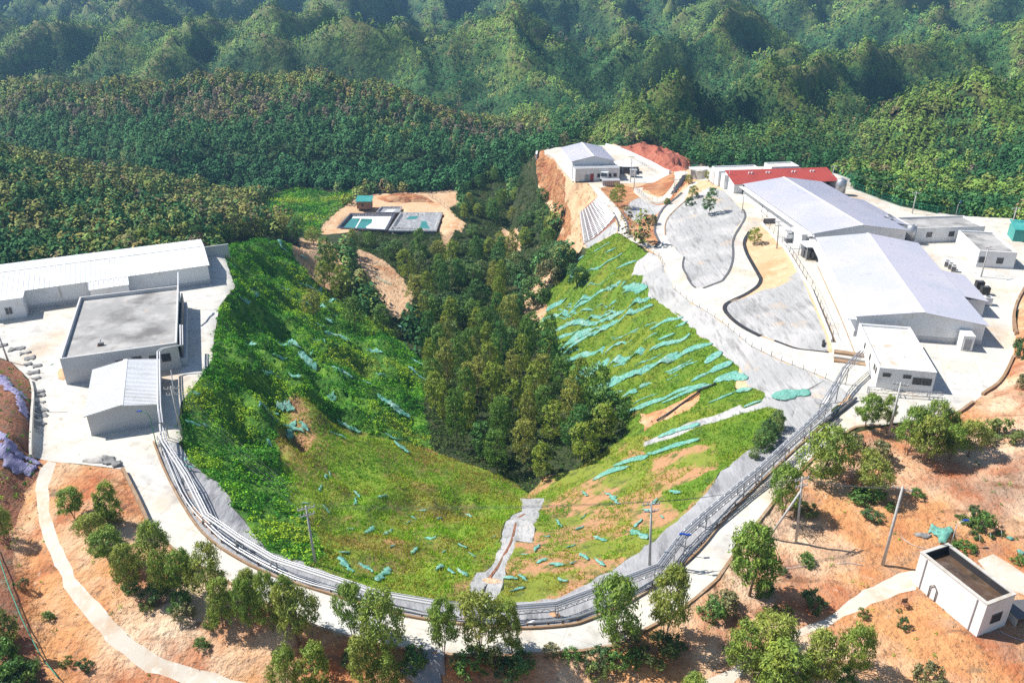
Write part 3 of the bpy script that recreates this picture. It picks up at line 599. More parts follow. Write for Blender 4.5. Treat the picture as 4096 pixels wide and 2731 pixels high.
def gable_walls(W, D, H, rh, along='v', t=.25):
    b = walls(W, D, H, t)
    if along == 'v':
        for y in (0, D-t): b.add([(0, y, H), (W, y, H), (W/2, y, H+rh), (0, y+t, H), (W, y+t, H), (W/2, y+t, H+rh)], [(0, 1, 2), (5, 4, 3), (0, 2, 5, 3), (1, 4, 5, 2), (0, 3, 4, 1)])
    else:
        for x in (0, W-t): b.add([(x, 0, H), (x, D, H), (x, D/2, H+rh), (x+t, 0, H), (x+t, D, H), (x+t, D/2, H+rh)], [(0, 2, 1), (3, 4, 5), (0, 3, 5, 2), (1, 2, 5, 4), (0, 1, 4, 3)])
    return b
def pitched(mb, A, B, C, Dp, rib, rw=.1, rh=.06, t=.1):
    """roof plane A-B (eave) to D-C (ridge) with ribs running up the slope"""
    A, B, C, Dp = map(Vector, (A, B, C, Dp)); n = (B-A).cross(Dp-A).normalized()
    if n.z < 0: n = -n
    mb.hexa([A-n*t, B-n*t, C-n*t, Dp-n*t, A, B, C, Dp])
    L = (B-A).length; k = int(L/rib); d = (B-A)/L
    for i in range(k+1):
        a = A+d*min(max(i*rib, rw/2), L-rw/2); c = Dp+d*min(max(i*rib, rw/2), L-rw/2)
        mb.hexa([a-d*rw/2+n*.002, a+d*rw/2+n*.002, c+d*rw/2+n*.002, c-d*rw/2+n*.002, a-d*rw/4+n*rh, a+d*rw/4+n*rh, c+d*rw/4+n*rh, c-d*rw/4+n*rh])
def gable_roof(parent, W, D, H, rh, along, mat, rib=.8, oh=.3, ridge_mat='white_metal', split=None, rw=.1, rhh=.06):
    s = rh/((W if along == 'v' else D)/2); e = oh*s
    if along == 'v': pl = [((-oh, -oh, H-e), (-oh, D+oh, H-e), (W/2, D+oh, H+rh), (W/2, -oh, H+rh)), ((W+oh, D+oh, H-e), (W+oh, -oh, H-e), (W/2, -oh, H+rh), (W/2, D+oh, H+rh))]
    else: pl = [((-oh, -oh, H-e), (W+oh, -oh, H-e), (W+oh, D/2, H+rh), (-oh, D/2, H+rh)), ((W+oh, D+oh, H-e), (-oh, D+oh, H-e), (-oh, D/2, H+rh), (W+oh, D/2, H+rh))]
    mb = MB()
    for i, (a, b, c, d) in enumerate(pl):
        up = Vector((0, 0, .12)); pitched(mb, Vector(a)+up, Vector(b)+up, Vector(c)+up, Vector(d)+up, rib, rw, rhh)
    r = mb.build('roof', M[mat], parent)
    c = MB(); z = H+rh+.12+rhh+.01
    if along == 'v': c.slab([(W/2-.3, -oh-.02, z-.3*s), (W/2, -oh-.02, z), (W/2, D+oh+.02, z), (W/2-.3, D+oh+.02, z-.3*s)], .04); c.slab([(W/2, -oh-.02, z), (W/2+.3, -oh-.02, z-.3*s), (W/2+.3, D+oh+.02, z-.3*s), (W/2, D+oh+.02, z)], .04)
    else: c.slab([(-oh-.02, D/2-.25, z-.25*s), (W+oh+.02, D/2-.25, z-.25*s), (W+oh+.02, D/2, z), (-oh-.02, D/2, z)], .04); c.slab([(-oh-.02, D/2, z), (W+oh+.02, D/2, z), (W+oh+.02, D/2+.25, z-.25*s), (-oh-.02, D/2+.25, z-.25*s)], .04)
    c.build('ridge_cap', M[ridge_mat], r)
    return r
def flat_roof(parent, W, D, H, par=.4, mat='roof_concrete', pm='grey_wall', t=.22):
    r = MB().box(t+.003, W-t-.003, t+.003, D-t-.003, H-par-.3, H-par).build('roof', M[mat], parent)
    p = MB(); g = .04
    p.box(-g, W+g, -g, t, H, H+.07); p.box(-g, W+g, D-t, D+g, H, H+.07); p.box(-g, t, t, D-t, H, H+.07); p.box(W-t, W+g, t, D-t, H, H+.07)
    p.build('coping', M[pm], r); return r
def plinth(parent, W, D, h, mat='grey_wall', g=.04):
    MB().box(-g, W+g, -g, D+g, -1.0, h).build('plinth', M[mat], parent)
GR = 2.0
# long white warehouse on the left platform
o, a, W, D = fit("Z1 0,640 1420,455 1385,275 0,450", 5.7)
LW = W
t = thing('warehouse', 'long white metal-roofed warehouse along the back of the left concrete platform', 'warehouse', (o.x-14*math.cos(a), o.y-14*math.sin(a), GR), a)
W += 14
gable_walls(W, D, 3.7, 1.2, 'u').build('wall', M['white_wall'], t); plinth(t, W, D, .75)
gable_roof(t, W, D, 3.7, 1.2, 'u', 'white_metal', .85, .3, rw=.12, rhh=.08)
sx = W-(1420-555)/1420*LW*.96; ex = W-(1420-848)/1420*LW*.98
b = MB(); pitched(b, (sx, -2.9, 3.05), (ex, -2.9, 3.05), (ex, -.31, 3.72), (sx, -.31, 3.72), .85, .12, .08); b.build('porch_roof', M['white_metal'], t)
MB().box(sx+.2, sx+.4, -2.7, -.05, 0, 3.1).box(ex-.4, ex-.2, -2.7, -.05, 0, 3.1).box(sx+.4, ex-.4, -2.7, -2.5, 0, 3.0).build('porch_wall', M['white_wall'], t)
b = MB(); 
for k in range(3): b.box(ex+1.5+k*5, ex+2.3+k*5, -1.0, -.1, .1, 1.1)
window(t, 'r', W, D, 3, .02, 3, 2.6, 'door_grey', 'frame_dark', 'door', 0)
window(t, 'r', W, D, 8.5, 1.1, 1.2, 1.1)
MB().box(-.2+W, W+5.5, D-.5, D-.25, -1, 2.2).build('yard_wall', M['grey_wall'], t)
# block at its left end
t = thing('loading_block', 'small white block projecting from the front of the long left warehouse', 'outbuilding', (*Pz(*pxy('Z1', -60, 840), 2).xy, 2), a)
walls(5.6, 6.5, 3.6).build('wall', M['white_wall'], t); MB().box(-.2, 5.8, -.2, 6.2, 3.6, 3.78).build('roof', M['white_metal'], t)
window(t, 'n', 5.6, 6.5, 2.6, 1, 1.0, 1.2)
# flat-roofed concrete building
o, a, W, D = fit("Z1 430,1070 1250,1000 1200,590 540,675", 6.3)
CB = (o, a, W, D)
t = thing('concrete_building', 'low building with a stained flat concrete roof and raised parapet on the left platform', 'building', (*o, GR), a)
walls(W, D, 4.3).build('wall', M['grey_wall'], t); flat_roof(t, W, D, 4.3, .55)
for s, w, h, z in ((7.3, 1.1, .8, 1.9), (9.6, 1.2, .8, 2.1), (12.0, 1.3, 1.2, 1.5), (13.7, 1.2, 1.2, 1.5)): window(t, 'n', W, D, s, z, w, h, 'glass', 'frame_dark')
MB().box(W, W+.9, .6, D-.4, 0, 1.2).build('side_ledge', M['grey_wall'], t)
MB().box(W+.3, W+.5, 1.2, D-1.5, 1.2, 3.4).build('side_screen', M['dark_grey'], t)
# small gabled shed
o, a, W, D = fit("T8 1025,1040 1850,920 1845,405 1100,520", 5.2)
SH = (o, a, W, D)
t = thing('metal_shed', 'white ribbed-metal gabled shed in front of the flat-roofed left building', 'shed', (*o, GR), a)
gable_walls(W, D, 3.0, .75, 'v').build('wall', M['grey_wall'], t); gable_roof(t, W, D, 3.0, .75, 'v', 'white_metal', .42, .3, rw=.1, rhh=.07); plinth(t, W, D, .25)
# near warehouse on the right
o, a, W, D = fit("Z3 1200,1320 2060,1370 1630,815 935,785", 6.6)
WB = (o, a, W, D)
t = thing('warehouse', 'large near warehouse of the right compound, its grey ridged roof facing the pipeline end', 'warehouse', (*o, 3), a)
gable_walls(W, D, 3.6, 1.5, 'v').build('wall', M['white_wall'], t); plinth(t, W, D, .9); gable_roof(t, W, D, 3.6, 1.5, 'v', 'blue_metal', .42, .35, 'white_metal', rw=.1, rhh=.05)
MB().box(-1.5, -.36, -.5, D+.5, 3.05, 3.25).build('eave_gutter', M['white_metal'], t)
e0, e1 = .30*D, .62*D
b = MB(); pitched(b, (W+4.6, e0, 2.9), (W+4.6, e1, 2.9), (W+.36, e1, 3.62), (W+.36, e0, 3.62), .42, .1, .05); b.build('side_roof', M['blue_metal'], t)
MB().box(W+.01, W+4.2, e0+.2, e0+.45, 0, 3.0).box(W+4.0, W+4.2, e0+.45, e1-.45, 0, 2.85).box(W+.01, W+4.2, e1-.45, e1-.2, 0, 3.0).build('side_wall', M['white_wall'], t)
ex_end = (o, a, W, D, e0, e1)
# far warehouse
o, a, W, D = fit("Z3 910,750 1530,720 960,395 433,410", 6.6)
WA = (o, a, W, D)
t = thing('warehouse', 'long blue-grey warehouse behind the near one, below the red-roofed building', 'warehouse', (*o, 3), a)
gable_walls(W, D, 3.6, 1.5, 'v').build('wall', M['white_wall'], t); plinth(t, W, D, .5); gable_roof(t, W, D, 3.6, 1.5, 'v', 'blue_metal', .42, .35, 'white_metal', rw=.1, rhh=.05)
MB().box(-1.3, -.36, -.3, D+.3, 2.9, 3.1).build('eave_gutter', M['white_metal'], t)
b = MB(); pitched(b, (W+3.8, 5, 3.0), (W+3.8, D-15, 3.0), (W+.36, D-15, 3.62), (W+.36, 5, 3.62), .42, .1, .05); b.build('side_roof', M['blue_metal'], t)
MB().box(W+.01, W+3.4, 5.2, 5.45, 0, 3.0).box(W+3.2, W+3.4, 5.45, D-15.4, 0, 2.95).box(W+.01, W+3.4, D-15.4, D-15.2, 0, 3).build('side_wall', M['white_wall'], t)
# link block between the two warehouses
p = Pz(*pxy('Z3', 810, 850), 3)
t = thing('link_block', 'white porch-like block squeezed between the two right warehouses', 'outbuilding', (p.x, p.y, 3), a)
walls(3.8, 5.0, 3.0).build('wall', M['white_wall'], t); MB().box(-.2, 4, -.2, 5.2, 3.0, 3.2).build('roof', M['white_metal'], t); window(t, 'n', 3.8, 5, 1, .02, 1.6, 2.2, 'door_grey', 'frame_white', 'door', 0)
p = Pz(*pxy('Z3', 845, 935), 3)
t = thing('boiler_shelter', 'small open shelter with pale roof and dark boiler beside the near right warehouse', 'shelter', (p.x, p.y, 3), a)
MB().box(-.2, 3.4, -.2, 3.8, 2.9, 3.05).build('roof', M['white_metal'], t)
for x in (0, 3.1):
    for y in (0, 3.5): MB().box(x, x+.12, y, y+.12, 0, 2.9).build('post', M['steel'], t)
MB().tube([(.7, .9, .3), (.7, .9, 1.9)], .55, 12).tube([(1.9, 1, .2), (1.9, 1, 1.5)], .5, 12).box(.3, 2.6, 1.8, 3, .1, 1.7).build('boiler', M['dark_grey'], t)
# front annex with a stained flat roof
o, a, W, D = fit("T7 650,650 1340,705 1000,180 415,125", 6.2)
t = thing('office_block', 'white annex with rubble-stained flat roof at the near end of the right warehouse', 'building', (*o, 3), a)
walls(W, D, 3.2).build('wall', M['white_wall'], t); flat_roof(t, W, D, 3.2, .3, 'roof_stained', 'white_wall')
for s, w, h, z in ((.09, .95, .42, 1.95), (.45, .95, .42, 1.95), (.63, 1.1, .95, 1.1), (.80, 1.1, .95, 1.1)): window(t, 'n', W, D, s*W, z, w, h, 'glass', 'frame_dark')
for s in (D-1.6, D-2.7, D-6, D-10): window(t, 'l', W, D, s, 1.7, .5, .8, 'glass', 'frame_dark', bars=0)
OF = (o, a, W, D)
# little white stair house
p = Pz(*pxy('T7', 1600, 445), 3); q = Pz(*pxy('T7', 1725, 445), 3)
t = thing('stair_house', 'tiny white box house standing alone before the near warehouse gable', 'outbuilding', (p.x, p.y, 3), a)
Wd = (q-p).length; walls(Wd, 3.2, 2.5).build('wall', M['white_wall'], t); MB().box(-.05, Wd+.05, -.05, 3.25, 2.5, 2.62).build('roof', M['white_metal'], t)
window(t, 'n', Wd, 3.2, .35, .25, Wd-.7, 1.7, 'door_grey', 'frame_white', 'door', 0)
# buildings at the back of the right compound
o, a, W, D = fit("Z3 1600,712 2085,700 1930,622 1480,640", 6.2)
t = thing('store_building', 'low white store with dark-stained flat roof behind the far right warehouse', 'building', (*o, 3), a)
walls(W, D, 3.2).build('wall', M['white_wall'], t); flat_roof(t, W, D, 3.2, .3)
for s in (.18, .5): window(t, 'n', W, D, s*W, 1.2, 1.1, 1.0, 'glass', 'frame_dark')
o, a, W, D = fit("Z3 2040,868 2300,878 2145,738 1910,728", 6.4)
t = thing('guard_building', 'square white flat-roofed building nearest the right edge of the compound', 'building', (*o, 3), a)
walls(W, D, 3.4).build('wall', M['white_wall'], t); flat_roof(t, W, D, 3.4, .25, 'roof_concrete', 'white_wall')
for s in (.05, .52): window(t, 'n', W, D, s*W, 1.0, 1.1, 1.1, 'glass', 'frame_dark')
p = Pz(*pxy('Z3', 2270, 800), 3)
t = thing('teal_shed', 'teal-clad shed cut by the right edge of the picture', 'shed', (p.x, p.y, 3), -.3)
walls(9, 5, 2.6).build('wall', M['teal_metal'], t); b = MB(); pitched(b, (-.2, -.3, 2.75), (9.2, -.3, 2.75), (9.2, 5.3, 3.5), (-.2, 5.3, 3.5), .6, .1, .05); b.build('roof', M['teal_metal'], t)
# red-roofed building
p1 = Pz(*pxy('T2', 985, 400), 5.6); p2 = Pz(*pxy('T2', 2215, 360), 5.6); a = math.atan2(p2.y-p1.y, p2.x-p1.x); W = (p2-p1).length
t = thing('red_roofed_building', 'long building with bright red sloping metal roof behind the warehouses', 'building', (p1.x, p1.y, 3), a)
D = 10
b = MB(); pitched(b, (0, -.4, 2.6), (W, -.4, 2.6), (W, 7.2, 4.5), (0, 7.2, 4.5), 1.1, .1, .05); b.build('roof', M['red_metal'], t)
b = MB(); b.box(.2, W-.2, 6.9, 7.1, 0, 4.3); b.box(.2, 2.6, .1, .35, 0, 2.5)
for x in (.2, W-.4): b.add([(x, .36, 0), (x, 6.88, 0), (x, 6.88, 4.25), (x, .36, 2.6), (x+.2, .36, 0), (x+.2, 6.88, 0), (x+.2, 6.88, 4.25), (x+.2, .36, 2.6)], [(0, 1, 2, 3), (7, 6, 5, 4), (0, 3, 7, 4), (1, 5, 6, 2), (3, 2, 6, 7), (0, 4, 5, 1)])
b.build('wall', M['white_wall'], t)
for k in range(9): MB().box(3.5+k*(W-4.5)/9, 3.7+k*(W-4.5)/9, .1, .3, 0, 2.55).build('post', M['brown_wall'], t)
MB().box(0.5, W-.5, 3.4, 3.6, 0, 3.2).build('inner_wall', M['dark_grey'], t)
for k in (.2, .37, .62, .8): [MB().box(k*W+x_, k*W+x_+.35, 4.8, 5.2, 3.9, 4.35).build('vent', M['white_metal'], t) for x_ in (0, .8)]
RB = (p1, a, W)
t = thing('flat_block', 'low white flat-roofed block right behind the red roof, left half', 'building', (p1.x-1.5*math.cos(a)-7.6*math.sin(a), p1.y-1.5*math.sin(a)+7.6*math.cos(a), 3), a)
walls(W*.42, 5.5, 4.2).build('wall', M['white_wall'], t); flat_roof(t, W*.42, 5.5, 4.2, .25, 'roof_stained', 'white_wall')
t = thing('flat_block', 'slightly taller white flat-roofed block behind the red roof, right half', 'building', (p1.x+W*.46*math.cos(a)-7.6*math.sin(a), p1.y+W*.46*math.sin(a)+7.6*math.cos(a), 3), a)
walls(W*.27, 5.0, 4.9).build('wall', M['white_wall'], t); flat_roof(t, W*.27, 5.0, 4.9, .25, 'roof_stained', 'white_wall')
p = Pz(*pxy('T2', 745, 400), 3)
t = thing('gatehouse', 'narrow grey-white flat-roofed gatehouse left of the red-roofed building', 'building', (p.x, p.y, 3), a-.05)
walls(5.2, 4.5, 3.4).build('wall', M['grey_wall'], t); flat_roof(t, 5.2, 4.5, 3.4, .3); window(t, 'n', 5.2, 4.5, 3.2, 1.2, .9, .9, 'glass', 'frame_dark')
p = Pz(*pxy('T2', 862, 460), 3)
t = thing('white_kiosk', 'tall white wall-sided kiosk touching the left end of the red roof', 'outbuilding', (p.x, p.y, 3), a)
walls(3.6, 5.5, 3.6).build('wall', M['white_wall'], t); MB().box(-.15, 3.75, -.15, 5.65, 3.6, 3.75).build('roof', M['white_metal'], t)
# plant building on its own terrace in the middle distance
o, a, W, D = fit("T1 705,300 1195,283 1040,130 590,135", 2.6)
t = thing('plant_building', 'blue-roofed processing hall with a white front on the far middle terrace', 'building', (*o, -3), a)
gable_walls(W, D, 5.2, 1.5, 'v').build('wall', M['white_wall'], t); gable_roof(t, W, D, 5.2, 1.5, 'v', 'blue_metal', .5, .4, 'white_metal', rw=.1, rhh=.05)
fa = walls(W+.8, 4.4, 3.7); fo = fa.build('front_block', M['white_wall'], t); fo.location = (.2, -4.45, 0)
MB().box(0, W+.8, 0, 4.4, 3.7, 3.9).build('front_roof', M['grey_metal'], fo)
for s in (.53, .66, .79, .92): window(fo, 'n', W, 4.4, s*W, 1.2, .9, 1.0, 'glass', 'frame_dark').name = 'window'
for s in (.23, .29): window(fo, 'n', W, 4.4, s*W, .02, .7, 2.0, 'door_grey', 'frame_white', 'door', 0)
window(fo, 'n', W, 4.4, .36*W, .02, 1.0, 2.2, 'door_red', 'frame_dark', 'door', 0)
PB = (o, a, W, D)
# water tank house, bottom right
zt = 4.3
c4 = [Pz(*pxy(*c[:3]), zt) for c in G("Z6 1320,845 1690,1135 1860,1085 1500,800")]
o = c4[1].xy; u = (c4[2]-c4[1]); v = (c4[0]-c4[1]); a = math.atan2(v.y, v.x)-math.pi/2
W = 3.4; D = v.length
W = u.xy.dot(Vector((math.cos(a), math.sin(a)))); gb = gz(*o)
t = thing('tank_house', 'white rendered tank house with an open murky water basin as its top', 'building', (*o, .2), a)
H = zt-.2
walls(W, D, H, .3).build('wall', M['white_wall'], t)
MB().box(-.06, W+.06, -.06, .3, H, H+.12).box(-.06, W+.06, D-.3, D+.06, H, H+.12).box(-.06, .3, .3, D-.3, H, H+.12).box(W-.3, W+.06, .3, D-.3, H, H+.12).build('rim', M['concrete_wall'], t)
M['murky_water'] = surf('murky_water', (.10, .06, .035), [((.16, .12, .09), .9, .5, .7, 6), ((.04, .03, .02), .5, .5, .65, 5)], (2, .15, .02), .12, spec=.6)
MB().box(.31, W-.31, .31, D-.31, H-1.2, H-.8).build('water', M['murky_water'], t)
MB().box(.302, .33, .33, D-.33, H-.8, H-.002).box(W-.33, W-.302, .33, D-.33, H-.8, H-.002).box(.33, W-.33, .302, .33, H-.8, H-.002).box(.33, W-.33, D-.33, D-.302, H-.8, H-.002).build('tank_lining', M['black_lining'], t)
window(t, 'n', W, D, W*.36, 1.3, W*.32, 1.0, 'glass', 'frame_dark')
for y in (1.0, D-.9): MB().tube([(-.09, y, .1), (-.09, y, H-.1)], .06, 8).build('downpipe', M['frame_white'], t)
MB().tube([(-.1, D-2.1, .1), (-.12, D-2.1, 1.5), (-.12, D-2.5, 1.9), (-.12, D-2.9, 1.5), (-.1, D-2.9, .1)], .06, 8).build('pipe_loop', M['dark_grey'], t)
TK = (o, a, W, D)
# pond hut
p = Pz(*pxy('T5', 670, 400), -24)
t = thing('pond_hut', 'brick hut with a teal metal roof beside the lined ponds', 'hut', (p.x, p.y, -24), 0)
walls(5.2, 4.2, 2.9).build('wall', M['brick'], t); b = MB(); pitched(b, (-.4, -.6, 2.95), (5.7, -.6, 2.95), (5.7, 4.8, 3.75), (-.4, 4.8, 3.75), .5, .08, .05); b.build('roof', M['teal_metal'], t)
window(t, 'n', 5.2, 4.2, 1.9, 1.1, .6, .9, 'glass', 'frame_dark'); window(t, 'r', 5.2, 4.2, 1.5, .02, 1, 2, 'door_grey', 'frame_dark', 'door', 0)
# ---------------------------------------------------------------- foliage
M['leaf'] = surf('leaf', (1, 1, 1), (), None, .55, attr='tint', spec=.25, trans=.32)
M['leaf_far'] = surf('leaf_far', (1, 1, 1), (), None, .8, attr='tint', spec=.1)
M['bark'] = surf('bark', (.19, .14, .10), [((.30, .25, .20), 1.5, .5, .7, 4)], None, .9)
M['grass_blade'] = surf('grass_blade', (1, 1, 1), (), None, .8, attr='tint', spec=.1, trans=.15)
TM = {'leaf': 2.5, 'leaf_far': 1.85, 'grass_blade': 2.0}
def tint_attr(me, cols):
    cols = np.clip(np.asarray(cols)*TM.get(me.materials[0].name, 1), .006, .6)
    a = me.color_attributes.new('tint', 'FLOAT_COLOR', 'POINT')
    c = np.ones((len(cols), 4), np.float32); c[:, :3] = cols; a.data.foreach_set('color', c.ravel())
def quads(cen, nrm, ln, wd, droop=None):
    """one leaf-spray quad per centre; nrm = facing, droop = preferred long direction"""
    n = len(cen); r = rng.normal(size=(n, 3))
    if droop is not None: r = r*.55+droop
    nrm = nrm/np.linalg.norm(nrm, axis=1, keepdims=True)
    a = r-(r*nrm).sum(1, keepdims=True)*nrm; a /= np.linalg.norm(a, axis=1, keepdims=True)+1e-9
    b = np.cross(nrm, a)
    a = a*np.asarray(ln).reshape(-1, 1)/2; b = b*np.asarray(wd).reshape(-1, 1)/2
    v = np.stack([cen-a, cen+b*1.0, cen+a, cen-b*1.0], 1).reshape(-1, 3)   # leaf-shaped (pointed) quads
    return v, np.arange(4*n).reshape(n, 4)
def crown_points(n, nclump, H, z0, rad, shape='euc'):
    """clumped points filling a crown from height z0 to H"""
    k = nclump; t = rng.random(k)
    th = rng.random(k)*2*np.pi
    prof = np.sqrt(np.clip(1-((t-.44)/.60)**2, 0, 1))*(1.06-.18*t) if shape == 'euc' else np.sqrt(np.clip(1-((t-.38)/.64)**2, 0, 1))
    if shape == 'cone': prof = np.clip(1.05-t, .08, 1)
    rr = prof*rad*np.sqrt(rng.uniform(.25, 1, k))
    c = np.stack([rr*np.cos(th), rr*np.sin(th), z0+t*(H-z0)], 1)
    lob = rng.normal(size=3)*.12*rad; c[:, :2] += np.outer(np.sin(t*5+rng.random()*6), lob[:2])
    i = rng.integers(0, k, n); s = rad*.24
    out = rng.normal(size=(n, 3)); out /= np.linalg.norm(out, axis=1, keepdims=True)
    p = c[i]+out*(s*rng.uniform(.3, 1.25, (n, 1)))*np.array([1, 1, .85])
    return p, out, i, c
def crown_mesh(name, n, nclump, H, z0, rad, ln, wd, base, shape='euc', droop=True, mat='leaf', var=.25):
    p, out, i, c = crown_points(n, nclump, H, z0, rad, shape)
    ctr = np.array([0, 0, (z0+H)/2]); o2 = p-ctr
    nrm = out*.7+rng.normal(size=out.shape)*.5+o2/np.linalg.norm(o2, axis=1, keepdims=True)*.5
    v, f = quads(p, nrm, ln*rng.uniform(.7, 1.3, n), wd*rng.uniform(.7, 1.3, n), np.array([0, 0, -1.2]) if droop else None)
    cl = 1+rng.normal(size=(nclump, 1))*var*.45; hue = rng.normal(size=(nclump, 1))
    col_ = np.array(base)*cl[i]*(1+rng.normal(size=(n, 1))*var)
    col_ = col_*(1+hue[i]*np.array([.07, .01, -.06])); col_ = np.clip(col_, .008, .5)
    me = npmesh(name, v, f, M[mat]); tint_attr(me, np.repeat(col_, 4, 0)); return me, c
def trunk_mesh(name, stems, H, r, spread, nb=0, crown=None):
    b = MB()
    for k in range(stems):
        a = rnd.random()*6.28; top = Vector((math.cos(a)*spread*rnd.uniform(.3, 1), math.sin(a)*spread*rnd.uniform(.3, 1), H*rnd.uniform(.8, .95)))
        s0 = Vector((rnd.uniform(-.2, .2), rnd.uniform(-.2, .2), -.3)) if stems > 1 else Vector((0, 0, -.3))
        mid = s0.lerp(top, .5)+Vector((rnd.uniform(-.15, .15), rnd.uniform(-.15, .15), 0))
        P = [s0, s0.lerp(mid, .6), mid, mid.lerp(top, .55), top]
        b.tube(P, [r, r*.85, r*.65, r*.42, r*.15], 6)
        if crown is not None:
            for j in range(nb):
                c = Vector(crown[rnd.randrange(len(crown))]); t = min(.9, max(.3, c.z/H-.12))
                q = P[2].lerp(P[4], max(0, (t-.5)*2)) if t > .5 else P[1].lerp(P[2], t)
                b.tube([q, q.lerp(c, .5)+Vector((0, 0, .1)), c], [r*.3, r*.2, r*.08], 4)
    me = npmesh(name, b.v, b.f, M['bark'], smooth=True); return me
OL = (.085, .115, .028); GR1 = (.055, .105, .022); DK = (.030, .065, .018); BR = (.10, .095, .04)
EUC = []
for k in range(7):
    H = 6.0; me, c = crown_mesh('crown', 3900, 120, H, 2.0 if k % 3 else 1.2, 1.75 if k % 2 else 2.0, .36, .11, [(.10, .135, .024), (.085, .13, .022), (.118, .138, .028)][k % 3])
    EUC.append((me, trunk_mesh('trunk', 3 if k % 2 else 4, H, .055, 1.2, 5, c), H, 1.9))
VAL = []
for k in range(7):
    H = 9.5; me, c = crown_mesh('crown', 1700, 100, H, 2.2, 2.0+.25*(k % 3), .5, .2, [(.105, .135, .018), (.055, .10, .016), (.12, .13, .026), (.032, .08, .016)][k % 4], var=.2)
    VAL.append((me, trunk_mesh('trunk', 1, H, .13, .5, 9, c), H, 2.3))
BRO = []
for k in range(4):
    H = 6.5; me, c = crown_mesh('crown', 1800, 90, H, .9, 2.9, .5, .28, [(.04, .085, .022), (.055, .10, .025), (.035, .07, .02), (.08, .11, .035)][k], 'round', False, var=.28)
    BRO.append((me, trunk_mesh('trunk', 2, H, .13, 1.2, 7, c), H, 2.9))
BUS = []
for k in range(5):
    me, c = crown_mesh('foliage', 900, 34, 1.5, .12, 1.15, .26, .12, [(.05, .095, .02), (.085, .105, .03), (.045, .08, .03), (.06, .11, .025), (.10, .10, .045)][k], 'round', False)
    BUS.append((me, trunk_mesh('stem', 4, 1.2, .035, .7, 2, c), 1.5, 1.15))
FG = "fg"
def plant(kind, lib, i, p, h, w, label, cat, group=None, lean=0):
    me, tr, H, Rr = lib[i % len(lib)]
    t = thing(kind, label, cat, p, rnd.random()*6.28, group)
    sx = w/Rr/2*(1.06 if lib is EUC else 1.1); t.scale = (sx, sx, h/H)
    t.rotation_euler = (rnd.uniform(-.05, .05)+0, rnd.uniform(-.05, .05), rnd.random()*6.28)
    link(me.name.split('.')[0], me, t); link(tr.name.split('.')[0], tr, t); return t
def size_at(tile, u, vb, vt, wu):
    """base point on the ground, height and width of a thing seen from vb (base) to vt (top)"""
    x, yb = pxy(tile, u, vb); _, yt = pxy(tile, u, vt); p = hit(x, yb)
    lo, hi = 0, 30
    for _ in range(30):
        m = (lo+hi)/2
        if proj((p.x, p.y, p.z+m))[1] > yt: lo = m
        else: hi = m
    dep = p.y*cth-(p.z-HC)*sth
    return p, lo, wu*TILE[tile][2]*dep/F
LAND = [("near the left end of the ring road", lambda x, y: x < 350 and y > 950), ("in front of the ring road bend", lambda x, y: x < 700), ("below the middle of the ring road", lambda x, y: x < 1300), ("beside the right bend of the ring road", lambda x, y: x < 1800 and y < 1400), ("on the orange bank right of ring road", lambda x, y: y < 1150), ("near the bottom right path", lambda x, y: True)]
used_labels = {}
def where(x, y):
    for s, f in LAND:
        if f(x, y): return s
ORD = ['first', 'second', 'third', 'fourth', 'fifth', 'sixth', 'seventh', 'eighth', 'ninth', 'tenth', 'eleventh', 'twelfth', 'thirteenth', 'fourteenth', 'fifteenth', 'sixteenth', 'seventeenth', 'eighteenth', 'nineteenth', 'twentieth']
def ordinal_labels(items, fmt):
    """items sorted left to right inside each place -> unique labels"""
    n = {}
    out = []
    for it in items:
        k = it; n[k] = n.get(k, 0)+1; out.append(fmt(ORD[min(n[k]-1, 19)], k))
    return out
TREES = """Z4 455,390,560,170 680,355,600,150 570,545,705,160 680,635,845,200 955,600,865,200 790,730,1010,180 1010,770,1040,140 1130,765,1060,180 1290,755,1050,210 1535,885,1150,160 1360,945,1230,190 1530,950,1270,150 1660,910,1250,170 1780,920,1270,150 1815,980,1330,230 1750,1370,1640,180 1930,1330,1620,200 30,500,690,120
Z5 80,985,1300,190 260,1000,1390,270 150,1280,1600,200 290,1400,1650,180 620,1050,1420,200 840,1030,1400,270 1040,1070,1390,150 1670,960,1340,280 1960,890,1300,260
Z6 365,705,1080,290 560,375,640,180 770,155,430,270 1025,310,520,180 1015,-30,160,150 1130,-20,140,90 1240,45,300,160 1330,100,350,200 1370,5,250,160 1465,60,250,110 1480,140,330,140 1585,115,310,160 335,1260,1500,230 500,1200,1420,240 525,1370,1640,330 740,1310,1600,220 930,1230,1500,190 60,1530,1700,170"""
L = []
for ln in TREES.split('\n'):
    w = ln.split()
    for c in w[1:]:
        u, vt, vb, wu = map(float, c.split(',')); L.append((w[0], u, vt, vb, wu))
L.sort(key=lambda q: pxy(q[0], q[1], q[3])[0])
places = [where(*pxy(q[0], q[1], q[3])) for q in L]
labs = ordinal_labels(places, lambda o_, k: f"thin-stemmed olive tree, {o_} from left {k}")
fg_xy = []
for i, (q, lb) in enumerate(zip(L, labs)):
    p, h, w = size_at(q[0], q[1], q[3], q[2], q[4]); fg_xy.append(p)
    plant('eucalyptus_tree', EUC, i, p-Vector((0, 0, .05)), h, w*.92, lb, 'tree', 'slender trees along the ring road')
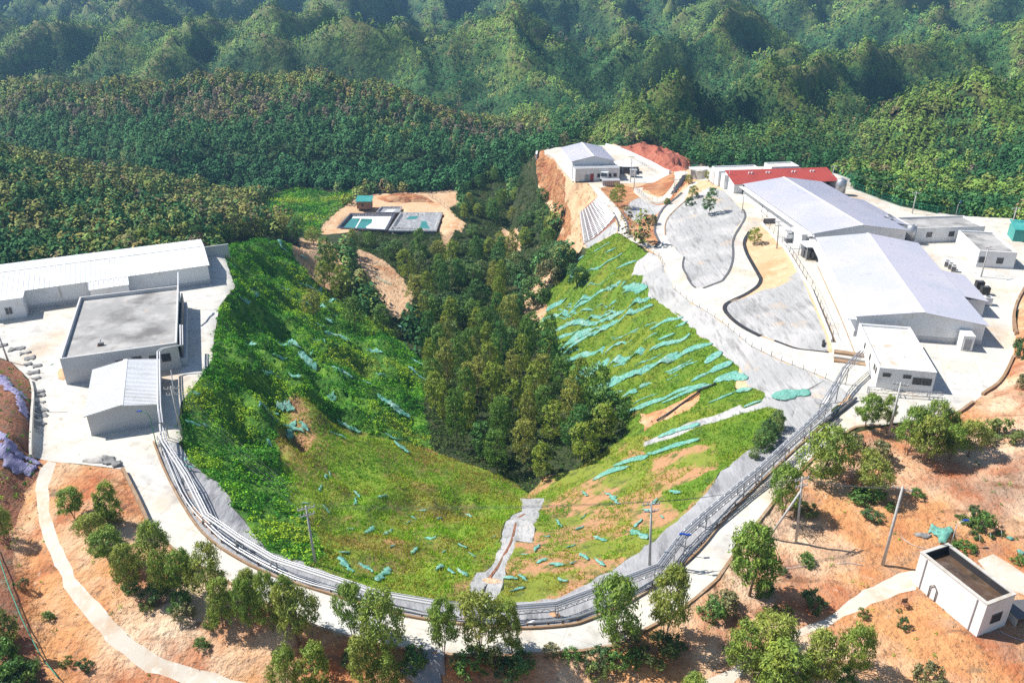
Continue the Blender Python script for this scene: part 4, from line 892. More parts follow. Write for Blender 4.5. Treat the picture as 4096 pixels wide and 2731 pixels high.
BUSHES = """Z4 900,1060,1115,85 1230,1290,1345,90 1285,1160,1225,90 525,1415,1475,85 300,1130,1165,70 410,1400,1455,70 140,1400,1568,200 40,1300,1500,200 150,920,990,60 690,520,600,120 960,930,1040,170 1130,1080,1170,120 40,1080,1320,160 100,1480,1600,240 640,450,590,90 1100,1000,1110,130 800,930,1010,100
Z5 790,1350,1470,220 930,1310,1460,90 1080,1400,1480,180 440,1360,1470,170 1280,1330,1400,100 1400,1350,1430,120 1560,1360,1440,150 1680,1370,1470,130 1780,1350,1450,110 1910,1290,1400,230 2030,1260,1370,120 1550,1440,1520,120 1000,1440,1520,140 700,1380,1460,90 60,1380,1450,110 1730,1200,1330,180
Z6 1775,100,200,170 1350,1445,1570,150 725,1035,1150,120 550,1125,1200,100 1620,575,660,70 1665,610,705,110 950,170,290,120 1080,210,340,140 1050,600,650,110 1150,560,605,60 690,850,900,100 690,565,625,110 1300,485,540,70 230,1060,1160,160 170,1100,1190,150 560,1440,1500,100 900,1480,1568,110 450,990,1070,110 555,920,960,50 1000,1150,1195,60 980,480,550,140 1060,480,545,120 1220,1200,1260,60 1560,780,820,120 1700,200,240,80 1870,860,900,80 1590,640,680,90 620,560,640,60 1200,1150,1170,30
T7 2300,260,540,170 2310,700,900,120 2000,1250,1420,90"""
L = []
for ln in BUSHES.split('\n'):
    w = ln.split()
    for c in w[1:]:
        u, vt, vb, wu = map(float, c.split(',')); L.append((w[0], u, vt, vb, wu))
L.sort(key=lambda q: pxy(q[0], q[1], q[3])[0])
places = [where(*pxy(q[0], q[1], q[3])) for q in L]
labs = ordinal_labels(places, lambda o_, k: f"leafy green bush, {o_} from left {k}")
for i, (q, lb) in enumerate(zip(L, labs)):
    p, h, w = size_at(q[0], q[1], q[3], q[2], q[4])
    plant('bush', BUS, i, p-Vector((0, 0, .05)), max(h*.8, .35), w, lb, 'bush', 'bushes on the orange soil')
# trees and bushes inside the bowl and around the far roads
MID = """VAL;left_slope D 720,665,735,46 752,545,640,44 745,600,660,40 790,610,695,44 815,680,755,44 852,660,722,36 778,560,610,36 757,570,632,34 835,640,700,34 955,632,690,40 880,700,760,40
VAL;behind_platform D 330,528,580,44 372,518,575,50 420,515,570,46 455,518,565,40 602,500,548,36 650,490,545,40 682,498,560,44 560,505,550,36 520,515,556,40 720,520,560,34 300,540,585,36 630,505,548,34 490,520,562,36
BRO;right_slope D 1290,562,625,62 1326,608,655,46 1400,900,968,88 1265,600,650,60 1225,640,700,60 1360,940,990,60
VAL;far_road T1 1230,570,840,140 1180,640,780,90 2150,130,160,10
VAL;grey_mound T2 500,420,570,120 690,450,760,165 1220,910,1110,150 470,560,650,110 690,245,360,100 450,290,400,90 30,770,880,110 200,570,640,80
BRO;shoulder_edge Z6 520,60,170,90 480,110,220,90 445,160,270,110 395,265,320,60 430,190,250,80"""
WHERE = dict(left_slope='standing on the left green slope', behind_platform='behind the left platform crest', right_slope='at the foot of the right netted slope', far_road='on the bank beside the plant road', grey_mound='by the switchback road and grey netted mound', shoulder_edge='on the grass tongue edge beside the grey shoulder')
for ln in MID.split('\n'):
    hd, rest = ln.split(' ', 1); lib, pl = hd.split(';'); s = [rest.split()[0], rest.split()[1:]]
    items = sorted([tuple(map(float, c.split(','))) for c in s[1] if not c.startswith('2150')])
    for i, (u, vt, vb, wu) in enumerate(items):
        p, h, w = size_at(s[0], u, vb, vt, wu)
        plant('slope_tree', BUS if h < w*1.05 else (VAL if lib == 'VAL' else BRO), i+len(ln), p-Vector((0, 0, .1)), h, w, f"{'upright olive' if lib == 'VAL' else 'rounded dark green'} tree, {ORD[i]} from left, {WHERE[pl]}", 'tree', 'trees '+WHERE[pl]); fg_xy.append(p)
def poisson(poly, dmin, existing, n=20000, seed=0):
    r = np.random.default_rng(seed); xs = [p[0] for p in poly]; ys = [p[1] for p in poly]; out = []; cell = {}
    def ok(x, y, d):
        ci, cj = int(x//5), int(y//5)
        for a in (-1, 0, 1):
            for b in (-1, 0, 1):
                for q in cell.get((ci+a, cj+b), ()):
                    if (q[0]-x)**2+(q[1]-y)**2 < d*d: return False
        return True
    def put(x, y): cell.setdefault((int(x//5), int(y//5)), []).append((x, y))
    for e in existing: put(e[0], e[1])
    X = r.uniform(min(xs), max(xs), n); Y = r.uniform(min(ys), max(ys), n); m = inpoly(poly, X, Y)
    for x, y in zip(X[m], Y[m]):
        if ok(x, y, dmin): put(x, y); out.append((x, y))
    return out
VALLEY = [tuple(hit(*c).xy) for c in [(820, 600), (880, 690), (960, 760), (990, 900), (1010, 1000), (1060, 1050), (1205, 1112), (1260, 1105), (1330, 1085), (1400, 1060), (1470, 1000), (1420, 940), (1330, 945), (1275, 850), (1215, 750), (1180, 690), (1230, 640), (1290, 600), (1270, 540), (1240, 430), (1200, 400), (1130, 400), (1060, 440), (1070, 500), (1010, 590), (880, 570), (800, 555)]]
cand = poisson(VALLEY, 4.7, [(p.x, p.y) for p in fg_xy], 30000, 5)
zz = zone_of(np.array([c[0] for c in cand]), np.array([c[1] for c in cand]))
cand = [c for c, z in zip(cand, zz) if z < 0]
KEEP = [[pxy(*c[:3]) for c in G(q)] for q in ("T5 280,640 660,260 1500,190 1860,180 1870,320 1760,400 1840,480 1960,580 1900,640 1640,680 1640,760 1080,760 1000,690 850,640 300,660", "Z2 80,840 160,870 300,940 440,1070 500,1180 450,1300 280,1290 200,1080 100,930", "D 660,560 745,552 790,590 770,650 700,640", "Z2 1430,960 1480,1000 1400,1130 1350,1200 1440,1240 1400,1310 1310,1380 1250,1330 1200,1190 1300,1130 1380,1030", "Z2 1090,690 1210,690 1250,790 1230,870 1140,860", "T1 130,400 280,260 400,220 620,560 1000,740 1210,960 870,1330 700,1370 640,1280 670,1100 600,900 540,760 360,600", "T5 1400,780 1560,790 1590,920 1480,930")]
def blocks_view(x, y, z, h):
    out = np.zeros(len(x), bool)
    for f in (.1, .5, .8, 1.0):
        dep = y*cth-(z+h*f-HC)*sth; px = 1176+F*x/dep; py = 784-F*(y*sth+(z+h*f-HC)*cth)/dep
        for K in KEEP: out |= inpoly(K, px, py)
    return out
cand = [c for c in cand if c[1] < 190 or rnd.random() < .62]; _a = np.array(cand); cand = [c for c, b_ in zip(cand, blocks_view(_a[:, 0], _a[:, 1], hgt(_a[:, 0], _a[:, 1]), np.full(len(_a), 5.0))) if not b_]
cand.sort(key=lambda c: c[1]); print('valley candidates', len(cand))
NV = 215
extra_forest = cand[NV:]
for i, (x, y) in enumerate(cand[:NV]):
    br = y > 165 and vnoise(x/14, y/14, 77) > .05; lib = BRO if br else VAL
    h = rnd.uniform(8.0, 12.5) if not br else rnd.uniform(5.5, 8)
    if y < 118: h = rnd.uniform(7, 9.5)
    if y > 232: h *= .6
    plant('valley_tree', lib, rnd.randrange(7), (x, y, gz(x, y)-.1), h, rnd.uniform(3.2, 4.8)*(1.25 if br else 1), 'rounded dark tree crowded into the upper valley wood' if br else 'tall olive-crowned tree crowded into the dense wood of the valley floor', 'tree', 'rounded trees of the upper valley wood' if br else 'tall trees of the valley wood')
# ---------------------------------------------------------------- forests: one object per kind of wood
def forest(name, label, P, hts, rads, tints, nq, qs, cone=None, tw=.55, cb=.12):
    n = len(P); P = np.asarray(P); e = 4.0
    gx = (hgt(P[:, 0]+e, P[:, 1])-hgt(P[:, 0]-e, P[:, 1]))/(2*e); gy = (hgt(P[:, 0], P[:, 1]+e)-hgt(P[:, 0], P[:, 1]-e))/(2*e)
    TN = np.repeat(np.stack([-gx, -gy, np.ones(n)], 1), nq, 0)*np.array([1.5, 1.5, 1])*tw; cone = np.zeros(n, bool) if cone is None else cone
    t = rng.random((n, nq)); th = rng.random((n, nq))*2*np.pi
    prof = np.where(cone[:, None], np.clip(1.0-t, .1, 1), np.sqrt(np.clip(1-((t-.42)/.60)**2, 0, 1)))
    rr = prof*np.sqrt(rng.uniform(.45, 1, (n, nq)))*rads[:, None]
    c = np.stack([P[:, 0:1]+rr*np.cos(th), P[:, 1:2]+rr*np.sin(th), P[:, 2:3]+hts[:, None]*(cb+(1-cb)*t)], 2).reshape(-1, 3)
    nrm = np.stack([np.cos(th)*.9, np.sin(th)*.9, (t-.3)*1.2], 2).reshape(-1, 3)*.8*(.6 if tw > 1 else 1)+rng.normal(size=(n*nq, 3))*.3+TN
    sz = (qs*rads[:, None]*rng.uniform(.7, 1.3, (n, nq))).ravel()
    v, f = quads(c, nrm, sz, sz*.8)
    cl = np.repeat(tints, nq, 0)*(1+rng.normal(size=(n*nq, 1))*.12)
    me = npmesh(name, v, f, M['leaf_far']); tint_attr(me, np.repeat(np.clip(cl, .006, .4), 4, 0))
    return tag(link(name, me), label, 'forest', kind='stuff')
def tri_noise(x, y, s, seed): return vnoise(x/s, y/s, seed)
def hexgrid(x0, x1, y0, y1, d, jit=.42):
    X, Y = np.meshgrid(np.arange(x0, x1, float(d)), np.arange(y0, y1, d*.87)); X[1::2] += d/2
    X = X+rng.uniform(-jit, jit, X.shape)*d; Y = Y+rng.uniform(-jit, jit, X.shape)*d
    X = X.ravel(); Y = Y.ravel(); k = np.abs(X) < Y*.74+30; return X[k], Y[k]
def mixcol(cols, w):
    w = np.stack(w, 1); w = w/w.sum(1, keepdims=True); return w@np.array(cols)
def lot(x, y, kind, ridge=True):
    """tree colours: yellow-green on dry ridges, deep green in the gullies, brown-tipped stands between"""
    n = len(x); nn_ = .35 if not ridge else .12; a = tri_noise(x, y, 38, 60)+nn_*rng.normal(size=n); b = tri_noise(x, y, 60, 61)+nn_*rng.normal(size=n)
    if ridge: r = ridge_index(x, y)
    else: r = 0*a
    cols = [(.022, .068, .022), (.11, .135, .034), (.125, .105, .05), (.045, .105, .03), (.105, .078, .062), (.10, .16, .032)]
    w = [np.clip(.75-a-r, .04, 3)**2, np.clip(a+.15+.6*r, .02, 2)**2*.8, np.clip(b-.05+.3*r, .01, 2)**2*kind, np.clip(.45-b, .02, 2)**2, np.clip(b-.3, .0, 2)**2*kind, np.clip(r-.1+.3*a, 0, 2)**2*3.5*(ridge)]
    pick = np.array([np.broadcast_to(k_, (n,)) for k_ in w]).T; pick = pick/pick.sum(1, keepdims=True); cum = pick.cumsum(1); q = rng.random((n, 1)); idx = (q > cum).sum(1).clip(0, 5)
    return np.array(cols)[idx]*(1+rng.normal(size=(n, 1))*.18)
X, Y = hexgrid(-200, 210, 130, 346, 3.5)
z = zone_of(X, Y); k = (z < 0)
k &= ~inpoly(VALLEY, X, Y); k &= ~((X > -70) & (X < -8) & (Y > 228) & (Y < 256))
k &= ~((X < -55) & (Y < 166) & (Y < 163+(X+66)*.46+3)) & (Y > 120)
# keep clear of the compound spur and the steep bank right under the far plant
k &= ~(blocks_view(X, Y, hgt(X, Y), np.full(len(X), 6.0)) & (X < 60)); X, Y = X[k], Y[k]; Z = hgt(X, Y)
near_ex = np.array(sorted([(x, y) for x, y in extra_forest]) or [(0, 0)])
X = np.concatenate([X, near_ex[:, 0]]); Y = np.concatenate([Y, near_ex[:, 1]]); Z = hgt(X, Y)
tn = lot(X, Y, .6, False)
hA = (X < -25)[:, None] & (Y < 312)[:, None] & (rng.random((len(X), 1)) < np.clip(.45+.5*tri_noise(X, Y, 25, 98)[:, None]+.25*(Y[:, None] > 262), 0, 1))
tn = np.where(hA, np.array([[.125, .138, .04]])*(1+.22*rng.normal(size=(len(X), 1)))*(1+.12*rng.normal(size=(len(X), 3))), tn)
hB = (X < 30)[:, None] & (Y > 312)[:, None]; tn = np.where(hB, np.array([[.022, .07, .024]])*(1+.3*rng.normal(size=(len(X), 1))), tn); hts = rng.uniform(6.0, 9.5, len(X)); rd = rng.uniform(1.7, 2.7, len(X))  # foot of the left hill: dark green trees, valley shade also put into the tint
low = (X > -120) & (X < -25) & (Y > 255); hts[low] *= .62
right = X > 45; kp = ~((X > 60) & (Y > 300)); hts[right] *= .6; rd[right] *= .85; tR = lot(X, Y, .8, True); tn = np.where(right[:, None], tR, tn)
back = (Y > 160) & (Y < 176) & (X < -55); hts[back] *= .8
X, Y, Z, tn, hts, rd = X[kp], Y[kp], Z[kp], tn[kp], hts[kp], rd[kp]; print('near forest', len(X))
forest('hillside_wood', 'dense mixed wood on the slopes right behind the platform and compound', np.stack([X, Y, Z], 1), hts, rd, tn, 80, .42)
X, Y = hexgrid(-420, 420, 346, 470, 3.4); Z = hgt(X, Y); print('mid forest', len(X))
tn = lot(X, Y, 1.5, False)
yb = np.clip((Y-360)/65+.25*tri_noise(X, Y, 30, 99)+.15*rng.normal(size=len(X)), 0, 1)[:, None]; wl = (X < 20)[:, None]
tn = np.where(wl & (yb > .72) & (rng.random((len(X), 1)) < .75), np.array([[.125, .135, .038]])*(1+.25*rng.normal(size=(len(X), 1)))*(1+.12*rng.normal(size=(len(X), 3))), np.where(wl & (yb > .30) & (yb < .8) & (rng.random((len(X), 1)) < .38), np.array([[.098, .078, .052]])*(1+.2*rng.normal(size=(len(X), 1))), np.where(wl & (yb < .15), np.array([[.03, .085, .028]])*(1+.25*rng.normal(size=(len(X), 1))), tn))); cn = rng.random(len(X)) < .15  # lowest left-hill trees: dark green, with some shade in the tint
XR, YR = X, Y; lf = (X < 25+.25*(Y-346)); X, Y, Z, tn, cn = X[lf], Y[lf], Z[lf], tn[lf], cn[lf]
forest('plantation_wood', 'plantation of olive and brown tipped trees covering the long left hill', np.stack([X, Y, Z], 1), rng.uniform(8, 11.5, len(X)), rng.uniform(1.3, 2.1, len(X)), tn, 52, .55, None, tw=.8, cb=.5)
X, Y = hexgrid(10, 520, 190, 470, 3.3); m = (X >= 25+.25*(Y-346)) & ((Y > 346) | ((X > 60) & (Y > 300)) | (X > 208)) & (zone_of(X, Y) < 0)
xs_, ys_ = np.meshgrid(np.concatenate([np.arange(-300, -192, 5.), np.arange(194, 300, 5.)]), np.arange(30, 250, 5.)); xs_ = (xs_+rng.uniform(-2, 2, xs_.shape)).ravel(); ys_ = (ys_+rng.uniform(-2, 2, ys_.shape)).ravel(); e_ = (np.abs(xs_) > 208) | (ys_ < 200) | (xs_ < 0); X = np.concatenate([X[m], xs_[e_]]); Y = np.concatenate([Y[m], ys_[e_]]); m = np.ones(len(X), bool); X, Y = X[m], Y[m]; Z = hgt(X, Y); tn = lot(X, Y, .6)
forest('spur_wood', 'green wood on the spurs and gullies behind the far plant and compound', np.stack([X, Y, Z], 1), rng.uniform(3.5, 7, len(X)), rng.uniform(1.2, 2.2, len(X)), tn*.8, 26, .58, rng.random(len(X)) < .3, tw=1.3)
X, Y = hexgrid(-750, 750, 470, 820, 3.3); Z = hgt(X, Y)
slope = (hgt(X+3, Y)-hgt(X-3, Y))
bare = (tri_noise(X, Y, 70, 90)+.35*tri_noise(X, Y, 18, 91) > .9); k = ~bare | (rng.random(len(X)) < .25); X, Y, Z = X[k], Y[k], Z[k]; print('far forest', len(X))
tn = lot(X, Y, .35); cn = rng.random(len(X)) < .35
forest('hill_forest', 'hazy green forest over the ridged hills in the middle distance', np.stack([X, Y, Z], 1), rng.uniform(3.0, 5.0, len(X)), rng.uniform(1.2, 2.2, len(X)), tn, 16, .62, cn, tw=2.0)
X, Y = hexgrid(-1150, 1150, 820, 1500, 5.6); Z = hgt(X, Y); print('farthest', len(X))
tn = lot(X, Y, .2)
forest('mountain_forest', 'blue-hazed forest on the farthest mountains at the top', np.stack([X, Y, Z], 1), rng.uniform(4, 7, len(X)), rng.uniform(2.2, 3.6, len(X)), tn, 10, .7, tw=2.6)
# ---------------------------------------------------------------- ground cover on the slopes
def cover(name, label, zones, mats_ok, dens, fn, cat):
    """scatter points over the polygons of the given zones (by index), call fn(x,y,z) -> tris, colours"""
    xs = []; ys = []
    for i in zones:
        P = [tuple(p) for p in zp[i]]; x0, x1 = min(p[0] for p in P), max(p[0] for p in P); y0, y1 = min(p[1] for p in P), max(p[1] for p in P)
        n = int((x1-x0)*(y1-y0)*dens); x = rng.uniform(x0, x1, n); y = rng.uniform(y0, y1, n); m = zone_of(x, y) == i; xs.append(x[m]); ys.append(y[m])
    x = np.concatenate(xs); y = np.concatenate(ys); z = hgt(x, y); v, f, c = fn(x, y, z); print(name, len(x), len(f))
    me = npmesh(name, v, f, M['grass_blade']); tint_attr(me, c); return tag(link(name, me), label, cat, kind='stuff')
def tufts(hmin, hmax, k, wd, colf):
    def fn(x, y, z):
        n = len(x); X = np.repeat(x, k)+rng.normal(size=n*k)*.14; Y = np.repeat(y, k)+rng.normal(size=n*k)*.14; Z = np.repeat(z, k)-.05
        th = rng.random(n*k)*2*np.pi; h = rng.uniform(hmin, hmax, n*k); ln = rng.normal(size=(n*k, 2))*.45*h[:, None]
        dx = np.cos(th)*wd; dy = np.sin(th)*wd
        v = np.stack([np.stack([X-dx, Y-dy, Z], 1), np.stack([X+dx, Y+dy, Z], 1), np.stack([X+ln[:, 0], Y+ln[:, 1], Z+h], 1)], 1).reshape(-1, 3)
        c = colf(x, y); c = np.repeat(c, k, 0)*(1+rng.normal(size=(n*k, 1))*.18); return v, np.arange(3*n*k).reshape(-1, 3), np.repeat(np.clip(c, .01, .5), 3, 0)
    return fn
zi_ = {i: (z[0], z[1]) for i, z in enumerate(ZONES)}
def zidx(nm, mt): return [i for i, q in zi_.items() if q == (nm, mt)]
def gc1(x, y):
    a = tri_noise(x, y, 9, 70)+.3*rng.normal(size=len(x)); return mixcol([(.07, .16, .012), (.13, .19, .016), (.23, .19, .04)], [np.clip(.5-a, .03, 2), np.clip(a+.35, .03, 2), np.clip(a-.35, .0, 2)*1.3])
def gc2(x, y):
    a = tri_noise(x, y, 8, 71)+.3*rng.normal(size=len(x)); b = tri_noise(x, y, 15, 72)
    return mixcol([(.12, .24, .012), (.20, .25, .018), (.22, .14, .04), (.045, .14, .015)], [np.clip(.35-a, .02, 2)**2, np.clip(a+.3, .03, 2)**2, np.clip(a+b+.05, .0, 2)**2*2, np.clip(-b-.2, 0, 2)**2*3])
cover('grass', 'bright green grass growing over the right slope', zidx('grass_slope', 'grass_ground'), 0, 9, tufts(.12, .42, 5, .05, gc1), 'grass')
def thin(fn, seed, thr):
    def g(x, y, z):
        k = (tri_noise(x, y, 7.5, seed)+.5*tri_noise(x, y, 2.5, seed+1) < thr); return fn(x[k], y[k], z[k])
    return g
cover('grass', 'yellowing grass with brown patches on the near middle slope', zidx('grass_slope', 'mixed_ground'), 0, 9, tufts(.15, .5, 5, .05, gc2), 'grass')
cover('grass', 'patchy grass over orange soil on the near right slope', zidx('grass_slope', 'patchy_ground'), 0, 9, thin(tufts(.12, .4, 5, .05, gc2), 33, .12), 'grass')
def shrubs(rmin, rmax, k, q, colf):
    def fn(x, y, z):
        n = len(x); r = rng.uniform(rmin, rmax, n)*(1+.7*tri_noise(x, y, 5, 44)); r = np.clip(r, .15, 2)
        d = rng.normal(size=(n*k, 3)); d /= np.linalg.norm(d, axis=1, keepdims=True); d[:, 2] = np.abs(d[:, 2])
        R_ = np.repeat(r, k)[:, None]; c = np.stack([np.repeat(x, k), np.repeat(y, k), np.repeat(z, k)], 1)+d*R_*np.array([1, 1, .95])*rng.uniform(.7, 1, (n*k, 1))
        v, f = quads(c, d+rng.normal(size=d.shape)*.5, (q*rng.uniform(.6, 1.4, n*k)), (q*.6*rng.uniform(.6, 1.4, n*k)))
        cc = np.repeat(colf(x, y), k, 0)*(1+rng.normal(size=(n*k, 1))*.22); return v, f, np.repeat(np.clip(cc, .008, .4), 4, 0)
    return fn
def lc(x, y):
    a = tri_noise(x, y, 6, 80)+.25*rng.normal(size=len(x)); b = tri_noise(x, y, 14, 81)
    return mixcol([(.028, .115, .012), (.10, .25, .016), (.19, .27, .02), (.17, .15, .045)], [np.clip(.45-a-b, .02, 2)**2, np.clip(a+.4, .05, 2)**2, np.clip(a+1.3*b-.05, 0, 2)**2*3, np.clip(b-.45, 0, 1)*2])
def steep(fn):   # bushes where the relief of the slope bulges, low growth elsewhere
    return fn
cover('shrub_cover', 'dense leafy ground cover blanketing the left slope of the bowl', zidx('lush_slope', 'lush_ground'), 0, 1.5, shrubs(.3, 1.0, 28, .30, lc), 'shrubs')
cover('meadow_growth', 'rank green growth in the clearing before the ponds', zidx('meadow', 'meadow'), 0, .8, shrubs(.5, 1.3, 16, .5, lc), 'shrubs')
def floor_growth():
    P = [tuple(hit(*c).xy) for c in [(640, 560), (700, 600), (800, 700), (960, 800), (970, 950), (1000, 1060), (1205, 1140), (1340, 1090), (1490, 1030), (1440, 920), (1340, 950), (1220, 740), (1180, 660), (1300, 560), (1285, 470), (1215, 395), (1238, 345), (1170, 345), (1100, 390), (760, 560)]]
    n = 22000; xs = [p[0] for p in P]; ys = [p[1] for p in P]; x = rng.uniform(min(xs), max(xs), n); y = rng.uniform(min(ys), max(ys), n); m = inpoly(P, x, y); x, y = x[m], y[m]; m = zone_of(x, y) < 0; x, y = x[m], y[m]
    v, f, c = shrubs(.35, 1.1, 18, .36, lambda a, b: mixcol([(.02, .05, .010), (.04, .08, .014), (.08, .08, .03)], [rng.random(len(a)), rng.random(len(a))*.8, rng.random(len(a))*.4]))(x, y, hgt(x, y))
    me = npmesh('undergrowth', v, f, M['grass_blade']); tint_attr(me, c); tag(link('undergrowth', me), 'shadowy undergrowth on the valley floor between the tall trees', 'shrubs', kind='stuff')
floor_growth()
def drb(x, y): return mixcol([(.06, .08, .03), (.16, .13, .05), (.10, .09, .05)], [rng.random(len(x)), rng.random(len(x))*.8, rng.random(len(x))*.8])
cover('dry_scrub', 'thin dry scrub scattered on the bare strips of the bowl', zidx('bare_strip', 'pale_soil')+zidx('cut_slope', 'pale_soil')+zidx('bare_strip', 'soil'), 0, .22, shrubs(.2, .5, 10, .25, drb), 'shrubs')
def litter(fn):
    def g(x, y, z):
        k = (tri_noise(x, y, 6, 95)+.5*tri_noise(x, y, 2, 96) > .12) & (y < 110); return fn(x[k], y[k], z[k])
    return g
def lit(x, y): return mixcol([(.16, .12, .09), (.09, .07, .045), (.24, .17, .11), (.07, .09, .03)], [rng.random(len(x)) for _ in range(3)]+[rng.random(len(x))*.5])
cover('leaf_litter', 'dry twigs and fallen leaves scattered on the orange soil', zidx('soil', 'soil'), 0, 1.6, litter(shrubs(.08, .22, 7, .12, lit)), 'litter')
cover('tussocks', 'scattered green weed tussocks on the orange soil', zidx('soil', 'soil'), 0, .06, shrubs(.12, .38, 14, .16, lc), 'weeds')
cover('weeds', 'weeds and dark scrub on the bank at the left edge', zidx('bank', 'dark_soil'), 0, .35, shrubs(.15, .6, 14, .22, lc), 'weeds')
# ---------------------------------------------------------------- roads' edges, ditches, walls
def P3(s, dz=0.0, step=None):
    pts = [T(*c[:3]) for c in G(s)]
    if step:
        out = [pts[0]]
        for a, b in zip(pts, pts[1:]):
            n = max(1, int((b.xy-a.xy).length/step))
            for i in range(1, n+1):
                q = a.lerp(b, i/n); out.append(Vector((q.x, q.y, gz(q.x, q.y))))
        pts = out
    return [p+Vector((0, 0, dz)) for p in pts]
def smooth_line(p, it=2):
    for _ in range(it):
        q = [p[0]]
        for a, b in zip(p, p[1:]): q += [a.lerp(b, .25), a.lerp(b, .75)]
        q.append(p[-1]); p = q
    return p
def ribbon(name, label, cat, s, w, h, mat, deep=.6, off=0, kind=None, group=None, parent=None, wob=0):
    pts = smooth_line([T(*c[:3]) for c in G(s)], 2); L_ = []; R_ = []
    for i, p in enumerate(pts):
        d = (pts[min(i+1, len(pts)-1)]-pts[max(i-1, 0)]).xy.normalized(); n = Vector((-d.y, d.x))
        ww = w*(1+wob*rnd.uniform(-1, 1))
        a = p.xy+n*(off+ww/2); b = p.xy+n*(off-ww/2); L_.append(a); R_.append(b)
    mb = MB(); n = len(pts); v = []
    for a, b in zip(L_, R_):
        z = max(gz(*a), gz(*b)); v += [(a.x, a.y, z-deep), (a.x, a.y, z+h), (b.x, b.y, z+h), (b.x, b.y, z-deep)]
    f = []
    for i in range(n-1):
        k = 4*i
        for j in range(4): f.append((k+j, k+(j+1) % 4, k+4+(j+1) % 4, k+4+j))
    f += [(3, 2, 1, 0), (4*n-4, 4*n-3, 4*n-2, 4*n-1)]
    mb.add(v, f); o = mb.build(name, M[mat], parent)
    return tag(o, label, cat, group, kind) if label else (tag(o, kind=kind) if kind else o)
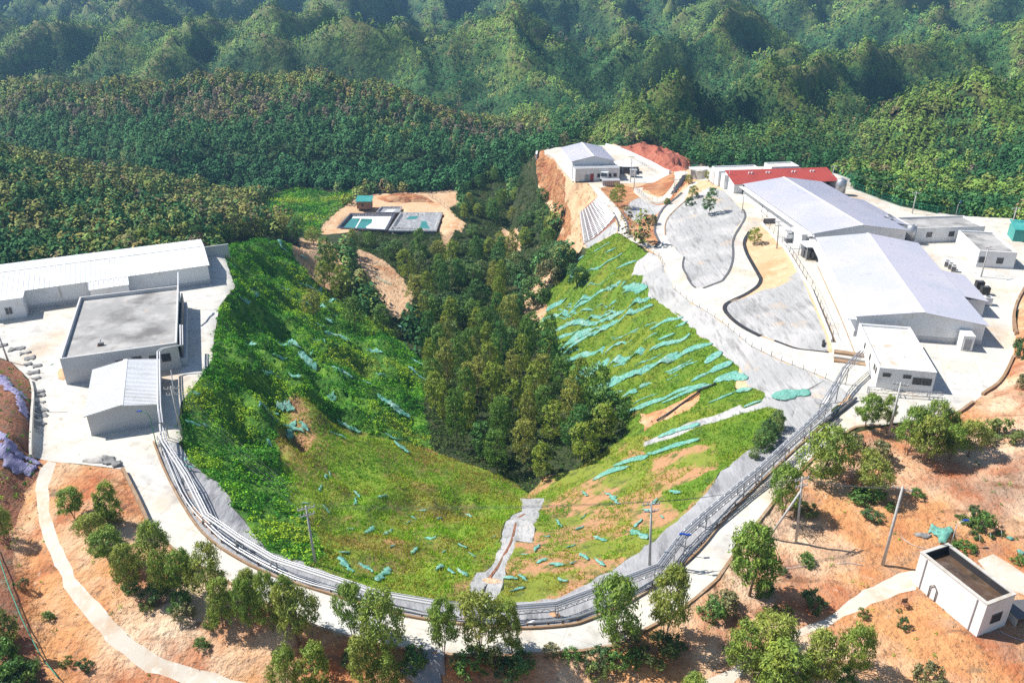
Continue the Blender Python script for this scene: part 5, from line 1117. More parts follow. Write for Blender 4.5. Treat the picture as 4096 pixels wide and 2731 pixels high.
W_ = [
 ("retaining_wall", "brown concrete wall on the orange bank side at the left start of the ring road", "Z4 752,285 800,380 850,480 905,605", .35, .75, 'brown_wall', 1.2),
 ("edge_wall", "thin brown edge wall below the ring road, behind the leftmost trees", "Z4 905,600 1060,770 1400,960 1700,1130 2077,1290;Z5 300,1350", .3, .12, 'brown_wall', 1.6),
 ("edge_wall", "brown edge wall at the lowest bend of the ring road", "Z5 300,1350 640,1410 900,1412 1200,1400 1600,1365 1750,1300;Z6 0,1160 190,1000", .3, .12, 'brown_wall', 1.6),
 ("edge_wall", "brown edge wall along the orange bank on the right of the ring road", "Z6 190,1000 400,700 540,520 700,340 880,200 960,145 1100,142", .35, .15, 'brown_wall', 1.8),
 ("edge_wall", "dark brown kerb wall at the lower right corner of the right yard", "T7 1510,1230 1640,1140 1750,1060", .35, .35, 'brown_wall', 1),
 ("edge_wall", "dark brown kerb wall curving past the soil on the right yard edge", "T7 1860,970 2060,840 2150,690 2220,530", .4, .4, 'brown_wall', 1),
 ("edge_wall", "dark brown kerb wall along the soil bank at the picture right edge", "T7 2260,260 2235,120 2225,0;Z3 2290,1450 2275,1330 2290,1240 2351,1130", .4, .45, 'brown_wall', 1),
 ("kerb", "brown low kerb with dark slots on the bowl side of the ring road", "Z4 935,105 1000,280 1100,470 1210,640 1350,760 1620,910 2070,1050;Z5 400,1172 800,1225 1100,1245 1400,1222 1500,1190 1800,1060;Z6 60,880 240,650 480,410 650,250 820,100 940,20", .22, .28, 'brown_wall', .8),
 ("lined_ditch", "black lined ditch bordering the net-covered slope above the lower junction", "T2 1170,960 1100,1080 1130,1200 1210,1350 1300,1500;T4 1010,60 985,130 860,215 640,315 585,360 580,410 640,490 780,610 1000,718", .75, .10, 'black_lining', .8),
 ("lined_ditch", "thin dark lined ditch under the net slope, right part", "T4 1170,770 1430,865 1600,885 1800,912", .35, .08, 'black_lining', .8),
 ("lined_ditch", "dark ditch on the east side of the grey netted mound", "T2 1095,700 1122,760 1115,820 960,1050 985,1250 940,1420 860,1525;T4 560,70 330,155", .45, .10, 'dark_grey', .8),
 ("lined_ditch", "dark ditch at the south-west foot of the grey netted mound", "T2 400,1260 375,1370 430,1470 490,1568;T4 130,5 195,115 240,150", .4, .10, 'dark_grey', .8),
 ("lined_ditch", "dark kerbed ditch on the outer side of the upper loop road", "T2 370,510 280,590 150,690 70,840 48,950 80,1030 120,1095 60,1145", .5, .14, 'dark_grey', .8),
 ("kerb", "rusty brown kerb on the inner side of the upper loop road", "T2 415,600 300,700 205,800 172,890 180,1000", .28, .12, 'brown_wall', .8),
 ("lined_ditch", "dark ditch beside the concrete lattice slope and plant road", "T1 1185,920 1235,1010 1250,1080 1243,1140", .4, .1, 'dark_grey', .8),
 ("lined_ditch", "dark ditch on the east side of the plant road", "T1 1270,900 1330,990 1360,1080 1362,1170", .4, .1, 'dark_grey', .8),
 ("kerb", "pale kerb edging the road round the orange triangle", "T1 1375,1180 1500,1260 1600,1305 1690,1318 1735,1275 1700,1190", .3, .12, 'concrete_wall', .8),
 ("compound_wall", "low white wall with fence posts above the netted slope west of the warehouses", "T2 1310,865 1450,1020 1600,1180 1720,1380 1830,1560;T4 1600,180 1730,500 1840,790", .3, .55, 'white_wall', 1.2),
 ("trench", "brown trench line behind the low white compound wall", "T2 1650,1220 1740,1380 1830,1520;T4 1520,30 1700,350 1870,790", .55, .05, 'brown_wall', .8),
 ("yard_drain", "thin dark drain line along the near right warehouse", "Z3 930,970 1000,1130 1080,1300 1170,1530;T7 370,495", .16, .03, 'brown_wall', .3),
 ("platform_kerb", "grey timber-like kerb between the left platform and the shaded red bank", "T8 360,650 400,790 395,1000 375,1250 370,1560", .3, .45, 'concrete_wall', 1),
 ("site_wall", "curved white perimeter wall around the far plant terrace", "T1 1100,135 1300,195 1500,290 1700,385 1850,460", .8, 1.0, 'white_wall', 1),
 ("site_wall", "white parapet at the back left corner of the far plant terrace", "T1 280,290 290,215 400,165 490,150", .6, 1.0, 'white_wall', 4),
 ("site_wall", "short cream wall beside the compound gate", "T2 480,345 600,348 640,340", .3, 2.6, 'concrete_wall', 1),
 ("plant_kerb", "yellowish stepped kerb beside the plant building west side", "T1 400,230 480,260 570,400 640,480 710,560", .5, .3, 'path_concrete', .8),
 ("ledge_wall", "cream ledge wall carrying the narrow loop road", "T1 1430,650 1500,720 1580,790 1700,810 1800,795", .3, .5, 'concrete_wall', 1.5),
 ("pit_wall", "dark-walled sunken pit edge by the far warehouse wall", "T2 1330,865 1590,858", .3, 1.2, 'dark_grey', .6),
 ("drain_crack", "dark eroded gully running down the middle concrete drain", "Z5 1115,540 1070,565 1050,640 1030,720 965,840 895,930", .3, .02, 'dark_soil', .4),
 ("drain_crack", "dark slit at the bottom of the middle drain by the pipe rack", "Z5 880,965 865,1010 850,1045", .3, .03, 'black', .4),
]
for nm, lb, s, w, h, mt, dp in W_: ribbon(nm, lb, nm.replace('_', ' '), s, w, h, mt, dp)
# steps between the lower road and the yard
a, b = T('T4', 1865, 1030), T('T4', 2240, 1070); an = math.atan2(b.y-a.y, b.x-a.x); L_ = (b-a).length
t = thing('steps', 'three broad brown steps between the lower road and the warehouse strip', 'steps', a, an)
for k in range(3): MB().box(0, L_, k*.9, 2.9, -.5, .32*(k+1)).build('step', M[('brown_wall', 'concrete_wall', 'brown_wall')[k]], t)
# ---------------------------------------------------------------- pipe rack along the ring road
def rack(name, label, s, z_off, pipes, truss, post_every=6.5, both=True):
    cs = G(s); pts = []
    for c in cs:
        x, y = pxy(*c[:3]); z = c[4] if len(c) > 4 else c[3]; pts.append(Pz(x, y, z))
    t = thing(name, label, 'pipe rack', pts[0]); o0 = pts[0]
    loc = [p-o0 for p in pts]
    def offs(d):
        out = []
        for i, p in enumerate(loc):
            v = (loc[min(i+1, len(loc)-1)]-loc[max(i-1, 0)]).xy.normalized(); out.append(p+Vector((-v.y*d, v.x*d, 0)))
        return out
    for d, r, zz, mt in pipes: MB().tube([p+Vector((0, 0, zz)) for p in offs(d)], r, 8).build('pipe', M[mt], t, True)
    if truss:
        for sd in (-.42, .42):
            q = offs(sd); b = MB()
            for i in range(len(q)-1):
                A, B = q[i]+Vector((0, 0, -.14)), q[i+1]+Vector((0, 0, -.14)); b.bar(A, B, .07, .07); A2, B2 = A-Vector((0, 0, .45)), B-Vector((0, 0, .45)); b.bar(A2, B2, .07, .07)
                n = max(1, int((B-A).length/1.2))
                for k in range(n):
                    u, v = A.lerp(B, k/n), A2.lerp(B2, (k+.5)/n); b.bar(u, v, .045); b.bar(v, A.lerp(B, (k+1)/n), .045)
            b.build('truss', M['steel'], t)
    acc = 0; q1, q2 = offs(-.42), offs(.42)
    for i in range(len(loc)-1):
        L_ = (loc[i+1]-loc[i]).length; n = max(1, round(L_/post_every))
        for k in range(n):
            f = k/n; b = MB()
            for q in (q1, q2):
                p = q[i].lerp(q[i+1], f); g = gz(p.x+o0.x, p.y+o0.y)-o0.z
                if p.z-g > .3: b.bar((p.x, p.y, g-.2), (p.x, p.y, p.z-.1), .11)
            m1, m2 = q1[i].lerp(q1[i+1], f), q2[i].lerp(q2[i+1], f); b.bar(m1-Vector((0, 0, .12)), m2-Vector((0, 0, .12)), .1)
            g = gz(m1.x+o0.x, m1.y+o0.y)-o0.z
            if m1.z-g > 1: b.bar((m1.x, m1.y, g+.3), (m2.x, m2.y, g+.3), .07)
            b.build('post', M['steel'], t)
    return t
rack('pipe_rack', 'raised white twin pipes curving round the bowl on short posts, left half', "Z4 985,-10,4 995,95,3.6 1130,305,2.7 1250,545,1.9 1450,685,1.5 1660,812,1.3 2077,948,1.3;Z5 205,1017,1.3 560,1078,1.4 780,1100,1.4", 0, [(-.25, .115, .05, 'pipe_white'), (.1, .095, .05, 'pipe_white'), (.38, .06, .03, 'steel')], False)
rack('pipe_rack', 'raised grey truss carrying pipes along the right part of the ring road', "Z5 780,1100,1.4 950,1112,1.5 1310,1085,1.6 1640,962,1.8 1930,852,2.0 2077,655,2.2;Z6 120,630,2.5 330,455,3.0 430,375,3.3 560,255,3.8 700,125,4.4 815,15,4.9", 0, [(-.25, .10, .0, 'steel'), (.05, .10, .0, 'steel'), (.3, .08, .0, 'pipe_white')], True)
rack('pipe_rack', 'grey truss pipe bridge climbing to the corner of the right office annex', "T4 1750,1510,4.8 1890,1290,5.2 2010,1080,5.6 2200,890,6.0", 0, [(-.2, .1, 0, 'steel'), (.15, .1, 0, 'steel')], True, 9)
rack('pipe_rack', 'low truss with pipes in front of the office annex wall', "T7 530,875,4.0 900,905,4.0 1240,930,4.0 1400,940,4.0", 0, [(-.1, .07, 0, 'steel')], True, 6)
# low pipes beside the kerb
for lb, s in (("low grey pipe run on stubs beside the kerb, left half", "Z4 960,90 1010,200 1090,400 1160,520 1260,630 1380,740 1640,890 1850,980 2070,1035;Z5 420,1160 700,1200"), ("low grey pipe run on stubs beside the kerb, right half", "Z5 1130,1225 1300,1215 1480,1180 1800,1040;Z6 60,850 230,640 460,410 630,250 800,110 930,10")):
    pts = smooth_line(P3(s, .55), 1); t = thing('low_pipe', lb, 'pipe', pts[0]); q = [p-pts[0] for p in pts]
    MB().tube(q, .11, 8).build('pipe', M['steel'], t, True); MB().tube([p+Vector((.25, .3, -.1)) for p in q], .06, 8).build('pipe', M['steel'], t, True)
    for i in range(0, len(q), 1):
        MB().bar(q[i]-Vector((0, 0, .8)), q[i]-Vector((0, 0, .05)), .14, .14).build('stub', M['brown_wall'], t)
# pipes over the shed and the flat-roofed building
def pipe(name, label, pts, r, mat, cat='pipe'):
    o0 = Vector(pts[0]); q = [Vector(p)-o0 for p in pts]; o = MB().tube(q, r, 8).build(name, M[mat], None, True); o.location = o0; return tag(o, label, cat)
for k, dx in enumerate((0, .35)):
    pipe('roof_pipe', ('outer', 'inner')[k]+' white pipe rising past the shed roof to the flat-roofed building', [Pz(*pxy('Z4', 987, -8), 4)+Vector((dx, 0, 0)), Pz(*pxy('T8', 1880, 1150), 4.6)+Vector((dx, 0, 0)), Pz(*pxy('T8', 1858, 920), 5.6)+Vector((dx, 0, 0)), Pz(*pxy('T8', 1852, 310), 5.8)+Vector((dx, 0, 0)), Pz(*pxy('T8', 1900, 275), 6)+Vector((dx, 0, 0)), Pz(*pxy('T8', 2125, 235), 6.2)+Vector((dx, 0, 0)), Pz(*pxy('T8', 2120, 0), 6.6)+Vector((dx, 0, 0))], .13-.03*k, 'pipe_white')
pipe('duct', 'upright white duct behind the flat-roofed left building', [Pz(*pxy('Z1', 1235, 700), 6.2), Pz(*pxy('Z1', 1228, 620), 7.5), Pz(*pxy('Z1', 1228, 500), 9.0)], .16, 'pipe_white', 'duct')
# ---------------------------------------------------------------- poles, lamps, wires
def top_height(tile, ub, vb, vt):
    return size_at(tile, ub, vb, vt, 1)[:2]
POLES = {}
def pole(key, tile, ub, vb, ut, vt, label, r=.16, arms=1, name='power_pole', mat='pole_concrete', cat='power pole'):
    p, h = top_height(tile, ub, vb, vt); x, y = pxy(tile, ut, vt)
    d = ray(x, y); k = (p.y-0)/d.y; top = Vector((d.x*k, p.y, HC+d.z*k)); lean = Vector((top.x-p.x, 0, 0)); 
    if abs(lean.x) > h*.08: lean.x = math.copysign(h*.08, lean.x)
    t = thing(name, label, cat, p); MB().tube([(0, 0, -.4), (lean.x, 0, h)], [r, r*.62], 10).build('post', M[mat], t, True)
    az = rnd.uniform(-.5, .5)
    for a in range(arms):
        z = h-.35-a*.9; c = Vector((lean.x*z/h, 0, z)); v = Vector((math.cos(az), math.sin(az), 0))*(.95-.15*a)
        arm = MB().bar(c-v, c+v, .09, .1).build('crossarm', M['steel'], t)
        for s in (-1, -.45, .45, 1): MB().tube([c+v*s*.92+Vector((0, 0, .05)), c+v*s*.92+Vector((0, 0, .32))], [.07, .05], 6).build('insulator', M['ceramic'], arm)
    POLES[key] = (p+Vector((lean.x, 0, h)), az); return t
pole('A', 'Z4', 1920, 845, 1860, 490, 'concrete power pole standing inside the left curve of the pipe rack', arms=2)
pole('B', 'Z5', 1875, 850, 1885, 465, 'concrete power pole inside the right curve of the ring, over the grey shoulder', arms=2)
pole('C', 'Z6', 630, 790, 655, 425, 'power pole propped by a slanting strut on the orange bank', arms=2, mat='pole_concrete')
pole('D', 'Z6', 1110, 912, 1222, 478, 'leaning concrete power pole between the strutted pole and the tank house', .19)
pole('E', 'T7', 760, 1450, 905, 820, 'tall power pole in front of the office annex among small trees', .18, 2)
pole('F', 'T8', 2150, 1320, 2010, 720, 'grey power pole by the shed on the left platform edge', .17, 2)
pole('G', 'Z3', 650, 850, 665, 655, 'brown power pole on the orange bank below the far warehouse', .17, 2)
pole('H', 'Z3', 2055, 1045, 2110, 832, 'thin power pole in front of the square guard building', .15)
pole('I', 'Z3', 1015, 430, 1045, 280, 'white pole rising from behind the far end of the far warehouse', .15)
pole('J', 'Z3', 1580, 610, 1612, 462, 'white pole on the back yard of the right compound', .15)
pole('L', 'Z3', 2250, 760, 2300, 568, 'pole beside the teal shed at the right edge', .16)
pole('M', 'T2', 275, 540, 295, 335, 'slim pole beside the narrow gate road', .14)
pole('N', 'T1', 1385, 555, 1405, 245, 'left one of two poles on the far plant yard', .14)
pole('O', 'T1', 1425, 650, 1445, 385, 'right one of two poles on the far plant yard', .14)
pole('P', 'T2', 1080, 740, 1115, 440, 'slim grey pole at the corner of the far warehouse', .12, 0)
pole('Q', 'T2', 925, 455, 940, 190, 'slim grey pole before the white kiosk', .12, 0)
pole('R', 'T8', 100, 425, -10, 130, 'leaning dark pole at the left picture edge', .16, 0)
pole('S', 'T8', 2090, 1180, 2070, 530, 'thin white mast rising beside the shed shadow', .10, 0, 'mast', 'pipe_white', 'mast')
a = T('Z6', 480, 755); b = T('Z6', 630, 790); top = POLES['C'][0]
pipe('pole_strut', 'slanting concrete strut leaning on the strutted power pole', [a-Vector((0, 0, .2)), b.lerp(top, .80)], .13, 'pole_concrete', 'strut')
def lamp(tile, ub, vb, ut, vt, label, mat='pipe_white', head='blue_plastic', arm=1.2, dr=-1):
    p, h = top_height(tile, ub, vb, vt); t = thing('street_lamp', label, 'street lamp', p)
    MB().tube([(0, 0, -.2), (0, 0, h*.8), (dr*.2, 0, h*.93), (dr*arm, 0, h)], [.07, .05, .045, .04], 8).build('post', M[mat], t, True)
    MB().hexa([(dr*arm-.35, -.14, h-.03), (dr*arm+.3, -.14, h-.03), (dr*arm+.3, .14, h-.03), (dr*arm-.35, .14, h-.03), (dr*arm-.3, -.11, h+.07), (dr*arm+.25, -.11, h+.07), (dr*arm+.25, .11, h+.07), (dr*arm-.3, .11, h+.07)]).build('lamp_head', M[head], t)
lamp('Z6', 1490, 795, 1570, 665, 'curved street lamp with blue solar head behind the tank house', arm=.9, dr=1)
lamp('Z6', 5, 860, 20, 745, 'small blue-headed lamp on the grey shoulder by the truss', arm=.3, dr=1)
lamp('T8', 1840, 1410, 1790, 1010, 'green-posted lamp at the front right corner of the shed', 'green_paint')
lamp('T1', 490, 150, 488, 80, 'lamp at the back left corner of the far plant terrace', arm=.8)
lamp('Z3', 1880, 622, 1902, 528, 'white lamp post by the back fence of the compound', arm=.5, dr=1)
lamp('Z5', 2015, 880, 2060, 660, 'slim white lamp post between the truss and the strutted pole', arm=.6, dr=1)
def wires(k1, k2, label, n=4, sag=.6):
    (a, za), (b, zb) = POLES[k1], POLES[k2]; t = thing('power_lines', label, 'power line', a)
    for i in range(n):
        s = -1+2*i/(n-1); A = a+Vector((math.cos(za), math.sin(za), 0))*s*.85+Vector((0, 0, 0)); B = b+Vector((math.cos(zb), math.sin(zb), 0))*s*.85
        pts = [A.lerp(B, j/10)-Vector((0, 0, sag*4*(j/10)*(1-j/10)))-a for j in range(11)]; MB().tube(pts, .013, 4, cap=False).build('wire', M['wire'], t)
wires('F', 'A', 'four overhead wires from the shed pole to the left bowl pole', 4)
wires('A', 'B', 'four overhead wires crossing the bowl between its two poles', 4, .5)
wires('B', 'C', 'four overhead wires from the right bowl pole to the strutted pole', 4)
wires('C', 'D', 'four overhead wires between strutted pole and leaning pole', 4)
wires('J', 'I', 'overhead wires along the back fence of the compound', 3)
# ---------------------------------------------------------------- fences
def fence(label, s, h, every, mat, rails=3, vert=.5, name='fence', close=None, z0=0):
    pts = P3(s, 0, every); t = thing(name, label, 'fence', pts[0]); o0 = pts[0]; q = [p-o0 for p in pts]; b = MB()
    for i in range(len(q)-1):
        A, B = q[i], q[i+1]
        for k in range(rails): z = z0+h*(.12+.84*k/max(1, rails-1)); b.bar(A+Vector((0, 0, z)), B+Vector((0, 0, z)), .035)
        if vert:
            n = max(1, int((B-A).length/vert))
            for k in range(n): c = A.lerp(B, (k+.5)/n); b.bar(c+Vector((0, 0, z0+.05)), c+Vector((0, 0, z0+h)), .02)
    b.build('mesh_panel', M[mat], t)
    for p in q: MB().bar(p-Vector((0, 0, .3)), p+Vector((0, 0, z0+h+.06)), .075).build('post', M[mat], t)
fence('green wire fence along the back edge of the right compound', "Z3 1080,345 1180,445 1500,562 1750,612 1900,625", 1.9, 3, 'green_paint', 3, .3)
fence('green wire fence behind the red-roofed building', "Z3 20,330 60,320 300,290 700,283 1080,340", 1.8, 3, 'green_paint', 3, .3)
fence('thin brown post fence on the low white wall west of the warehouses', "T2 1310,865 1600,1180 1830,1560;T4 1600,180 1730,500 1840,790", 1.5, 3, 'dark_grey', 2, 0, z0=.5)
fence('post and rail fence on the strip beside the far warehouse', "T2 1140,560 1250,680 1370,790 1500,850", 1.6, 2.6, 'dark_grey', 2, 0)
fence('sparse wire fence round the pond terrace', "T5 250,640 330,540 450,400 660,275 850,225 1020,210 1300,205 1480,215 1600,300 1700,380 1780,450", 1.6, 3.5, 'dark_grey', 2, 0)
fence('white railing on the ledge of the narrow loop road', "T1 1430,640 1510,715 1590,785 1700,800 1800,785", 1.2, 1.8, 'frame_white', 2, .4, z0=.4)
fence('railing along the outer wall of the far plant terrace', "T1 1400,270 1500,330 1600,400 1680,450", 1.2, 2, 'frame_white', 2, .5)
fence('low weedy rail fence along the grey shoulder of the lower road', "T4 0,180 200,340 560,560 900,850 1250,1010 1640,1160 1900,1280", .8, 2.2, 'dark_grey', 1, 0)
fence('wooden rail along the lower road junction', "T1 1600,1370 1720,1430 1780,1560", .8, 2.0, 'dark_grey', 2, 0)
# ---------------------------------------------------------------- lined ponds
M['liner'] = surf('liner', (.30, .305, .31), [((.48, .48, .48), .7, .5, .66, 6), ((.07, .07, .075), 1.3, .56, .7, 7)], (1.6, 1, .3), .42, spec=.5)
M['liner_dark'] = surf('liner_dark', (.06, .06, .08), [((.16, .16, .18), 1.6, .5, .7, 6)], (2.5, 1, .2), .35, spec=.5)
M['teal_water'] = surf('teal_water', (.035, .20, .17), [((.05, .27, .23), .3, .5, .7, 4)], (3, .05, .02), .08, spec=.5)
M['foam'] = surf('foam', (.72, .73, .72), [((.45, .47, .47), .5, .56, .66, 5)], (1.5, .5, .1), .7)
def pond(label, P, depth, parts_, lin='liner'):
    c = sum(P, Vector())/4; t = thing('pond', label, 'pond', (c.x, c.y, -24)); q = [p-c for p in P]
    for p in q: p.z = 0
    def sc(f, z): return [Vector((p.x*f, p.y*f, z)) for p in q]
    o_, i_, b_ = sc(1.05, .12), sc(.97, .15), sc(.84, -depth); v = o_+i_+b_+sc(1.06, -.4); f = []
    for k in range(4):
        j = (k+1) % 4; f += [(k, j, 4+j, 4+k), (4+k, 4+j, 8+j, 8+k), (12+k, 12+j, j, k)]
    f.append((8, 9, 10, 11)); MB().add(v, f).build('liner', M[lin], t)
    def bi(u, w, z):
        b = b_; a = b[0].lerp(b[1], u); d = b[3].lerp(b[2], u); r = a.lerp(d, w); r = r*1.06; r.z = z; return r
    for nm, mt, poly, z in parts_:
        MB().add([bi(u, w, z) for u, w in poly], [tuple(range(len(poly)))]).build(nm, M[mt], t)
    return t
FULL = [(0, 0), (1, 0), (1, 1), (0, 1)]
def order(P): return [P[0], P[3], P[2], P[1]]
pond('left lined pond of teal water partly under a pale floating cover', order(pond_poly[0]), 1.1, [('water', 'teal_water', FULL, -.75), ('floating_cover', 'foam', [(.62, .02), (1, 0), (1, 1), (0, 1), (.02, .84), (.30, .82), (.55, .80), (.60, .5), (.52, .22)], -.70), ('float_line', 'foam', [(.30, .0), (.33, .0), (.27, .82), (.24, .82)], -.68)], 'liner_dark')
pond('right lined pond sagging with wrinkled grey liner and a little water', order(pond_poly[1]), .75, [('cover_sheet', 'liner', FULL, -.55), ('water', 'teal_water', [(.60, .05), (.95, .06), (.80, .36), (.72, .62), (.60, .60), (.62, .3)], -.53), ('water', 'teal_water', [(.15, .72), (.42, .74), (.45, .95), (.2, .93)], -.53)])
pond('small third lined pond behind the two large ones, beside the hut', order(pond_poly[2]), .7, [('cover_sheet', 'liner', FULL, -.5), ('floating_cover', 'foam', [(.25, .3), (.7, .3), (.8, .8), (.35, .8)], -.48)])
a, b = T('T5', 1070, 692), T('T5', 1575, 692)
o_ = MB().hexa([(a.x, a.y-2.2, -27.2), (b.x, b.y-2.2, -27.2), (b.x, b.y+.5, -27.2), (a.x, a.y+.5, -27.2), (a.x, a.y-.2, -23.9), (b.x, b.y-.2, -23.9), (b.x, b.y+.5, -23.9), (a.x, a.y+.5, -23.9)]).build('lined_dam', M['liner'], None); tag(o_, 'grey liner-clad dam face below the right pond', 'dam')
# ---------------------------------------------------------------- concrete lattice on the slope below the plant road
t0 = T('T1', 1000, 740); t = thing('slope_lattice', 'white concrete lattice of curved beams holding the slope below the plant road', 'slope lattice', t0)
A_, B_, C_, D_ = [Vector(p) for p in ((1000, 745), (1205, 965), (840, 1295), (792, 915))]
def lat(u, w):
    p = (A_*(1-u)+B_*u)*(1-w)+(D_*(1-u)+C_*u)*w; p = p+Vector((math.sin(w*3.1)*28*(.3+u), 0)); return T('T1', p.x, p.y)-t0+Vector((0, 0, .16))
for k in range(9):
    w = k/8; b = MB(); pts = [lat(j/14, w) for j in range(15)]
    for p, q in zip(pts, pts[1:]): b.bar(p, q, .22, .3)
    b.build('beam', M['white_paint'], t)
for k in range(19):
    u = (k+.5)/19; b = MB(); pts = [lat(u, j/10) for j in range(11)]
    for p, q in zip(pts, pts[1:]): b.bar(p, q, .3, .34)
    b.build('rung', M['white_paint'], t)
# ---------------------------------------------------------------- vehicles, tanks and plant kit
def wheel(t, x, y, r, w):
    o1 = MB().tube([(x, y-w/2, r), (x, y+w/2, r)], r, 14).build('wheel', M['black'], t, False); MB().tube([(x, y-w/2-.01, r), (x, y+w/2+.01, r)], r*.5, 10).build('rim', M['steel'], o1)
p = T('T1', 1110, 515); t = thing('mixer_truck', 'white concrete mixer truck parked before the far plant building', 'truck', p+Vector((0, 0, 0)), math.pi/2+2.75)
MB().box(-3.6, 3.0, -.45, .45, .75, 1.0).build('chassis', M['dark_grey'], t)
cb = MB().hexa([(2.0, -1.15, .7), (3.9, -1.15, .7), (3.9, 1.15, .7), (2.0, 1.15, .7), (2.0, -1.1, 2.9), (3.55, -1.1, 2.9), (3.55, 1.1, 2.9), (2.0, 1.1, 2.9)]).build('cab', M['white_paint'], t)
MB().hexa([(3.84, -1, 1.6), (3.88, -1, 1.6), (3.88, 1, 1.6), (3.84, 1, 1.6), (3.63, -.95, 2.6), (3.66, -.95, 2.6), (3.66, .95, 2.6), (3.63, .95, 2.6)]).build('windscreen', M['glass'], cb)
MB().tube([(-3.6, 0, 2.5), (-2.6, 0, 2.45), (-.8, 0, 2.15), (.9, 0, 1.95), (1.6, 0, 1.9)], [.5, .95, 1.25, 1.05, .6], 16).build('drum', M['white_paint'], t, True)
MB().hexa([(-4.2, -.35, 2.3), (-3.6, -.35, 2.3), (-3.6, .35, 2.3), (-4.2, .35, 2.3), (-4.3, -.5, 3.2), (-3.5, -.5, 3.2), (-3.5, .5, 3.2), (-4.3, .5, 3.2)]).build('hopper', M['red_metal'], t)
for x in (2.9, -1.3, -2.6):
    for y in (-1.0, 1.0): wheel(t, x, y, .52, .35)
p = T('T1', 1130, 480); t = thing('dark_container', 'long dark grey storage pen behind the mixer truck', 'container', p+Vector((1.5, 2.5, 0)), -.05)
walls(8.5, 3.2, 1.6, .15).build('wall', M['dark_grey'], t); MB().box(3, 6.5, -1.2, 1.6, 2.5, 2.62).build('canopy', M['white_metal'], t)
for x in (3.1, 6.3): MB().box(x, x+.1, -1.1, -1.0, 0, 2.5).build('post', M['frame_white'], t)
p = T('T1', 1062, 600); t = thing('feed_hopper', 'grey ribbed hopper bin at the entrance of the far plant yard', 'hopper', p, .05)
walls(5.2, 2.6, 1.5, .12).build('wall', M['steel'], t)
for k in range(9): MB().box(.2+k*.6, .28+k*.6, -.08, 0, .1, 1.5).build('rib', M['dark_grey'], t)
MB().box(-.1, 5.3, -.1, 2.7, 1.5, 1.62).build('lid', M['grey_metal'], t)
p = T('T1', 1385, 500); t = thing('transformer_box', 'small grey transformer cabin between the two plant yard poles', 'cabin', p, 0)
MB().box(0, 1.9, 0, 1.6, .3, 2.2).build('body', M['door_grey'], t); MB().box(-.15, 2.05, -.15, 1.75, 2.2, 2.32).build('roof', M['grey_metal'], t); MB().box(.2, 1.7, -.03, 0, .5, 1.9).build('door', M['frame_white'], t)
def tank(tile, u, v, r, h, label, mat='steel', leg=.6):
    p = T(tile, u, v); t = thing('silo', label, 'tank', p)
    MB().tube([(0, 0, leg), (0, 0, leg+h*.88), (0, 0, leg+h)], [r, r, r*.35], 18).build('shell', M[mat], t, True)
    MB().tube([(0, 0, leg+h), (0, 0, leg+h+.2)], .22, 10).build('hatch', M['pipe_white'], t)
    for k in range(4): a = k*math.pi/2+.6; MB().bar((math.cos(a)*r*.85, math.sin(a)*r*.85, 0), (math.cos(a)*r*.85, math.sin(a)*r*.85, leg+.1), .12).build('leg', M['steel'], t)
    b = MB()
    for s in (-.2, .2): b.bar((r+.1, s, 0), (r+.1, s, leg+h), .05)
    for k in range(int(h/.4)): b.bar((r+.1, -.2, leg+k*.4), (r+.1, .2, leg+k*.4), .04)
    b.build('ladder', M['steel'], t)
tank('Z3', 1080, 480, 1.25, 3.8, 'shiny steel silo behind the far warehouse near the red roof')
tank('Z3', 1555, 812, 1.0, 3.6, 'shiny upright steel tank between the two warehouses on their right')
for k, (u, v) in enumerate(((1815, 975), (1840, 992), (1862, 1008))):
    p = T('Z3', u, v); t = thing('air_conditioner', ('farthest', 'middle', 'nearest')[k]+' white cooling unit in the row of three beside the near warehouse', 'cooling unit', p, -.5)
    MB().box(-.45, .45, -.45, .45, .1, 1.3).build('casing', M['white_paint'], t); MB().tube([(0, 0, 1.3), (0, 0, 1.36)], .36, 14).build('fan_grille', M['dark_grey'], t); MB().box(-.4, .4, -.48, -.45, .2, 1.1).build('fins', M['dark_grey'], t)
for k, (u, v, m_, lb) in enumerate(((1805, 750, 'black', 'back black'), (1870, 815, 'black', 'middle black'), (1895, 935, 'white_paint', 'front white'))):
    p = T('T3', u, v); t = thing('cooling_box', lb+' box of the three by the side annex of the near warehouse', 'cooling unit', p, -.15)
    MB().box(-.7, .7, -.6, .6, .15, 1.55).build('casing', M[m_], t); MB().tube([(0, 0, 1.55), (0, 0, 1.62)], .42, 14).build('fan_grille', M['dark_grey'], t)
p = T('Z3', 730, 805); t = thing('bin_container', 'small white and dark container standing on the strip below the far warehouse', 'container', p, 0)
MB().box(-.8, .8, -.6, .6, .1, .95).build('base', M['dark_grey'], t); MB().box(-.8, .8, -.6, .6, .95, 1.9).build('top', M['white_paint'], t); MB().box(-.95, .95, -.75, .75, 2.5, 2.6).build('canopy', M['grey_metal'], t)
for x in (-.9, .85):
    for y in (-.7, .65): MB().box(x, x+.06, y, y+.06, 0, 2.5).build('post', M['steel'], t)
p = T('Z3', 800, 770); t = thing('lean_to', 'pale blue-roofed lean-to against the far warehouse wall', 'lean-to', p, -.35)
b = MB(); pitched(b, (-1.2, -2.0, 1.9), (1.3, -2.0, 1.9), (1.3, 3.2, 2.2), (-1.2, 3.2, 2.2), .5, .08, .04); b.build('roof', M['blue_metal'], t)
for x in (-1.1, 1.1):
    for y in (-1.8, 3): MB().box(x, x+.08, y, y+.08, 0, 1.95).build('post', M['steel'], t)
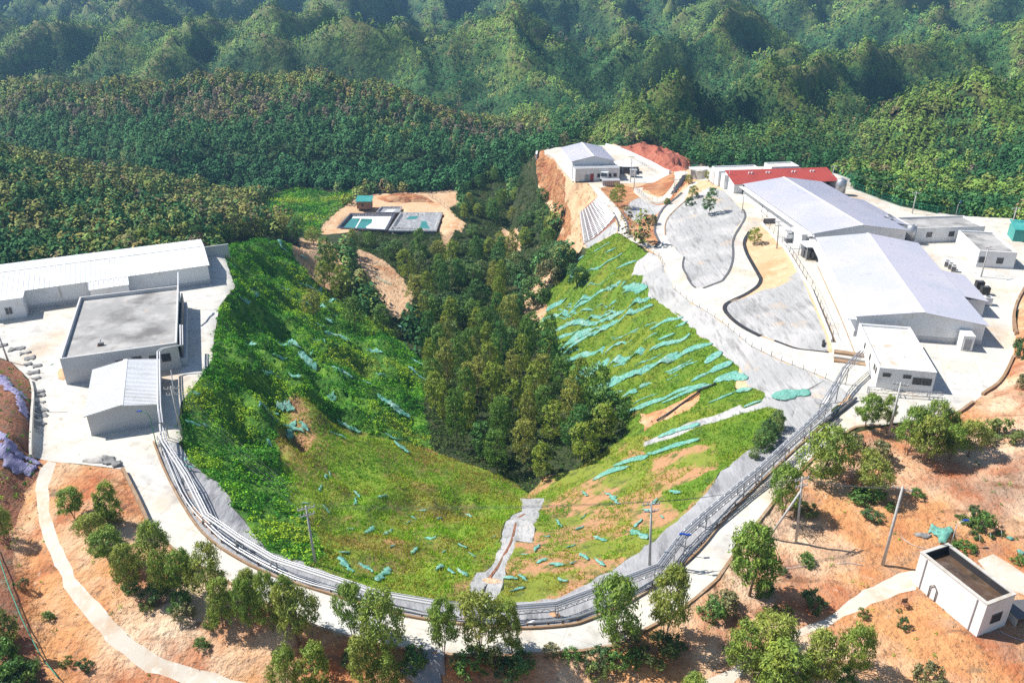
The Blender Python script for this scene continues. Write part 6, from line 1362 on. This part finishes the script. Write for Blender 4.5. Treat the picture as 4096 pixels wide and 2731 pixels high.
# cooling kit on the far warehouse side roof
for k, (u, v) in enumerate(((1395, 640), (1425, 625), (1440, 655))):
    p = Pz(*pxy('Z3', u, v), 6.6); t = thing('roof_unit', ('left', 'far', 'right')[k]+' dark cooling unit in the cluster beside the far warehouse roof', 'cooling unit', (p.x, p.y, 3), .2)
    MB().box(-.6, .6, -.5, .5, 2.6, 3.7).build('casing', M['grey_metal' if k else 'dark_grey'], t); MB().tube([(0, 0, 3.7), (0, 0, 3.78)], .38, 12).build('fan_grille', M['black'], t)
    for x in (-.5, .5): MB().bar((x, 0, 0), (x, 0, 2.6), .08).build('leg', M['steel'], t)
# gate posts
p = T('T2', 480, 345); t = thing('compound_gate', 'cream gateway at the top of the narrow gate road', 'gate', p, .05)
MB().box(-.3, .1, -.3, .3, 0, 3.0).build('pillar', M['concrete_wall'], t); MB().box(4.2, 4.6, -.3, .3, 0, 3.0).build('pillar', M['concrete_wall'], t); b = MB(); pitched(b, (-.8, -.7, 3.0), (5.0, -.7, 3.0), (5.0, .6, 3.5), (-.8, .6, 3.5), .6, .08, .04); b.build('roof', M['white_metal'], t); MB().box(.15, 4.15, -.05, .05, .1, 2.4).build('gate_leaf', M['concrete_wall'], t)
# red mound: a real heap
def heap(name, label, cat, tile, pts, h, mat, rough=.35, n=26):
    P = [T(tile, *q) for q in pts]; c = sum(P, Vector())/len(P); k = len(P); v = []; f = []
    for j in range(n):
        r = 1-j/(n-1)
        for i in range(48):
            t_ = i/48*k; a = P[int(t_) % k].lerp(P[(int(t_)+1) % k], t_ % 1); q = c.lerp(a, r); z = gz(q.x, q.y)
            hh = h*(1-r**1.6)+rough*h*float(ridged(q.x/5, q.y/5, 3, 66)-.5)*min(1, (1-r)*6); v.append((q.x, q.y, z+hh-.15*(r > .99)))
    for j in range(n-1):
        for i in range(48): f.append((j*48+i, j*48+(i+1) % 48, (j+1)*48+(i+1) % 48, (j+1)*48+i))
    me = npmesh(name, v, f, M[mat], smooth=True); return tag(link(name, me), label, cat)
heap('red_earth_heap', 'big raw red earth mound behind the far plant', 'earth mound', 'T1', [(1240, 170), (1400, 230), (1600, 330), (1780, 430), (1900, 435), (2060, 420), (2080, 330), (1950, 250), (1800, 180), (1600, 150), (1400, 140)], 3.2, 'red_soil', .7)
heap('cut_bank', 'orange cut bank behind the ponds on their sandy terrace', 'earth bank', 'T5', [(880, 270), (1000, 320), (1200, 330), (1400, 320), (1600, 330), (1500, 270), (1300, 240), (1000, 245)], 1.8, 'cut_soil', .8, 12)
heap('gravel_heap', 'small heap of yellowish broken bricks at the corner of the flat-roofed building', 'rubble', 'T8', [(670, 560), (680, 640), (740, 655), (800, 640), (800, 560), (780, 515), (690, 515)], .4, 'sand', .8, 8)
heap('rubble_heap', 'pale rubble pile at the head of the orange bank', 'rubble', 'Z4', [(490, 190), (490, 225), (560, 235), (640, 235), (660, 205), (600, 185)], .5, 'concrete_wall', .8, 8)
# ---------------------------------------------------------------- torn nets, sheets and loose things
M['teal_net'] = surf('teal_net', (.19, .47, .39), [((.38, .56, .49), .7, .5, .7, 6, .6, (1, .3, 1)), ((.03, .25, .20), 2.2, .56, .7, 6)], (3, .8, .08, .6, (1, .3, 1)), .7, trans=.15)
t_ = M['teal_net'].node_tree; src_ = t_.nodes['Material Output'].inputs[0].links[0].from_socket
tp_ = t_.nodes.new('ShaderNodeBsdfTransparent'); nz_ = t_.nodes.new('ShaderNodeTexNoise'); nz_.inputs['Scale'].default_value = 2.6; nz_.inputs['Detail'].default_value = 6
g_ = t_.nodes.new('ShaderNodeNewGeometry'); t_.links.new(g_.outputs['Position'], nz_.inputs['Vector']); mr_ = t_.nodes.new('ShaderNodeMapRange'); mr_.inputs[1].default_value = .44; mr_.inputs[2].default_value = .66; mr_.inputs[3].default_value = .05; mr_.inputs[4].default_value = .6
t_.links.new(nz_.outputs['Fac'], mr_.inputs[0]); mx_ = t_.nodes.new('ShaderNodeMixShader'); t_.links.new(mr_.outputs[0], mx_.inputs[0]); t_.links.new(src_, mx_.inputs[1]); t_.links.new(tp_.outputs[0], mx_.inputs[2]); t_.links.new(mx_.outputs[0], t_.nodes['Material Output'].inputs[0])
M['purple_net'] = surf('purple_net', (.26, .24, .40), [((.42, .40, .52), 1.4, .5, .68, 6, .8, (1, .2, 1)), ((.12, .10, .22), 1.1, .56, .7, 6)], (2.5, 1, .25, .8, (1, .25, 1)), .7)
M['grey_sheet'] = surf('grey_sheet', (.20, .20, .195), [((.34, .34, .33), 1.2, .5, .7, 6)], (3, .8, .1), .8)
def drape(name, label, cat, s, w, mat, group=None, lift=.10, wob=.35, thick=.03, step=.6, taper=True, amp=.12, rag=1.0):
    """a crumpled strip of net lying over the ground along a line"""
    pts = smooth_line([T(*c[:3]) for c in G(s)], 2); L_ = sum((b-a).length for a, b in zip(pts, pts[1:])); n = max(4, int(L_/step)); m = max(4, int(w/.28))
    d = [0]
    for a, b in zip(pts, pts[1:]): d.append(d[-1]+(b-a).length)
    v = []; sd = rnd.random()*50
    for i in range(n+1):
        t_ = i/n*d[-1]; k = max(j for j in range(len(d)) if d[j] <= t_+1e-6); k = min(k, len(pts)-2)
        c = pts[k].lerp(pts[k+1], (t_-d[k])/max(1e-6, d[k+1]-d[k])); dr = (pts[k+1]-pts[k]).xy.normalized(); nn = Vector((-dr.y, dr.x))
        u = i/n; env = (math.sin(math.pi*min(1, max(0, u)))**.4 if taper else 1)*(1+.35*float(vnoise(u*L_/3+sd, sd))+rag*(.6*float(vnoise(u*L_/1.1+sd, sd))+.45*float(vnoise(u*L_/.35+sd, sd))))
        sh = wob*float(vnoise(u*L_/4+sd, 3.3))+.5*rag*wob*float(vnoise(u*L_/.9+sd, 7.3))
        for j in range(m+1):
            a = (j/m-.5)*w*max(.06, env)*(1+.5*rag*float(vnoise(u*L_/.6+sd, j*2.0)))+sh; x, y = c.x+nn.x*a, c.y+nn.y*a
            z = gz(x, y)+lift+amp*(1+float(vnoise(x*1.3+sd, y*1.3)))*(.4+math.sin(math.pi*j/m)); v.append((x, y, z))
    V = np.array(v); low = V-np.array([0, 0, thick]); allv = np.vstack([V, low]); N_ = len(V); f = []
    for i in range(n):
        for j in range(m):
            a = i*(m+1)+j; f += [(a, a+1, a+m+2, a+m+1), (N_+a+m+1, N_+a+m+2, N_+a+1, N_+a)]
    bd = [i*(m+1) for i in range(n+1)]; be = [i*(m+1)+m for i in range(n+1)]
    for a, b in zip(bd, bd[1:]): f.append((a, b, N_+b, N_+a))
    for a, b in zip(be, be[1:]): f.append((b, a, N_+a, N_+b))
    for a in range(m): f.append((a+1, a, N_+a, N_+a+1)); e = n*(m+1)+a; f.append((e, e+1, N_+e+1, N_+e))
    o0 = allv[0].copy(); me = npmesh(name, allv-o0, f, M[mat], smooth=True); return tag(link(name, me, None, o0), label, cat, group)
STRIPS = """1.6|Z2 1410,1270 1480,1240 1545,1215
1.1|Z2 1340,1365 1480,1310 1620,1280
1.2|Z2 1350,1430 1530,1395 1700,1330 1890,1295
1.0|Z2 1550,1270 1680,1190 1770,1150
1.3|Z2 1420,1500 1600,1430 1750,1370 1900,1300 2100,1190
2.6|Z2 1500,1550 1560,1500 1650,1440 1740,1400
0.6|Z2 1660,1020 1760,990 1850,930 1940,885
0.8|Z2 1850,1115 1900,1095 1960,1075
0.9|Z2 1890,1000 1960,960 2040,930
2.0|Z2 1940,1125 2020,1120 2100,1130
1.5|C 160,690 260,640 400,600 560,540 720,490
1.8|C 240,740 400,690 560,640 690,560
1.6|C 100,610 250,570 400,520
1.4|C 100,580 200,500 330,430 500,340
1.0|C 0,460 120,430 250,390
1.1|C 0,400 150,360 300,260 430,210
1.7|C 170,670 300,615 480,560
1.2|C 430,860 600,800 830,715
1.4|C 30,350 80,325 125,308
1.1|C 680,580 760,545 860,520
0.9|Z2 1630,1100 1665,1085 1700,1080
0.8|Z2 1980,1310 2050,1270 2140,1255
0.8|Z2 1760,1560 1900,1510 2000,1490
1.0|Z2 2120,1410 2230,1350 2350,1325
1.1|Z2 2150,1550 2250,1500 2350,1480
0.4|Z2 1740,870 1800,840 1850,815
0.4|Z2 1810,890 1850,865 1890,845
0.9|Z2 1810,1260 1850,1230 1890,1210
1.3|Z2 1575,1080 1590,1000 1610,940 1670,900
0.5|Z2 1500,1330 1650,1290 1800,1240
0.5|Z2 1700,1420 1800,1390 1880,1350
0.8|Z2 2000,1230 2080,1200 2130,1190
0.9|T4 -200,760 -80,720 0,690
1.0|T4 0,620 70,590 140,560
0.9|T4 0,800 130,745 170,690
1.3|T4 -250,1060 0,975 200,850 420,810
2.6|T4 360,1050 450,960 560,920
2.0|T4 400,1150 520,1080 680,1020
1.0|T4 190,1265 300,1190 370,1160
0.8|T4 0,1440 250,1330 450,1290
2.8|T4 450,1270 600,1205 720,1200 850,1230
1.6|T4 700,1385 800,1350 910,1340
0.7|T4 380,1510 600,1420 700,1380
3.4|T4 1180,1470 1300,1400 1450,1390 1580,1420
0.6|T4 800,1560 920,1510 1020,1490
1.6|T6 840,50 950,15 1100,0
2.2|T6 900,230 1060,170 1300,100 1600,-10
1.2|T6 1440,250 1520,205 1620,200
1.2|T6 1480,440 1700,340 1900,290
1.0|T6 1900,340 2150,240 2352,130
1.9|T6 1850,740 2080,640 2352,590
1.7|T6 1080,1240 1300,1130 1520,1080
1.9|T6 1320,1080 1530,1000 1750,960
1.6|T6 1730,930 2000,850 2352,760"""
st = []
for ln in STRIPS.split('\n'):
    w, s = ln.split('|'); cs = G(s); ys = sum(pxy(*c[:3])[1] for c in cs)/len(cs); xs = min(pxy(*c[:3])[0] for c in cs); st.append((ys, float(w), s, xs))
st.sort()
big = ['narrow', 'medium-wide', 'wide']; cnt = {}
tot = len(st)
for i, (ys, w, s, xs) in enumerate(st):
    k = big[0 if w < .85 else (1 if w < 1.5 else 2)]; cnt[k] = cnt.get(k, 0)+1
    drape('net_strip', f"{k} teal net strip on the right slope, {ORD[min(19, cnt[k]-1)]} {k} one from the top", 'net', s, w*.95, 'teal_net', 'teal net strips on the right slope', lift=.12, step=.35, amp=.12, rag=.4)
rs = random.Random(5); SL = [(1270, 700), (1300, 630), (1420, 590), (1490, 640), (1560, 720), (1640, 810), (1690, 860), (1560, 920), (1450, 945), (1350, 920), (1300, 840)]
cn = 0; got = []
while cn < 22:
    x, y = rs.uniform(1240, 1700), rs.uniform(590, 950)
    if not bool(inpoly(SL, np.array([x]), np.array([y]))[0]): continue
    L_ = rs.uniform(25, 75); a = rs.uniform(.34, .5)
    e = (x+L_, y-L_*a)
    if not bool(inpoly(SL, np.array([e[0]]), np.array([e[1]]))[0]): continue
    got.append((y, x, L_, a, rs.uniform(.22, .62))); cn += 1
got.sort()
for i, (y, x, L_, a, w) in enumerate(got):
    side = 'left' if x < 1400 else ('middle' if x < 1500 else 'right'); cnt[side] = cnt.get(side, 0)+1
    drape('net_ribbon', f"thin wispy teal net ribbon, {ORD[min(19, cnt[side]-1)]} from top in the {side} part of the right slope", 'net', f"D {x},{y} {x+L_*.5},{y-L_*a*.5+rs.uniform(-3, 3)} {x+L_},{y-L_*a}", w, 'teal_net', 'teal net strips on the right slope', lift=.07, step=.3, amp=.1, rag=.9)
SCR = [("mixed", "on the near middle grass slope", "Z5 100,420,1 90,465,1 180,640,1.3 280,650,1.1 60,635,.8 500,520,1 600,570,1 780,540,.8 540,690,1.3 450,770,1.3 590,870,1.4 730,900,1.2 620,770,.6 730,740,1 800,790,.7 310,740,.7 20,785,1 30,850,2 150,870,1.6 260,910,2 440,565,.7 930,685,.6 410,600,.7 680,890,1 240,435,.9;Z4 1770,20,1.8 1760,80,1 1990,310,.8 1940,380,.7 2000,520,1.2 1860,475,1"),
       ("patchy", "on the near right patchy slope", "Z5 1330,600,1 1450,630,1.1 1580,690,1.2 1390,740,1.1 1190,750,1 1220,830,1.3 1310,850,1.7 1030,930,1.6 1060,1000,2 1110,930,1.3 1350,940,1.2 1250,680,1 1640,450,1.6 1570,840,1.3 1800,600,1.1 1480,800,1 1800,670,1.8 1900,470,1 1480,420,.9 1870,520,1 1110,790,.9 1410,840,.7 1950,560,.8 2020,415,1.2 1470,560,.5"),
       ("lush", "on the leafy left slope", "Z1 1920,320,3.2 1680,685,1.2 1730,630,2.6 2280,690,2.6 2260,770,2.4 2220,885,1.5 2270,835,1.6 1990,1020,3 1930,1085,1.8 1900,1215,1.8 2120,1115,2.6 2040,1230,1.4 1970,1430,2.4 1350,1350,1.3 1580,400,1.4 1600,460,1.2 2180,625,1.4 1895,1470,1 2100,410,1 2280,1370,1.2 1420,1568,1;D 905,935,4 925,1032,2.4 960,862,2 985,780,1.6 700,985,1.6 930,760,1.5 875,870,1.4 960,835,1.6;Z4 1160,270,1 1130,235,.8 1640,150,.7 1180,5,1.4")]
for nm, pl, s in SCR:
    it = sorted([(pxy(*c[:3]), c) for c in G(s)], key=lambda q: q[0][0]); cn_ = {}
    for j, (pp, c) in enumerate(it):
        w = c[3]; k = 'small' if w < 1.15 else ('middling' if w < 1.7 else 'large'); cn_[k] = cn_.get(k, 0)+1
        x, y = pp; L_ = w*rnd.uniform(7, 14); a = rnd.uniform(-1.2, .9) if nm != 'lush' else rnd.uniform(.2, .7)
        n_ = min(cn_[k]-1, 19); w *= .58; s2 = f"D {x-L_*math.cos(a)},{y-L_*math.sin(a)} {x},{y} {x+L_*math.cos(a)},{y+L_*math.sin(a)}"
        drape('net_scrap', f"{k} torn teal net scrap {pl}, {ORD[n_]} {k} from left", 'net', s2, w*.75, 'teal_net', 'teal net scraps in the bowl', lift=.13 if nm != 'lush' else .5, step=.16, amp=.10, wob=.45)
drape('net_heap', 'purple-blue net bundled over the upper part of the shaded left bank', 'net', "T8 -20,600 60,700 180,790 270,860", 1.7, 'purple_net', None, .08, .3, .04, .25, False, .13)
drape('net_heap', 'purple net tail hanging down the shaded left bank', 'net', "T8 230,830 270,950 290,1080", 1.0, 'purple_net', None, .1, .2, .04, .25, True, .12)
drape('net_heap', 'long purple-grey net running down to the path head', 'net', "T8 -40,1230 100,1400 250,1520 330,1568;Z4 180,200 240,250", 1.2, 'purple_net', None, .08, .3, .04, .25, True, .12)
drape('net_heap', 'spread of pale purple net at the left picture edge', 'net', "Z4 -40,120 40,200 130,260 230,270", 1.8, 'purple_net', None, .08, .3, .04, .25, True, .14)
LS = sorted([(rs.uniform(560, 900), rs.uniform(640, 1010)) for _ in range(22)])
for i, (x, y) in enumerate(LS):
    L_ = rs.uniform(22, 60); drape('net_ribbon', f"thin teal net line along a furrow, {ORD[min(19, i)]} from left on the leafy left slope", 'net', f"D {x},{y} {x+L_*.5},{y+L_*.2+rs.uniform(-3, 3)} {x+L_},{y+L_*.45}", rs.uniform(.25, .6), 'teal_net', 'teal net lines on the left slope', lift=.5, step=.3, amp=.1, rag=.9)
BAGS = "25,240,130 200,280,190 300,330,130 350,390,130 330,460,90 440,480,110 390,560,150 430,625,90 450,780,150 470,830,130 470,910,130 480,995,140 480,1065,140 430,1150,110"
for i, c in enumerate(BAGS.split()):
    u, v, wv = map(float, c.split(',')); p = T('T8', u, v); q = T('T8', u+wv/2, v-15)
    drape('grey_sheet', f"dark grey folded sheet lying by the left platform edge, {ORD[i]} from the back", 'sheet', f"T8 {u-wv/2},{v+12} {u},{v} {u+wv/2},{v-12}", 1.1, 'grey_sheet', 'grey sheets by the platform edge', .06, .1, .08, .25, False, .12)
drape('grey_sheet', 'crumpled dark sheet with rubble at the top of the ring road bank', 'sheet', "Z4 600,215 650,205 690,235 740,250", 1.6, 'grey_sheet', None, .08, .2, .08, .25, True, .25)
drape('grey_sheet', 'shiny crumpled grey sheet below the ring road at the bottom edge', 'sheet', "Z5 630,1430 560,1470 500,1520 460,1600", 3.2, 'dark_geotextile', None, .05, .4, .06, .35, False, .35)
drape('grey_sheet', 'dark sheet hanging beside the white gate road', 'sheet', "T1 2030,480 1980,560 1920,640 1890,690", 1.6, 'black_lining', None, .1, .1, .05, .5, False, .1)
drape('grey_sheet', 'dark net heap beside the vegetable patch', 'sheet', "Z6 1280,745 1330,750 1380,755", .7, 'grey_sheet', None, .04, .1, .05, .3, True, .15)
drape('net_tunnel', 'teal garden net spread by the vegetable patch', 'net', "Z6 1370,715 1420,735 1480,765", 2.6, 'teal_net', None, .1, .1, .03, .3, False, .3)
drape('net_scrap', 'teal net scrap on the pale soil right of the vegetable beds', 'net', "Z6 1790,765 1815,768 1840,772", .8, 'teal_net', None, .05, .1, .03, .2, True, .15)
drape('net_scrap', 'teal net scrap at the right edge above the tank house', 'net', "Z6 1850,840 1870,845 1894,850", 1.0, 'teal_net', None, .05, .1, .03, .2, True, .2)
drape('net_scrap', 'tiny green rag on the left platform concrete', 'net', "T8 590,468 610,464 632,460", .5, 'teal_net', None, .02, .05, .03, .15, True, .04)
# pipes and ropes on the ground
def ground_pipe(name, label, s, r, mat, lift=.1, cat='pipe'):
    pts = smooth_line(P3(s, lift+r, 2.0), 1); return pipe(name, label, pts, r, mat, cat)
ground_pipe('black_pipe', 'long black drain pipe lying down the right slope over bare soil', "T6 1840,550 2000,450 2180,320 2352,205;T4 250,1380 480,1290", .16, 'black', .1)
ground_pipe('dark_pipe', 'thick dark pipe resting along the ring road near the annex', "T7 0,1320 180,1190 370,1035", .22, 'dark_grey', .15)
ground_pipe('culvert_pipe', 'short dark culvert pipe end on the netted slope corner', "T4 1745,790 1735,850", .22, 'black', .1)
ground_pipe('hose', 'thin white hose looping over soil toward the tank house', "Z6 1210,755 1240,785 1290,810 1350,825", .03, 'pipe_white', .03, 'hose')
ground_pipe('hose', 'long faint hose trailing across the soil right of the road', "Z6 510,965 560,935 620,925 690,920", .03, 'pipe_white', .03, 'hose')
ground_pipe('hose', 'curved hose arc near the leaning pole', "Z6 860,905 920,900 1000,918", .03, 'pipe_white', .03, 'hose')
ground_pipe('hose', 'pale hose lying in front of the tank house', "Z6 1760,1280 1800,1305 1894,1335", .03, 'pipe_white', .03, 'hose')
ground_pipe('green_rope', 'green rope line running down the left bank', "Z4 -20,760 60,1000 150,1220 260,1430 370,1568", .05, 'green_paint', .5, 'rope')
ground_pipe('hose', 'thin hose across the left platform concrete', "T8 560,1018 640,1028 720,1026 800,1018", .025, 'dark_grey', .02, 'hose')
for k, (s, lb) in enumerate((("T4 640,470 1000,700", 'x'),)): pass
# log pile / brush heap
t = thing('brush_heap', 'heap of dead brown branches beside the strutted pole', 'brush', T('Z6', 710, 740))
for k in range(26):
    a = rnd.random()*3.14; c = Vector((rnd.uniform(-1.3, 1.3), rnd.uniform(-.8, .8), rnd.uniform(.05, .5))); d = Vector((math.cos(a), math.sin(a), rnd.uniform(-.15, .25)))*rnd.uniform(.6, 1.3)
    MB().tube([c-d, c+Vector((0, 0, .08)), c+d], [.035, .03, .015], 5).build('branch', M['bark'], t)
t = thing('fallen_branch', 'bare fallen branch lying on the left platform beside the grey sheets', 'branch', T('T8', 430, 560))
MB().tube([(-1.6, .5, .1), (0, 0, .15), (1.4, -.3, .1)], [.06, .05, .02], 6).build('limb', M['bark'], t); MB().tube([(.2, 0, .15), (1.1, .5, .25)], [.03, .01], 5).build('twig', M['bark'], t)
# odds and ends on the flat roof and round the tank house
p = Pz(*pxy('T8', 1190, 235), 5.8); t = thing('roof_debris', 'small dark motor lying on the flat concrete roof', 'motor', (p.x, p.y, 5.75), .3)
MB().tube([(-.4, 0, .25), (.4, 0, .25)], .25, 12).build('motor_body', M['dark_grey'], t); MB().box(-.55, .3, -.35, .35, 0, .06).build('base_plate', M['rust'], t); MB().tube([(-.1, .2, .5), (.1, .3, .95)], .1, 8).build('funnel', M['pipe_white'], t)
t = thing('rusty_frame', 'rusty open frame standing before the tank house path', 'frame', T('Z6', 1232, 1150), .2)
for x in (-.3, .3):
    for y in (-.25, .25): MB().bar((x, y, 0), (x, y, 1.05 if y > 0 else .6), .05).build('leg', M['rust'], t)
MB().box(-.33, .33, -.28, .28, .55, .62).build('seat', M['rust'], t); MB().box(-.33, .33, .24, .28, .62, 1.05).build('back', M['brown_wall'], t)
t = thing('side_shelter', 'dark low shelter roof behind the tank house at the right edge', 'shelter', T('Z6', 1850, 1260), .1)
MB().box(-.2, 4, 0, 2.4, 1.1, 1.2).build('roof', M['dark_grey'], t); MB().box(-.1, 0, .1, 2.3, 0, 1.1).box(0, 3.9, 2.2, 2.3, 0, 1.1).build('wall', M['concrete_wall'], t)
# vegetable beds
M['veg'] = surf('veg', (.12, .24, .03), [((.20, .28, .05), 3, .5, .7, 4)], (6, .8, .05))
for k, (s, lb) in enumerate((("Z6 1640,770 1760,745", 'front bed of bright vegetables under hoops'), ("Z6 1540,655 1610,735", 'left bed of bright vegetables by the blue lamp'), ("Z6 1585,675 1650,720", 'small back bed of vegetables below the bush'))):
    pts = P3(s, 0, .9); t = thing('vegetable_bed', lb, 'vegetable bed', pts[0])
    for j, q in enumerate(pts):
        for m_ in range(5):
            me = BUS[(j+m_) % 5][0]; o_ = link('plant', me, t, q-pts[0]+Vector((rnd.uniform(-.4, .4), rnd.uniform(-.3, .3), 0))); o_.scale = (.22, .22, .22); o_.rotation_euler = (0, 0, rnd.random()*6)
    if k == 0:
        for q in pts: MB().tube([q-pts[0]+Vector((math.cos(a_)*.45*.3, math.cos(a_)*.45, math.sin(a_)*.6)) for a_ in [math.pi*i/8 for i in range(9)]], .02, 5).build('hoop', M['pipe_white'], t)
# small soil spills and slabs of the drain
heap('soil_spill', 'orange soil washed over the lower part of the middle drain', 'soil spill', 'Z5', [(850, 935), (880, 960), (950, 962), (990, 955), (960, 935), (900, 925)], .25, 'soil', .8, 10)
heap('soil_spill', 'orange soil spilled on the grey netting below the truss', 'soil spill', 'Z5', [(1255, 1150), (1290, 1172), (1340, 1170), (1330, 1145), (1280, 1130)], .25, 'soil', .8, 10)
heap('soil_spill', 'orange soil patch by the left kerb under the raised pipes', 'soil spill', 'Z4', [(1145, 480), (1160, 520), (1220, 590), (1300, 660), (1330, 700), (1300, 640), (1240, 560), (1180, 490)], .2, 'soil', .8, 10)
# ---------------------------------------------------------------- air
hz = MB().box(-1490, 1490, -42, 1720, -150, 190).build('haze', None)
m = bpy.data.materials.new('haze'); m.use_nodes = True; t_ = m.node_tree; t_.nodes.remove(t_.nodes['Principled BSDF'])
pv = t_.nodes.new('ShaderNodeVolumePrincipled'); pv.inputs['Color'].default_value = (.32, .60, 1, 1); pv.inputs['Density'].default_value = .00019
pv.inputs['Anisotropy'].default_value = .2
t_.links.new(pv.outputs[0], t_.nodes['Material Output'].inputs['Volume']); hz.data.materials.clear(); hz.data.materials.append(m)
tag(hz, 'thin blue haze over the distant hills', 'haze', kind='stuff')
